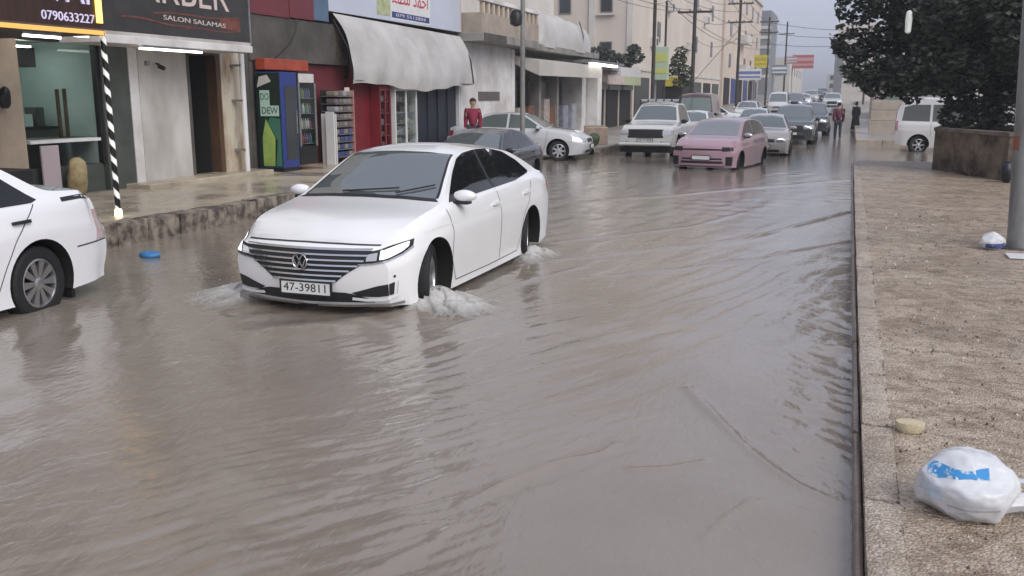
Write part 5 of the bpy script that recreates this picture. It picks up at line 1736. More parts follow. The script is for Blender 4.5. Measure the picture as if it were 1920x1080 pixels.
for k, (yy, c_) in enumerate(((34.2, (0.45, 0.42, 0.38)), (35.4, (0.25, 0.12, 0.08)), (37.4, (0.5, 0.42, 0.38)), (38.2, (0.22, 0.10, 0.06)), (40.2, (0.32, 0.32, 0.4)), (41.6, (0.42, 0.44, 0.5)))):
    h = rc.uniform(0.9, 1.6)
    small('goods_crate', mat('crate_%d' % k, c_, 0.6, var=0.4, vscale=6), ['pale crate leftmost', 'dark brown crate second', 'cream crate third', 'brown crate fourth', 'bluish crate fifth', 'grey blue crate rightmost'][k] + ' along the recessed shop front', 'crate',
          [(-12.5, -12.1, yy, yy + 0.8, 0.2, 0.2 + h)], 'crates before the recessed shop', 0.02)
a2 = thing('awning', 'flat cream awning under the concrete slab beyond the grey pole', 'awning', (-12.0, 33.4, 2.6))
mb = MB()
mb.add([(0.02, 0, 0.75), (1.0, 0, 0.55), (1.0, 0, 0.02), (0.02, 0, 0.45), (0.02, 9.2, 0.75), (1.0, 9.2, 0.62), (1.0, 9.2, 0.08), (0.02, 9.2, 0.45)],
       [(0, 1, 5, 4), (1, 2, 6, 5), (0, 3, 2, 1), (4, 5, 6, 7), (3, 7, 6, 2), (0, 4, 7, 3)])
mb.build('sheet', mat('cream_awning', (0.55, 0.52, 0.47), 0.6, var=0.15, vscale=0.8), a2)
fr = MB()
fr.tube([(0, 0.2, 0.4), (1.0, 0.2, 0.02)], 0.02, 6)
fr.build('arm', M_METAL, a2)
# white sheet bundled over the slab edge
tk = thing('sheeted_load', 'big white sheet wrapped over a load on the concrete slab', 'tarpaulin', (-11.5, 34.7, 3.83))
vs_, fs = [], []
nx, ny = 14, 24
for j in range(ny + 1):
    v = j / ny
    for i in range(nx + 1):
        u = i / nx
        hh = 1.42 * (0.96 - 0.12 * v + 0.02 * math.sin(v * 17)) * min(1, (math.sin(PI * min(v * 6, 0.5))) + 0.0) * (1 if v < 0.9 else 1 - (v - 0.9) * 1.2)
        a = u * PI * 0.62
        x = 0.10 - 1.5 * (1 - math.cos(a)) * 0.55 + 0.10 * math.sin(v * 11 + u * 3)
        z = hh * math.sin(min(a * 1.25, PI / 2)) + 0.03 * math.sin(v * 23 + u * 8) - (0.0 if u > 0.05 else 0.12)
        vs_.append((x, v * 7.8, max(z, -0.1)))
for j in range(ny):
    for i in range(nx):
        a = j * (nx + 1) + i
        fs.append((a, a + 1, a + nx + 2, a + nx + 1))
mb = MB()
mb.add(vs_, fs)
mb.add([vs_[i] for i in range(nx + 1)] + [(vs_[nx][0], 0, 0)], [tuple(range(nx + 2))])
mb.build('sheet', M_TARP, tk, smooth=True, angle=50)
rp_ = MB()
rp_.tube([(0.16, 5.9, -0.1), (0.05, 6.3, 0.7), (-0.2, 6.5, 1.3)], 0.025, 6)
rp_.build('rope', M_CONCD, tk)

# ---- low row of shops and the long beige block
b4 = thing('low_shop_row', 'low row of small shops in front of the tall beige block', 'building', (FX, 44, 0.2))
bpart('shop_wall', mat('dun_wall', (0.40, 0.35, 0.31), 0.75, var=0.3, vscale=0.8), b4, (-5, 0, -0.5, 9.8, -0.1, 2.95))
bpart('roof_slab', M_CONCM, b4, (-5, 0.5, -0.5, 9.8, 2.95, 3.15))
for k in range(3):
    d_ = bpart('shop_opening', M_DARK, b4, (0.001, 0.05, 0.4 + k * 3.1, 2.9 + k * 3.1, 0.0, 2.2))
    bpart('shutter_box', M_METAL, d_, (0.051, 0.2, 0.4 + k * 3.1, 2.9 + k * 3.1, 2.0, 2.3))
bpart('corner_pier', M_PLASTW, b4, (0.001, 0.6, -0.5, 0.3, -0.1, 2.95))
cl = thing('canopy_lamp', 'white lit canopy strip at the corner of the low shops', 'lamp', (-11.3, 40.2, 3.22))
bpart('canopy', M_METAL, cl, (-0.6, 0.5, 0, 6.2, 0.10, 0.22))
bpart('tube', M_WTUBE, cl, (0.3, 0.5, 0.2, 4.8, 0.0, 0.095))
s4 = thing('shop_sign', 'long pink and pale green sign band over the low shops', 'sign', (-11.35, 45.6, 2.45))
bpart('pink_board', mat('pink_board', (0.62, 0.52, 0.47), 0.5, var=0.2), s4, (-0.1, 0, 0, 3.4, 0, 0.45))
bpart('green_board', mat('pale_green_board', (0.50, 0.55, 0.33), 0.5, var=0.2), s4, (-0.1, 0, 3.42, 7.4, 0, 0.45))
bpart('top_sheet', mat('pale_sheet', (0.62, 0.6, 0.6), 0.6), s4, (-0.6, -0.02, 2.5, 7.4, 0.455, 0.9))

def far_windows(e, face, coords, w, h, m_fr=None):
    """windows as frame + pane parts on a wall; face: ('y', Y) facing the camera end or ('x', X) facing the street"""
    for (a, z) in coords:
        if face[0] == 'y':
            f = bpart('window', m_fr or M_CONCM, e, (a - w / 2, a + w / 2, face[1] - 0.06, face[1] - 0.001, z, z + h))
            bpart('pane', M_PANE, f, (a - w / 2 + 0.06, a + w / 2 - 0.06, face[1] - 0.075, face[1] - 0.061, z + 0.06, z + h - 0.06))
        else:
            f = bpart('window', m_fr or M_CONCM, e, (face[1] + 0.001, face[1] + 0.06, a - w / 2, a + w / 2, z, z + h))
            bpart('pane', M_PANE, f, (face[1] + 0.061, face[1] + 0.075, a - w / 2 + 0.06, a + w / 2 - 0.06, z + 0.06, z + h - 0.06))
far_windows(b1, ('x', -0.02), [(-3.5 + 3.4 * k, 4.9 + 3.0 * q) for k in range(3) for q in range(2)], 1.3, 1.4)
far_windows(b2, ('x', -0.51), [(1.6 + 3.2 * k, 6.6 + 3.0 * q) for k in range(3) for q in range(2)], 1.4, 1.5)
b5 = thing('apartment_block', 'long plain beige apartment block with few small windows', 'building', (-12.4, 55, 0.2))
bpart('main_wall', M_BEIGE, b5, (-14, 0, 0, 40, -0.2, 17.5))
bpart('corner_strip', M_BEIGE2, b5, (-2.6, -2.2, -0.12, -0.001, 0, 17.4), (-0.3, 0.05, -0.06, -0.001, 0, 17.4))
bpart('cornice', M_BEIGE2, b5, (-14.1, 0.15, -0.15, 40.1, 17.5, 17.9))
bpart('band', M_BEIGE2, b5, (0.001, 0.07, 0, 40, 3.2, 3.45))
far_windows(b5, ('y', 0.0), [(-1.55, 3.9), (-1.55, 6.5), (-4.1, 3.9), (-4.1, 6.5), (-1.55, 9.4)], 0.75, 0.95)
far_windows(b5, ('x', 0.0), [(8, 5.2), (8, 8.4), (24, 5.2), (24, 8.4), (33, 8.4), (33, 5.2)], 1.0, 1.3)
bpart('window_ledge', M_BEIGE2, b5, (-2.1, -1.0, -0.22, -0.061, 6.35, 6.45))
for k, (yy, zz) in enumerate(((60.5, 5.0), (66.0, 7.6), (74.5, 5.4), (83.0, 8.0))):
    e = thing('air_conditioner', ['nearest low', 'second', 'third', 'farthest high'][k] + ' air conditioner box on the long beige wall', 'air conditioner', (-12.39, yy, zz), 0, 'air conditioners on the beige block')
    bpart('case', M_PLASTW, e, (0, 0.35, 0, 0.85, 0, 0.6), bev=0.02)
    bpart('fan_grille', M_CONCD, e, (0.351, 0.365, 0.12, 0.6, 0.08, 0.52))
    bpart('bracket', M_METAL, e, (0, 0.36, 0.1, 0.14, -0.06, -0.001))
for k in range(7):
    o = bpart('shop_opening', M_DARK if k % 2 else M_DARKG, b5, (0.001, 0.06, 1 + k * 5.6, 5.2 + k * 5.6, 0.3, 2.8))
b6 = thing('apartment_block', 'peach apartment block beyond the beige one with stepped roof', 'building', (-12.2, 95.5, 1.0))
bpart('main_wall', M_PEACH, b6, (-14, 0, 0, 38, -0.5, 13.2))
bpart('upper_storey', M_BEIGE, b6, (-13, -1.0, 0.5, 20, 13.2, 16.0))
bpart('cornice', M_BEIGE2, b6, (-14.1, 0.25, -0.1, 38.1, 12.7, 13.0))
far_windows(b6, ('x', 0.0), [(5 + 7 * k, 3.8 + 3.2 * q) for k in range(5) for q in range(3)], 1.6, 1.4)
for bx_ in ((0.001, 1.0, 12, 17, 3.4, 4.3), (0.001, 1.0, 12, 17, 6.6, 7.5), (0.001, 1.0, 26, 31, 3.4, 4.3)):
    bpart('balcony', M_BEIGE2, b6, bx_)
for k in range(6):
    bpart('shop_opening', M_DARK if k % 2 == 0 else M_BLUE, b6, (0.001, 0.06, 1 + k * 6, 5.5 + k * 6, 0.0, 2.7))
b7 = thing('tower_block', 'narrow dark grey tower rising behind the peach block', 'building', (-13.5, 165, 1.9))
bpart('main_wall', M_GREYT, b7, (-8, 0, 0, 14, -0.5, 14.0))
bpart('ribs', M_BEIGE2, b7, *[(-8, 0.1, -0.12, -0.002, 3 + 1.6 * k, 3.5 + 1.6 * k) for k in range(6)])
b8 = thing('stone_building', 'pale stone building low under the red sign at the street end', 'building', (-11.5, 190, 2.2))
bpart('main_wall', M_BEIGE2, b8, (-14, 0, 0, 50, -0.5, 7.0))
far_windows(b8, ('x', 0.0), [(6 + 9 * k, 3.6) for k in range(5)], 2.0, 1.6)
far_windows(b8, ('y', 0.0), [(-2, 3.6), (-5, 3.6)], 1.2, 1.5)
b9 = thing('far_building', 'pale building closing the street under the open sky', 'building', (-6.5, 262, 2.3))
bpart('main_wall', mat('far_pale', (0.50, 0.50, 0.49), 0.8, var=0.2, vscale=0.3), b9, (0, 12, 0, 15, -0.5, 5.2))
far_windows(b9, ('y', 0.0), [(1.5 + 2.6 * k, 1.6 + 2.1 * q) for k in range(4) for q in range(2)], 1.1, 1.2)
b10 = thing('tall_house', 'tall pale house rising behind the tree at the right of the street', 'building', (1.2, 120, 0.9))
bpart('main_wall', M_BEIGE2, b10, (-3.2, 9, 0, 30, -0.5, 9.5))
bpart('grey_edge', M_GREYT, b10, (-3.35, -2.4, -0.1, -0.002, -0.5, 7.5))
far_windows(b10, ('y', 0.0), [(-1.2, 5.6), (1.4, 5.6), (-1.2, 2.4), (1.4, 2.4)], 1.3, 1.4)
b11 = thing('pink_house', 'low pinkish house beside the pavement behind the black robed walker', 'building', (1.4, 66, 0.25))
bpart('main_wall', mat('pinkish_render', (0.52, 0.44, 0.42), 0.8, var=0.2, vscale=0.8), b11, (0, 9, 0, 12, -0.3, 2.6))
bpart('roof_slab', M_BEIGE2, b11, (-0.2, 9.2, -0.2, 12.2, 2.6, 2.8))
dd = bpart('door', mat('green_door', (0.25, 0.33, 0.27), 0.6), b11, (0.9, 1.7, -0.05, -0.001, 0, 2.0))
bpart('handle', M_METAL, dd, (1.0, 1.05, -0.1, -0.051, 0.95, 1.05))
b12 = thing('side_street_house', 'pale house in the side street seen under the tree', 'building', (4.5, 50, 0.1))
bpart('main_wall', M_BEIGE2, b12, (0, 22, 0, 10, -0.3, 7.5))
far_windows(b12, ('y', 0.0), [(2.5 + 3.5 * k, 1.4) for k in range(5)], 1.4, 1.3)
bpart('base_band', M_CONCM, b12, (-0.05, 22, -0.06, -0.002, -0.3, 0.5))
# ------------------------------------------------------------------ trees, planter, poles
M_BARK = mat('bark', (0.06, 0.045, 0.035), 0.9, var=0.4, vscale=8, bump=0.5)
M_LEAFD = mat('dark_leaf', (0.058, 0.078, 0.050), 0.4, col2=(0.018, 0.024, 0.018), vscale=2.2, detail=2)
M_LEAFG = mat('grey_leaf', (0.075, 0.085, 0.065), 0.6, col2=(0.04, 0.05, 0.04), vscale=2.0, detail=2)
def leaves(name, clumps, per, size, m, parent, seed):
    """many leaf faces spread round clump centres: (x, y, z, r)"""
    r = np.random.default_rng(seed)
    P = []
    for (x, y, z, cr) in clumps:
        n = max(8, int(per * (cr / 0.6)**2))
        d = r.normal(size=(n, 3))
        d /= np.linalg.norm(d, axis=1)[:, None]
        rad_ = cr * (0.45 + 0.55 * r.random(n)**0.5)[:, None]
        P.append(np.array([x, y, z]) + d * rad_ * np.array([1, 1, 0.75]))
    P = np.concatenate(P)
    n = len(P)
    a = r.normal(size=(n, 3))
    a /= np.linalg.norm(a, axis=1)[:, None]
    a[:, 2] *= 0.6
    b = np.cross(a, r.normal(size=(n, 3)))
    b /= np.linalg.norm(b, axis=1)[:, None] + 1e-9
    s = size * (0.6 + 0.8 * r.random(n))[:, None]
    v = np.stack([P - a * s, P + b * s * 0.42, P + a * s, P - b * s * 0.42], 1).reshape(-1, 3)
    q = np.arange(4 * n).reshape(-1, 4)
    o = np_mesh(name, v, q, m, parent, False)
    return o
def branchy(path0, r0, ends, parent, seed, name='trunk'):
    mb = MB()
    rr = random.Random(seed)
    n = len(path0)
    mb.tube(path0, [r0 * (1 - 0.45 * i / (n - 1)) for i in range(n)], 9)
    top = V3(path0[-1])
    for e in ends:
        e = V3(e)
        s = V3(path0[rr.randrange(n // 2, n)])
        mid = s.lerp(e, 0.5) + Vector((rr.uniform(-.2, .2), rr.uniform(-.2, .2), rr.uniform(0.05, .3)))
        mb.tube([s, s.lerp(mid, 0.5) + Vector((0, 0, 0.05)), mid, e], [r0 * 0.42, r0 * 0.32, r0 * 0.22, r0 * 0.07], 6)
    return mb.build(name, M_BARK, parent, smooth=True)
tr = thing('street_tree', 'large dark evergreen tree spreading over the stone planter at right', 'tree', (3.3, 26.0, 0.55))
rt_ = random.Random(21)
cl_ = []
# crown: shell of clumps, low skirts on the left
for k in range(165):
    while True:
        u, v, w = rt_.uniform(-1, 1), rt_.uniform(-1, 1), rt_.uniform(-1, 1)
        q = u * u + v * v + w * w
        if 0.25 < q < 1:
            break
    x, y, z = u * 3.05, v * 3.0, 3.9 + w * 2.75
    if z < 1.55 and abs(x) < 1.4:
        z += 0.9
    cl_.append((x, y, z, rt_.uniform(0.42, 0.85)))
for (x, y, z, r) in [(-3.0, -0.3, 1.95, 0.6), (-2.5, -0.9, 1.75, 0.62), (-2.0, -1.2, 1.75, 0.6), (-3.3, 0, 2.6, 0.6), (-3.25, -0.4, 3.5, 0.6), (-3.35, 0.2, 4.4, 0.65), (-3.2, -0.3, 5.2, 0.65), (-1.4, -1.6, 1.72, 0.55),
                     (-0.8, -1.5, 1.85, 0.55), (2.0, -1.0, 1.9, 0.6), (2.6, -0.8, 2.3, 0.65), (1.4, -1.6, 2.3, 0.6), (-2.6, 0.2, 1.6, 0.5), (-1.9, -0.6, 1.45, 0.42), (0.2, -2.2, 2.2, 0.6), (-0.2, -2.6, 3.2, 0.7), (-1.6, -2.4, 3.2, 0.7), (1.2, -2.6, 3.6, 0.7)]:
    cl_.append((x, y, z, r))
ends = [(c[0] * 0.85, c[1] * 0.85, c[2]) for c in cl_[::7]]
branchy([(0, 0, -0.1), (0.04, 0, 0.5), (-0.03, 0.05, 1.1), (0.05, 0.02, 1.8), (0, 0, 2.7), (-0.1, 0.1, 3.8)], 0.24, ends, tr, 3)
tag(leaves('crown', cl_, 360, 0.105, M_LEAFD, tr, 5), kind='stuff')
lt = [(c[0] * 1.03, c[1] * 1.03 - 0.1, c[2] + 0.16, c[3] * 0.95) for c in cl_ if c[1] < 0.6]  # camera-side clumps repeated higher and paler: highlights put into the leaf colour
tag(leaves('crown_highlight_leaves', lt, 95, 0.105, mat('highlight_leaf', (0.12, 0.135, 0.105), 0.4, col2=(0.045, 0.056, 0.043), vscale=5, detail=2), tr, 6), kind='stuff')
# hanging lamp in the tree
hl = thing('hanging_lamp', 'slim white tube lamp hanging in front of the dark tree', 'lamp', (1.10, 23.2, 3.25))
mb = MB()
mb.lathe([(0.02, 0), (0.062, 0.03), (0.075, 0.3), (0.06, 0.46), (0.03, 0.5)], 12)
mb.build('shade', mat('white_lamp_glass', (0.75, 0.77, 0.74), 0.4, emit=(0.9, 0.95, 0.9), estr=0.12), hl, smooth=True)
mb = MB()
mb.tube([(0, 0, 0.5), (0.05, 0.3, 1.4), (0.3, 1.0, 2.4)], 0.008, 5)
mb.build('cord', M_BLACK, hl)

# stone planter
pl = thing('stone_planter', 'brown stained stone planter wall at the corner of the side street', 'wall', (0, 0, 0.0))
M_PLANT = mat('stained_brown_stone', (0.25, 0.19, 0.135), 0.8, col2=(0.050, 0.040, 0.028), vscale=1.9, bump=0.6, bscale=16, detail=8, ramp=(0.36, 0.66))
out = [(1.95, 24.40), (3.15, 21.60), (7.5, 21.6), (7.5, 26.95), (2.35, 26.95)]
inn = [(2.22, 24.46), (3.30, 21.88), (7.2, 21.88), (7.2, 26.7), (2.55, 26.7)]
mb = MB()
n = 5
rr = random.Random(8)
L = []
for k in range(n):          # wall faces as uneven sheets
    a, b = out[k], out[(k + 1) % n]
    ln = math.dist(a, b)
    nu, nv = max(2, int(ln / 0.14)), 8
    vs_, fs = [], []
    nx_, ny_ = (b[1] - a[1]) / ln, -(b[0] - a[0]) / ln
    for j in range(nv + 1):
        for i in range(nu + 1):
            t = i / nu
            am = 0.018 if 0 < i < nu and j < nv else 0
            d = rr.uniform(-am, am)
            vs_.append((a[0] + (b[0] - a[0]) * t + nx_ * d, a[1] + (b[1] - a[1]) * t + ny_ * d, 0.02 + 1.03 * j / nv))
    for j in range(nv):
        for i in range(nu):
            q = j * (nu + 1) + i
            fs.append((q, q + 1, q + nu + 2, q + nu + 1))
    mb.add(vs_, fs)
mb.build('wall', M_PLANT, pl, smooth=True, angle=60)
cp = MB()
for k in range(n):
    a, b = out[k], out[(k + 1) % n]
    c, d = inn[(k + 1) % n], inn[k]
    off = lambda p, q: (p[0] + (p[0] - q[0]) * 0.12, p[1] + (p[1] - q[1]) * 0.12)
    A, B = off(a, d), off(b, c)
    cp.add([(A[0], A[1], 1.05), (B[0], B[1], 1.05), (c[0], c[1], 1.05), (d[0], d[1], 1.05), (A[0], A[1], 1.13), (B[0], B[1], 1.13), (c[0], c[1], 1.13), (d[0], d[1], 1.13)],
           [(0, 3, 2, 1), (4, 5, 6, 7), (0, 1, 5, 4), (2, 3, 7, 6), (1, 2, 6, 5), (3, 0, 4, 7)])
cp.build('coping', mat('planter_coping', (0.24, 0.195, 0.165), 0.7, var=0.5, vscale=2.5, bump=0.3), pl)
mb = MB()
mb.add([(p[0], p[1], 0.95) for p in inn], [(0, 1, 2, 3, 4)])
mb.build('soil', M_EARTH, pl)
# shrubs in and at the foot of the planter
def shrub(label, loc, clumps, per, size, m, seed, stems=3, name='shrub'):
    e = thing(name, label, 'shrub', loc)
    mb = MB()
    r_ = random.Random(seed)
    for k in range(stems):
        c = clumps[k % len(clumps)]
        mb.tube([(r_.uniform(-.04, .04), r_.uniform(-.04, .04), -0.05), (c[0] * 0.4, c[1] * 0.4, c[2] * 0.5), (c[0], c[1], c[2])], [0.022, 0.016, 0.006], 5)
    mb.build('stem', M_BARK, e)
    tag(leaves('foliage', clumps, per, size, m, e, seed), kind='stuff')
    return e
M_LEAFY = mat('yellow_green_leaf', (0.14, 0.15, 0.05), 0.5, col2=(0.05, 0.06, 0.025), vscale=6, detail=2)
M_LEAFM = mat('mid_leaf', (0.05, 0.075, 0.032), 0.5, col2=(0.025, 0.035, 0.02), vscale=4, detail=2)
shrub('thin dark shrub in the planter close to the grey pole', (3.75, 23.0, 0.95), [(0.1, 0, 0.7, 0.28), (-0.15, 0.1, 1.0, 0.3), (0.2, 0.1, 1.35, 0.3), (0.0, -0.1, 1.8, 0.3), (0.35, 0, 2.1, 0.3)], 90, 0.06, M_LEAFD, 31, 5)
shrub('dense dark bush behind the planter wall under the tree', (3.0, 25.4, 0.95), [(-0.45, 0, 0.45, 0.5), (0.1, 0.1, 0.5, 0.55), (0.6, 0, 0.55, 0.5), (-0.1, 0.2, 0.9, 0.5), (0.5, 0.2, 1.0, 0.5), (-0.5, 0.3, 0.85, 0.4), (0.2, 0.2, 1.35, 0.5)], 520, 0.09, M_LEAFD, 36, 4)
shrub('small bright green shrub high by the grey pole', (4.3, 23.6, 0.95), [(0.05, 0, 1.3, 0.25), (0, 0.1, 0.8, 0.25)], 80, 0.06, M_LEAFY, 32, 2)
shrub('low weeds at the foot of the stone planter', (2.62, 22.6, 0.13), [(-0.25, 0.35, 0.12, 0.16), (0.0, 0.0, 0.10, 0.15), (0.2, -0.42, 0.12, 0.15), (-0.4, 0.75, 0.1, 0.13)], 130, 0.04, M_LEAFM, 33, 4)
blob('dark_bag', mat('dark_blue_bag', (0.02, 0.022, 0.035), 0.35), (0.16, 0.2, 0.22), 14, 0.2, 3, 'dark blue rubbish bag at the right end of the planter', 'bag', (3.10, 21.28, 0.31), 0.15)
# low beige wall and steps across the side street
lw = thing('stone_wall', 'low beige stone wall beyond the side street near the walkers', 'wall', (0.85, 46, 0.12))
bpart('wall_block', mat('beige_blocks', (0.46, 0.39, 0.33), 0.75, var=0.25, vscale=1.5), lw, (0, 1.45, 0, 0.3, -0.2, 0.62), bev=0.02)
bpart('wall_block', mat('beige_blocks2', (0.52, 0.44, 0.36), 0.75, var=0.25, vscale=1.5), lw, (0.05, 1.40, 0.05, 0.35, 0.64, 1.10), bev=0.02)
bpart('wall_block', mat('beige_blocks', (0.46, 0.39, 0.33), 0.75), lw, (0.05, 1.40, 0.05, 0.35, 1.12, 1.55), bev=0.02)
small('gate_panel', mat('dark_plum_gate', (0.06, 0.04, 0.05), 0.5), 'dark plum gate between beige wall and white minivan', 'gate', [(2.3, 2.95, 46.1, 46.2, 0.0, 1.75)])

# big grey pole on the right pavement
gp_ = thing('lamp_post', 'thick grey steel pole standing on the right pavement beside the small bag', 'pole', (1.96, 11.95, 0.13))
gp_.rotation_euler = (0, rad(-2.2), 0)
mb = MB()
mb.lathe([(0.13, 0), (0.13, 3.0), (0.12, 6.5)], 28)
mb.build('shaft', mat('weathered_steel', (0.30, 0.31, 0.31), 0.5, 0.25, col2=(0.19, 0.185, 0.175), vscale=2.2, stretch=(2, 2, 0.4), bump=0.1), gp_, smooth=True, angle=50)
mb = MB()
mb.lathe([(0.20, -0.01), (0.20, 0.015), (0.135, 0.02)], 24)
mb.build('base_plate', M_RIMD, gp_, smooth=True, angle=30)
mb = MB()
nseg = 10
for i in range(nseg):
    a0 = PI * 0.95 + i / nseg * 1.05
    a1 = PI * 0.95 + (i + 1) / nseg * 1.05
    z0, z1 = 1.14, 1.30
    mb.add([(0.1315 * math.cos(a0), 0.1315 * math.sin(a0), z0), (0.1315 * math.cos(a1), 0.1315 * math.sin(a1), z0), (0.1315 * math.cos(a1), 0.1315 * math.sin(a1), z1), (0.1315 * math.cos(a0), 0.1315 * math.sin(a0), z1)], [(0, 1, 2, 3)])
mb.build('rust_patch', mat('orange_rust', (0.36, 0.10, 0.05), 0.8, col2=(0.22, 0.12, 0.09), vscale=14), gp_)
small('flat_paper', M_WHITE, 'flat white paper on the pavement in front of the grey pole', 'paper', [(1.74, 2.15, 11.1, 11.42, 0.135, 0.152)], None, 0.006)

# street poles on the left, cross-arms, wires
M_POLE = mat('pole_grey', (0.28, 0.28, 0.265), 0.55, 0.2, var=0.3, vscale=3)
M_POLED = mat('pole_dark', (0.06, 0.05, 0.045), 0.7, var=0.4, vscale=3)
def pole(label, x, y, h, r, m, arms=(), z0=None, name='utility_pole'):
    z0 = zroad(y) + 0.3 if z0 is None else z0
    e = thing(name, label, 'pole', (x, y, z0))
    mb = MB()
    mb.lathe([(r, -0.1), (r * 0.8, h)], 12)
    mb.build('shaft', m, e, smooth=True, angle=50)
    for (z, w) in arms:
        a = bpart('cross_arm', M_POLED, e, (-w / 2, w / 2, -0.06, 0.06, z, z + 0.10))
        for q in (-0.45, -0.15, 0.15, 0.45):
            mb = MB()
            mb.lathe([(0.035, 0), (0.05, 0.05), (0.03, 0.12)], 8, Matrix.Translation((q * w, 0, z + 0.1)))
            mb.build('insulator', M_CONCM, a, smooth=True)
    return e
p1 = pole('pale grey pole with a dark lamp box beside the silver saloon', -8.80, 25.2, 7.0, 0.075, M_POLE, z0=0.0)
mb = MB()
mb.lathe([(0.05, 0), (0.17, 0.06), (0.19, 0.28), (0.12, 0.42), (0.05, 0.46)], 12, Matrix.Translation((-0.18, -0.05, 3.78)))
mb.build('lamp_box', M_BLACKP, p1, smooth=True)
p2 = pole('dark slim pole rising behind the green sign', -8.05, 40.0, 9.0, 0.085, M_POLED, ((7.6, 1.6),))
p3 = pole('tall brown pole with cross-arms left of the beige block', -8.0, 50.3, 8.5, 0.11, M_POLED, ((5.9, 1.8), (7.2, 1.8)))
p4 = pole('second tall pole with slanting stay wire before the beige block', -8.0, 71.0, 8.8, 0.11, M_POLED, ((6.6, 1.8), (7.9, 1.8)))
p5 = pole('far pole above the yellow sign', -8.0, 96.0, 8.5, 0.11, M_POLED, ((7.0, 1.8), (8.0, 1.8)))
p6 = pole('farthest pole near the grey tower', -8.0, 122.0, 9.5, 0.11, M_POLED, ((8.0, 1.8),))
p7 = pole('short dark pole just left of the tall brown pole', -9.6, 50.8, 6.6, 0.07, M_POLED)
p8 = pole('right-hand far pole hidden by the tree edge', 1.2, 104.0, 8.5, 0.10, M_POLED, ((7.4, 1.6),))
def wire(label, a, b, sag, r=0.012):
    a, b = V3(a), V3(b)
    pts = [a.lerp(b, t / 14) - Vector((0, 0, 4 * sag * (t / 14) * (1 - t / 14))) for t in range(15)]
    mb = MB()
    mb.tube(pts, r, 5)
    return tag(mb.build('overhead_wire', M_BLACK), label, 'wire', 'overhead wires')
zp = lambda y, h: zroad(y) + 0.3 + h
names = ['lower outer', 'lower inner', 'upper outer', 'upper inner']
for k, (dx, dz) in enumerate(((-0.6, 0), (0.6, 0), (-0.6, 1.3), (0.6, 1.3))):
    wire('%s wire from the pale grey pole to the tall brown pole' % names[k], (-8.8 + dx * 0.3, 25.2, 5.6 + dz), (-8 + dx, 50.3, zp(50.3, 6.0 + dz)), 0.35)
    wire('%s wire from the tall brown pole to the stay wire pole' % names[k], (-8 + dx, 50.3, zp(50.3, 6.0 + dz)), (-8 + dx, 71, zp(71, 6.7 + dz)), 0.4, 0.016)
    wire('%s wire from the stay wire pole to the pole above the yellow sign' % names[k], (-8 + dx, 71, zp(71, 6.7 + dz)), (-8 + dx, 96, zp(96, 7.0 + dz * 0.8)), 0.5, 0.018)
wire('slanting stay wire of the second tall pole', (-8, 71, zp(71, 6.2)), (-9.8, 55.5, zp(56, 1.2)), 0.0, 0.02)
wire('lower wire crossing the sky above the red sign', (-8, 96, zp(96, 6.0)), (1.2, 104, zp(104, 6.2)), 0.35, 0.022)
wire('middle wire crossing the sky above the red sign', (-8, 96, zp(96, 7.0)), (1.2, 104, zp(104, 6.9)), 0.3, 0.022)
wire('top wire crossing the sky above the red sign', (-8, 96, zp(96, 8.0)), (1.2, 104, zp(104, 7.5)), 0.3, 0.022)
wire('sagging wire from the dark slim pole to the balcony house', (-8.05, 40.0, zp(40, 7.6)), (-12, 36.5, 6.6), 0.2)
wire('wire from the tall brown pole to the beige block', (-8.0, 50.3, zp(50, 7.3)), (-12.4, 60, 7.6), 0.3)
wire('second sagging wire from the dark slim pole to the balcony house', (-8.05, 40.0, zp(40, 6.9)), (-12, 30.5, 6.0), 0.35)
wire('thin wire from the pale grey pole to the grocery wall', (-8.8, 25.2, 6.4), (-12.4, 22, 6.6), 0.25)
wire('low drooping wire from the stay wire pole to the beige block', (-8.0, 71, zp(71, 5.6)), (-12.4, 80, 6.4), 0.6, 0.016)
wire('high drooping wire from the stay wire pole to the beige block', (-8.0, 71, zp(71, 7.4)), (-12.4, 63, 9.0), 0.5, 0.016)
wire('wire from the pole above the yellow sign to the peach block', (-8.0, 96, zp(96, 6.4)), (-12.2, 104, 8.0), 0.4, 0.018)
wire('long low wire from the dark slim pole to the stay wire pole', (-8.05, 40, zp(40, 6.2)), (-8.0, 71, zp(71, 5.2)), 0.7, 0.016)
wire('long wire from the tall brown pole to the farthest pole', (-7.6, 50.3, zp(50, 5.2)), (-8, 122, zp(122, 7.4)), 1.2, 0.016)
# signs along the far left side
def board(label, m, x0, x1, y, z0, z1, zfoot=None, name='street_sign', stripes=None, txt=None):
    e = thing(name, label, 'sign', ((x0 + x1) / 2, y, z0))
    w = x1 - x0
    b_ = bpart('panel', m, e, (-w / 2, w / 2, -0.08, 0.08, 0, z1 - z0), bev=0.02)
    if stripes:
        bpart('stripe', stripes, b_, (-w / 2 + 0.04, w / 2 - 0.04, -0.095, -0.081, (z1 - z0) * 0.55, (z1 - z0) * 0.8))
        bpart('stripe', stripes, b_, (-w / 2 + 0.04, w / 2 - 0.04, -0.095, -0.081, (z1 - z0) * 0.2, (z1 - z0) * 0.35))
    if zfoot is not None:
        mb = MB()
        mb.lathe([(0.06, zfoot - z0), (0.06, 0.05)], 8, Matrix.Translation((-w / 2 + 0.1, 0.15, 0)))
        mb.build('post', M_POLE, e)
    else:
        bpart('bracket', M_POLED, e, (-w / 2 - 1.2, -w / 2, -0.04, 0.04, (z1 - z0) * 0.6, (z1 - z0) * 0.7))
    return e
board('pale green and yellow sign box beside the dark slim pole', mat('pale_green_sign', (0.45, 0.55, 0.42), 0.5), -8.2, -7.5, 40.6, 2.55, 3.95, 0.1, stripes=mat('lime_stripe', (0.55, 0.58, 0.18), 0.5))
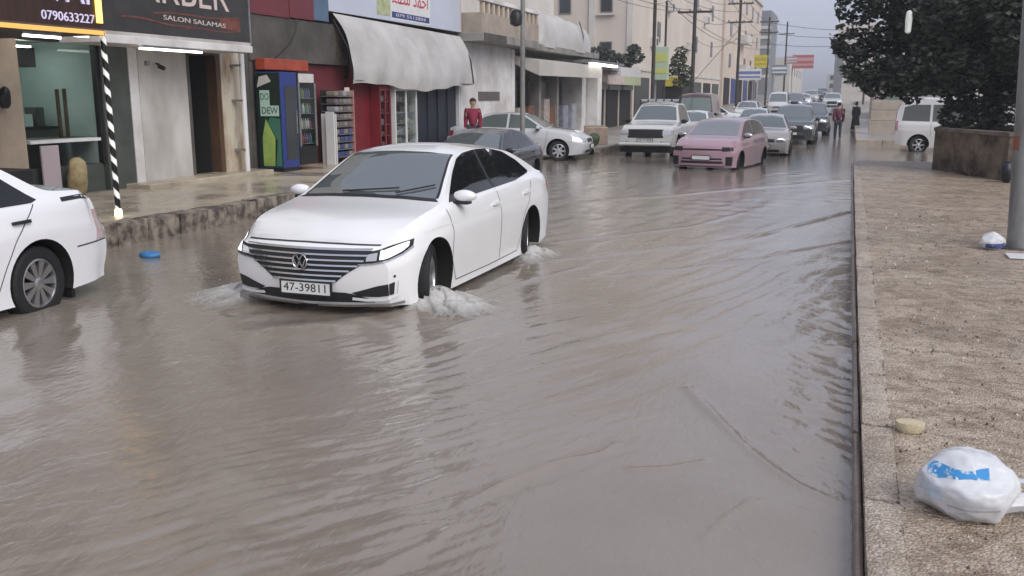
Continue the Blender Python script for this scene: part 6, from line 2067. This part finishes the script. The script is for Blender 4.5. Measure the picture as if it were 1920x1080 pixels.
board('bright yellow sign hanging before the peach block', mat('yellow_sign', (0.62, 0.55, 0.06), 0.5, var=0.15), -9.1, -7.9, 94.5, 4.6, 5.75, zroad(94) + 0.3, stripes=mat('yellow_dark', (0.45, 0.36, 0.05), 0.5))
board('red sign over the far end of the street', mat('red_sign', (0.46, 0.12, 0.12), 0.6), -9.3, -6.0, 158, 6.2, 8.3, zroad(158), stripes=mat('pale_red', (0.6, 0.35, 0.35), 0.5))
board('slate blue sign below the grey tower', mat('slate_sign', (0.16, 0.22, 0.28), 0.5), -9.4, -7.6, 120, 4.4, 5.6, zroad(120), stripes=M_WHITE)
board('white sign left of the slate blue sign', M_WHITE, -9.4, -7.3, 82, 3.2, 4.1, zroad(82), stripes=mat('blue_stripe', (0.15, 0.2, 0.45), 0.5))
board('small pale pink sign next to the red sign', mat('pink_sign', (0.5, 0.3, 0.33), 0.5), -9.2, -7.5, 138, 6.3, 7.3, zroad(138), stripes=M_WHITE)
ya = thing('awning', 'small yellow awning over a dark shop beside the green sign', 'awning', (-10.3, 58, 2.45))
mb = MB()
mb.prism([(-0.6, 0.0), (0.55, 0.0), (0.45, 0.55), (-0.5, 0.62)], -0.5, 0.5, 'y')
mb.build('sheet', mat('yellow_awning', (0.55, 0.44, 0.06), 0.6, var=0.3, vscale=3), ya)
bpart('dark_stall', M_DARK, ya, (-0.7, 0.5, -0.3, 1.2, -2.2, -0.001))
# plants on the low roof and the pavement tree
shrub('left grey green bush on the roof of the low shops', (-12.9, 49.2, 3.35), [(-0.6, 0, 0.5, 0.5), (0, 0.1, 0.7, 0.6), (0.6, 0, 0.55, 0.5), (1.1, 0.2, 0.45, 0.4), (-1.1, 0, 0.35, 0.4)], 420, 0.12, M_LEAFG, 41, 4)
shrub('right round bush on the roof of the low shops', (-12.0, 53.0, 3.35), [(-0.2, 0, 0.5, 0.5), (0.3, 0.1, 0.7, 0.5), (0.2, 0, 1.1, 0.4)], 420, 0.12, M_LEAFG, 42, 3)
st = thing('small_tree', 'small dusty green tree on the pavement behind the green sign', 'tree', (-9.1, 52.3, 0.3))
branchy([(0, 0, 0), (0, 0, 1.0), (0.05, 0, 2.2), (0, 0, 3.0)], 0.07, [(0.4, 0, 3.6), (-0.3, 0.2, 3.4), (0.1, 0.3, 3.9)], st, 6)
tag(leaves('crown', [(0, 0, 3.5, 0.5), (0.3, 0.1, 2.9, 0.5), (-0.35, 0, 3.0, 0.45), (0.1, 0, 4.0, 0.35), (0.45, 0, 2.4, 0.4), (0.1, -0.2, 2.3, 0.4)], 420, 0.10, M_LEAFM, st, 44), kind='stuff')
blob('green_ball', mat('green_ball', (0.06, 0.10, 0.05), 0.6, var=0.3, vscale=5), (0.2, 0.2, 0.24), 5, 0.08, 3, 'round dark green tub on the pavement corner past the silver saloon', 'tub', (-8.05, 30.4, 0.43), 0.1)
for k, (x, y, c_) in enumerate(((-8.7, 31.5, (0.5, 0.38, 0.30)), (-9.2, 33.2, (0.36, 0.28, 0.22)))):
    small('goods_crate', mat('kerb_crate_%d' % k, c_, 0.6, var=0.3, vscale=5), ['orange brown box on the pavement near the green tub', 'brown box behind the orange brown one on the pavement'][k], 'crate', [(x, x + 0.7, y, y + 0.6, 0.2, 0.8)], 'boxes on the far pavement', 0.02)

# ------------------------------------------------------------------ people
def skin(name, verts, edges, radii, m, parent, root=0, sub=2):
    me = bpy.data.meshes.new(name)
    me.from_pydata(verts, edges, [])
    o = bpy.data.objects.new(name, me)
    C.objects.link(o)
    md = o.modifiers.new('s', 'SKIN')
    md.use_smooth_shade = True
    sv = me.skin_vertices[0].data
    for i, r in enumerate(radii):
        sv[i].radius = r if isinstance(r, tuple) else (r, r)
        sv[i].use_root = (i == root)
    s2_ = o.modifiers.new('u', 'SUBSURF')
    s2_.levels = s2_.render_levels = sub
    dg = bpy.context.evaluated_depsgraph_get()
    new = bpy.data.meshes.new_from_object(o.evaluated_get(dg))
    bpy.data.objects.remove(o)
    new.materials.clear()
    new.materials.append(m)
    new.shade_smooth()
    new.name = name
    o = bpy.data.objects.new(name, new)
    C.objects.link(o)
    o.parent = parent
    return o
def person(label, loc, rz, H, m_top, m_leg, m_hair, stride=0.0, robe=False, sub=2, hood=False, grp='people in the street'):
    """standing or walking figure facing local +x"""
    root = thing('person', label, 'person', loc, rz, grp)
    s = H / 1.75
    M_SKIN = mat('skin', (0.42, 0.26, 0.19), 0.5)
    st_ = stride
    V = {'pel': (0, 0, 0.95), 'abd': (0.01, 0, 1.12), 'che': (0.0, 0, 1.32), 'neb': (-0.01, 0, 1.46), 'nec': (0.0, 0, 1.53), 'hea': (0.03, 0, 1.64), 'cro': (0.02, 0, 1.71)}
    for (sd, n) in ((1, 'l'), (-1, 'r')):
        f = st_ * sd
        V['sh' + n] = (-0.01, 0.18 * sd, 1.42)
        V['el' + n] = (-0.03 - f * 0.25, 0.215 * sd, 1.14)
        V['wr' + n] = (0.05 - f * 0.42, 0.215 * sd, 0.91)
        V['pa' + n] = (0.07 - f * 0.46, 0.215 * sd, 0.84)
        V['hi' + n] = (0, 0.095 * sd, 0.90)
        V['kn' + n] = (0.03 + f * 0.22, 0.10 * sd, 0.50)
        V['an' + n] = (-0.02 + f * 0.42 - abs(f) * 0.05, 0.10 * sd, 0.09 + max(0, -f) * 0.12)
        V['to' + n] = (0.13 + f * 0.42, 0.115 * sd, 0.035 + max(0, -f) * 0.06)
    V = {k: tuple(c * s for c in v) for k, v in V.items()}
    def build(nm, keys, eds, rad_, m, sub_=sub):
        ix = {k: i for i, k in enumerate(keys)}
        return skin(nm, [V[k] for k in keys], [(ix[a], ix[b]) for a, b in eds], [tuple(q * s for q in r) if isinstance(r, tuple) else r * s for r in rad_], m, root, 0, sub_)
    kb_ = ['pel', 'abd', 'che', 'neb', 'nec', 'hea', 'cro']
    eb = [('pel', 'abd'), ('abd', 'che'), ('che', 'neb'), ('neb', 'nec'), ('nec', 'hea'), ('hea', 'cro')]
    rb2 = [(0.10, 0.13), (0.09, 0.12), (0.10, 0.14), (0.055, 0.07), 0.055, (0.098, 0.082), (0.075, 0.066)]
    for n in 'lr':
        kb_ += ['sh' + n, 'el' + n, 'wr' + n, 'pa' + n, 'hi' + n, 'kn' + n, 'an' + n, 'to' + n]
        eb += [('che', 'sh' + n), ('sh' + n, 'el' + n), ('el' + n, 'wr' + n), ('wr' + n, 'pa' + n), ('pel', 'hi' + n), ('hi' + n, 'kn' + n), ('kn' + n, 'an' + n), ('an' + n, 'to' + n)]
        rb2 += [0.05, 0.04, 0.028, (0.04, 0.02), 0.075, 0.052, 0.038, 0.032]
    build('body', kb_, eb, rb2, M_SKIN)
    # fingers
    for (sd, n) in ((1, 'l'), (-1, 'r')):
        p = V3(V['pa' + n])
        mb = MB()
        for k in range(4):
            b = p + Vector((0.018 * (k - 1.5) * s, 0, -0.03 * s))
            ln = (0.065, 0.078, 0.074, 0.055)[k] * s
            mb.tube([b, b + Vector((0.004, -0.008 * sd, -ln * 0.55)), b + Vector((0.002, -0.022 * sd, -ln))], [0.009 * s, 0.008 * s, 0.006 * s], 6)
        t0 = p + Vector((0.03 * s, -0.005 * sd, 0.0))
        mb.tube([t0, t0 + Vector((0.025, -0.01 * sd, -0.03)) * s, t0 + Vector((0.03, -0.015 * sd, -0.06)) * s], [0.011 * s, 0.01 * s, 0.007 * s], 6)
        mb.build('fingers', M_SKIN, root, smooth=True)
    # face: nose, eyes, mouth, ears
    hx, hy, hz = V['hea']
    mb = MB()
    mb.tube([(hx + 0.085 * s, 0, hz + 0.03 * s), (hx + 0.115 * s, 0, hz - 0.01 * s), (hx + 0.09 * s, 0, hz - 0.018 * s)], [0.008 * s, 0.014 * s, 0.01 * s], 6)
    for sd in (-1, 1):
        mb.tube([(hx - 0.01 * s, sd * 0.078 * s, hz + 0.02 * s), (hx - 0.015 * s, sd * 0.092 * s, hz), (hx - 0.01 * s, sd * 0.08 * s, hz - 0.025 * s)], 0.01 * s, 6)
    mb.build('face_features', M_SKIN, root, smooth=True)
    mb = MB()
    for sd in (-1, 1):
        mb.box(hx + 0.082 * s, hx + 0.092 * s, sd * 0.033 * s - 0.012 * s, sd * 0.033 * s + 0.012 * s, hz + 0.014 * s, hz + 0.026 * s)
    mb.box(hx + 0.084 * s, hx + 0.092 * s, -0.022 * s, 0.022 * s, hz - 0.045 * s, hz - 0.038 * s)
    mb.build('eyes_and_mouth', M_PTXT, root)
    # clothes
    kt = ['pel', 'abd', 'che', 'neb']
    et = [('pel', 'abd'), ('abd', 'che'), ('che', 'neb')]
    rt2 = [(0.125, 0.18), (0.13, 0.185), (0.14, 0.19), (0.08, 0.09)]
    for n in 'lr':
        kt += ['sh' + n, 'el' + n, 'wr' + n]
        et += [('che', 'sh' + n), ('sh' + n, 'el' + n), ('el' + n, 'wr' + n)]
        rt2 += [0.088, 0.07, 0.05]
    build('jacket', kt, et, rt2, m_top)
    if robe:
        mb = MB()
        mb.lathe([(0.17 * s, 1.2 * s), (0.20 * s, 0.95 * s), (0.25 * s, 0.5 * s), (0.30 * s, 0.04 * s), (0.28 * s, 0.03 * s)], 20)
        mb.build('robe', m_top, root, smooth=True)
    else:
        kl_ = ['pel']
        el_ = []
        rl_ = [(0.115, 0.15)]
        for n in 'lr':
            kl_ += ['hi' + n, 'kn' + n, 'an' + n]
            el_ += [('pel', 'hi' + n), ('hi' + n, 'kn' + n), ('kn' + n, 'an' + n)]
            rl_ += [0.095, 0.072, 0.058]
        build('trousers', kl_, el_, rl_, m_leg)
    for n in 'lr':
        a, t = V3(V['an' + n]), V3(V['to' + n])
        mb = MB()
        mb.tube([a + Vector((-0.05 * s, 0, -0.045 * s)), a + Vector((0.0, 0, -0.03 * s)), t + Vector((-0.02 * s, 0, 0.012)), t + Vector((0.03 * s, 0, 0))], [0.036 * s, 0.05 * s, 0.042 * s, 0.025 * s], 8)
        mb.build('shoe', M_BLACK, root, smooth=True)
    hr = bmesh.new()
    bmesh.ops.create_icosphere(hr, subdivisions=3, radius=1)
    for v in hr.verts:
        v.co = Vector((v.co.x * 0.112 * s - 0.012 * s, v.co.y * 0.098 * s, v.co.z * 0.10 * s + 0.05 * s))
    cut_z, cut_x = 0.01 * s, 0.045 * s
    if not hood:
        kill = [v for v in hr.verts if v.co.z < cut_z + max(0, v.co.x) * 0.6 and v.co.x > -0.05 * s or v.co.z < -0.03 * s]
        bmesh.ops.delete(hr, geom=kill, context='VERTS')
    else:
        for v in hr.verts:
            v.co.z = v.co.z * 1.5 - 0.03 * s
            v.co.x -= 0.02 * s
    me = bpy.data.meshes.new('hair')
    hr.to_mesh(me)
    hr.free()
    me.shade_smooth()
    me.materials.append(m_hair)
    o = bpy.data.objects.new('hood' if hood else 'hair', me)
    C.objects.link(o)
    o.parent = root
    o.location = V['hea']
    return root
M_HAIR = mat('dark_hair', (0.012, 0.010, 0.009), 0.6)
M_REDJ = mat('red_jacket', (0.22, 0.015, 0.045), 0.7, var=0.25, vscale=6)
M_DRED = mat('dark_red_coat', (0.10, 0.018, 0.04), 0.7, var=0.25, vscale=5)
M_DENIM = mat('dark_denim', (0.035, 0.04, 0.06), 0.8)
M_ROBE = mat('black_robe', (0.010, 0.010, 0.012), 0.8)
person('person in a red jacket with dark hair standing behind the silver saloon', (-10.25, 25.0, 0.063), rad(-70), 1.72, M_REDJ, M_DENIM, M_HAIR)
person('person in a dark red coat walking along the street edge', (-0.46, 44.2, zroad(44.2)), rad(95), 1.70, M_DRED, M_DENIM, M_HAIR, 0.35)
person('person in a long black robe walking on the far right pavement', (0.33, 56.0, zroad(56)), rad(-95), 1.52, M_ROBE, M_ROBE, M_ROBE, 0.1, True, 1, True)
blob('hanging_bag', M_BLACK, (0.10, 0.13, 0.17), 77, 0.15, 3, 'black bag hanging on the tan column at the left edge', 'bag', (-11.84, 10.52, 1.85), 0.05)
small('black_crate', M_BLACKP, 'low black crate on the pavement behind the white saloon', 'crate', [(-10.9, -10.2, 8.7, 9.4, 0.26, 0.92)], None, 0.02)

# ------------------------------------------------------------------ litter
M_BAG = mat('white_plastic_bag', (0.70, 0.71, 0.73), 0.3, col2=(0.58, 0.60, 0.63), vscale=9, bump=0.2, bscale=16)
M_BPRINT = mat('blue_print', (0.05, 0.25, 0.55), 0.35, col2=(0.10, 0.36, 0.66), vscale=25)
M_BPRINT2 = mat('faint_blue_print', (0.42, 0.55, 0.68), 0.35, col2=(0.66, 0.68, 0.72), vscale=14)
def bag(label, loc, rz, w, d, h, seed, handles=True, prints=()):
    e = thing('plastic_bag', label, 'bag', loc, rz)
    bm = bmesh.new()
    bmesh.ops.create_icosphere(bm, subdivisions=5, radius=1.0)
    r = random.Random(seed)
    fold = []
    for _ in range(26):
        fold.append((Vector((r.gauss(0, 1), r.gauss(0, 1), r.gauss(0, 1))).normalized(), r.uniform(-0.8, 0.8), r.uniform(0.012, 0.05), r.uniform(0.02, 0.06)))
    planes = [(Vector((r.gauss(0, 1), r.gauss(0, 1), r.gauss(0, 1))).normalized(), r.uniform(0.80, 0.98)) for _ in range(34)]
    for v in bm.verts:
        n = v.co.normalized()
        k = min(1.0, min(dd / max(0.05, n.dot(pp_)) for (pp_, dd) in planes))
        for (dv, c0, a, wd) in fold:
            q = n.dot(dv) - c0
            k += a * 0.55 * math.exp(-abs(q) / (wd * 0.7))
        pull = max(0, n.x - 0.45) * 0.75               # drawn together towards the knot
        y = n.y * k * (1 - pull * 0.9)
        z = n.z * k * (1 - pull * 0.55) + pull * 0.12
        z = z if z > -0.72 else -0.72 + (z + 0.72) * 0.1
        v.co = Vector((n.x * k * w / 2, y * d / 2, (z + 0.74) / 1.7 * h))
    me = bpy.data.meshes.new('bag_body')
    bm.to_mesh(me)
    bvh = BVHTree.FromBMesh(bm)
    bm.free()
    me.shade_smooth()
    me.materials.append(M_BAG)
    o = bpy.data.objects.new('bag_body', me)
    C.objects.link(o)
    o.parent = e
    S = Sticker(bvh, e)
    for (lo, hi, m, nm) in prints:
        S.put(nm, lo, hi, -PI / 2, m, 14, 6, 0.002, deep=0.0)
    if handles:
        mb = MB()
        x0 = w / 2 * 0.86
        mb.tube([(x0 - 0.03, 0, h * 0.56), (x0 + 0.03, 0.0, h * 0.58), (x0 + 0.08, 0.02, h * 0.60), (x0 + 0.14, 0.03, h * 0.52), (x0 + 0.20, 0.02, h * 0.45)], [0.03, 0.012, 0.016, 0.013, 0.006], 7)
        mb.tube([(x0, 0, h * 0.57), (x0 + 0.05, -0.02, h * 0.62), (x0 + 0.12, -0.03, h * 0.66)], [0.014, 0.012, 0.005], 6)
        mb.tube([(x0 - 0.05, 0.0, h * 0.2), (x0 + 0.04, 0.01, h * 0.22), (x0 + 0.10, 0.0, h * 0.10)], [0.05, 0.04, 0.02], 7)
        mb.build('knot', M_BAG, e, smooth=True)
    return e
bag('large white plastic bag with blue print lying on the right pavement', (0.575, 4.10, 0.126), rad(8), 0.44, 0.40, 0.265, 4, True,
    [([(-0.165, 0.178), (-0.13, 0.178), (-0.10, 0.190), (-0.02, 0.200), (0.055, 0.198)], [(-0.16, 0.205), (-0.13, 0.226), (-0.10, 0.222), (-0.02, 0.222), (0.06, 0.232)], mat('blue_logo_print', (0.05, 0.27, 0.58), 0.35, col2=(0.62, 0.68, 0.74), vscale=22, ramp=(0.36, 0.46)), 'blue_print'),
     ([(-0.185, 0.10), (-0.12, 0.09)], [(-0.18, 0.155), (-0.12, 0.155)], M_BPRINT2, 'faint_print'),
     ([(-0.10, 0.075), (0.09, 0.085)], [(-0.10, 0.083), (0.09, 0.094)], mat('grey_print', (0.45, 0.45, 0.5), 0.4), 'grey_print')])
bag('small white and blue bag at the foot of the grey pole', (1.66, 11.80, 0.126), rad(20), 0.30, 0.24, 0.20, 9, False,
    [([(-0.10, 0.02), (0.10, 0.02)], [(-0.11, 0.075), (0.12, 0.085)], mat('navy_bag_print', (0.06, 0.09, 0.28), 0.4), 'blue_print')])
sp2 = thing('sponge_cake', 'round cream coloured cake of foam on the pavement beside the kerb joint', 'foam', (0.415, 5.06, 0.128), rad(10))
mb = MB()
mb.lathe([(0.001, 0), (0.062, 0.0), (0.068, 0.012), (0.075, 0.040), (0.070, 0.052), (0.001, 0.053)], 24)
o = mb.build('foam_block', mat('cream_foam', (0.58, 0.50, 0.34), 0.8, var=0.2, vscale=30, bump=0.3, bscale=80), sp2, smooth=True, angle=45)
o.scale = (1.0, 0.75, 1.0)
blob('blue_litter', mat('blue_litter', (0.05, 0.22, 0.50), 0.35, var=0.3, vscale=20), (0.13, 0.08, 0.06), 22, 0.35, 4, 'crumpled blue plastic litter floating near the left kerb', 'litter', (-7.71, 8.63, 0.02), 0.3)

gr_ = random.Random(17)
gv = MB()
for k in range(2600):
    x = 0.30 + abs(gr_.gauss(0, 1.3))
    y = gr_.uniform(2.6, 16)
    if x > 3.3:
        continue
    r = gr_.uniform(0.003, 0.011) * (1 + (gr_.random() < 0.05) * 1.2)
    a = gr_.uniform(0, 6.3)
    pts = [(x + r * gr_.uniform(.6, 1.2) * math.cos(a + q * 1.57), y + r * gr_.uniform(.6, 1.2) * math.sin(a + q * 1.57), 0.124) for q in range(4)] + [(x, y, 0.131 + r * gr_.uniform(0.5, 1.1))]
    gv.cur = gr_.choice((0, 0, 1, 2))
    gv.add(pts, [(0, 1, 4), (1, 2, 4), (2, 3, 4), (3, 0, 4)])
tag(gv.build('gravel', [mat('grit_brown', (0.14, 0.10, 0.075), 0.6), mat('grit_pale', (0.58, 0.52, 0.45), 0.6), mat('grit_dark', (0.07, 0.055, 0.045), 0.5)]), kind='stuff')

# ------------------------------------------------------------------ splashes round the moving car's wheels
M_FOAM = mat('water_foam', (0.74, 0.73, 0.71), 0.3, col2=(0.60, 0.58, 0.55), vscale=14, bump=0.15, bscale=40)
fnt = M_FOAM.node_tree            # froth thins out to clear film at its feet
fb = fnt.nodes['Principled BSDF']
fb.inputs['Transmission Weight'].default_value = 0.25
fb.inputs['IOR'].default_value = 1.2
fg = fnt.nodes.new('ShaderNodeNewGeometry')
fx = fnt.nodes.new('ShaderNodeSeparateXYZ')
fnt.links.new(fg.outputs['Position'], fx.inputs[0])
fr_ = fnt.nodes.new('ShaderNodeMapRange')
fr_.inputs['From Min'].default_value, fr_.inputs['From Max'].default_value = 0.006, 0.09
fr_.inputs['To Min'].default_value, fr_.inputs['To Max'].default_value = 0.15, 0.92
fnt.links.new(fx.outputs['Z'], fr_.inputs['Value'])
fnt.links.new(fr_.outputs[0], fb.inputs['Alpha'])
def splash(label, cx, cy, lx, ly, h, seed, n=300, lean=(0, 0)):
    """ragged mound of foam cut off where it thins out, with flying drops"""
    r = random.Random(seed)
    N = 110
    xs_ = np.linspace(-1.5, 1.5, N)
    U, Vv = np.meshgrid(xs_, xs_)
    X, Y = cx + U * lx, cy + Vv * ly
    ang = np.arctan2(Vv, U)
    R_ = np.hypot(U, Vv) * (1 + 0.35 * (vnoise(np.cos(ang) * 2 + seed * 7, np.sin(ang) * 2, 1.0, seed) - 0.5))
    f = sum(vnoise(X, Y, sc, 200 + seed * 10 + k) / (1.6**k) for k, sc in enumerate((5, 10, 19))) / 2.05
    ridge = 1 - np.abs(2 * np.clip(f, 0, 1) - 1)
    Z = h * np.clip(1.15 - R_, 0, 1)**0.8 * (0.15 + 1.25 * ridge**2) + 0.012 * (ridge > 0.72) * (R_ < 1.35)
    keep = Z > 0.006 + 0.006 * vnoise(X, Y, 30, 300 + seed)
    X = X + lean[0] * Z / h
    Y = Y + lean[1] * Z / h
    idx = np.arange(N * N).reshape(N, N)
    mb = MB()
    vs_ = np.stack([X, Y, Z], -1).reshape(-1, 3)
    q = np.stack([idx[:-1, :-1], idx[:-1, 1:], idx[1:, 1:], idx[1:, :-1]], -1).reshape(-1, 4)
    k4 = keep.ravel()[q].all(1)
    mb.add(vs_.tolist(), q[k4].tolist())
    oct_f = [(0, 2, 4), (2, 1, 4), (1, 3, 4), (3, 0, 4), (2, 0, 5), (1, 2, 5), (3, 1, 5), (0, 3, 5)]
    for k in range(n):
        a = r.uniform(0, 2 * PI)
        q = math.sqrt(r.random()) * 1.5
        x, y = cx + lx * q * math.cos(a), cy + ly * q * math.sin(a)
        z = abs(r.gauss(0, h * 0.7)) * max(0.1, 1.3 - q) + 0.003
        s = r.uniform(0.002, 0.008)
        mb.add([(x + s, y, z), (x - s, y, z), (x, y + s, z), (x, y - s, z), (x, y, z + s), (x, y, z - s)], oct_f)
    return tag(mb.build('water_splash', M_FOAM, None, smooth=True, angle=None), label, None, None, 'stuff')
splash('white splash at the flood car front wheel on the far side', -5.40, 7.05, 0.32, 0.36, 0.10, 1, 300, (0.10, 0.1))
splash('white splash thrown up by the flood car near front wheel', -3.28, 7.38, 0.40, 0.38, 0.12, 2, 450, (-0.12, 0.05))
splash('small white splash behind the flood car near rear wheel', -3.36, 10.05, 0.18, 0.40, 0.09, 3, 150, (-0.05, 0.1))

# ------------------------------------------------------------------ wet air down the street
hz_m = bpy.data.materials.new('wet_air')
hz_m.use_nodes = True
hn = hz_m.node_tree.nodes
hn.clear()
pv = hn.new('ShaderNodeVolumePrincipled')
pv.inputs['Color'].default_value = (0.88, 0.90, 0.94, 1)
pv.inputs['Density'].default_value = 0.0015
pv.inputs['Anisotropy'].default_value = 0.2
ho = hn.new('ShaderNodeOutputMaterial')
hz_m.node_tree.links.new(pv.outputs[0], ho.inputs['Volume'])
hz = MB()
hz.box(-1600, 1600, -100, 2600, -1.6, 24)
tag(hz.build('haze', hz_m), kind='stuff')
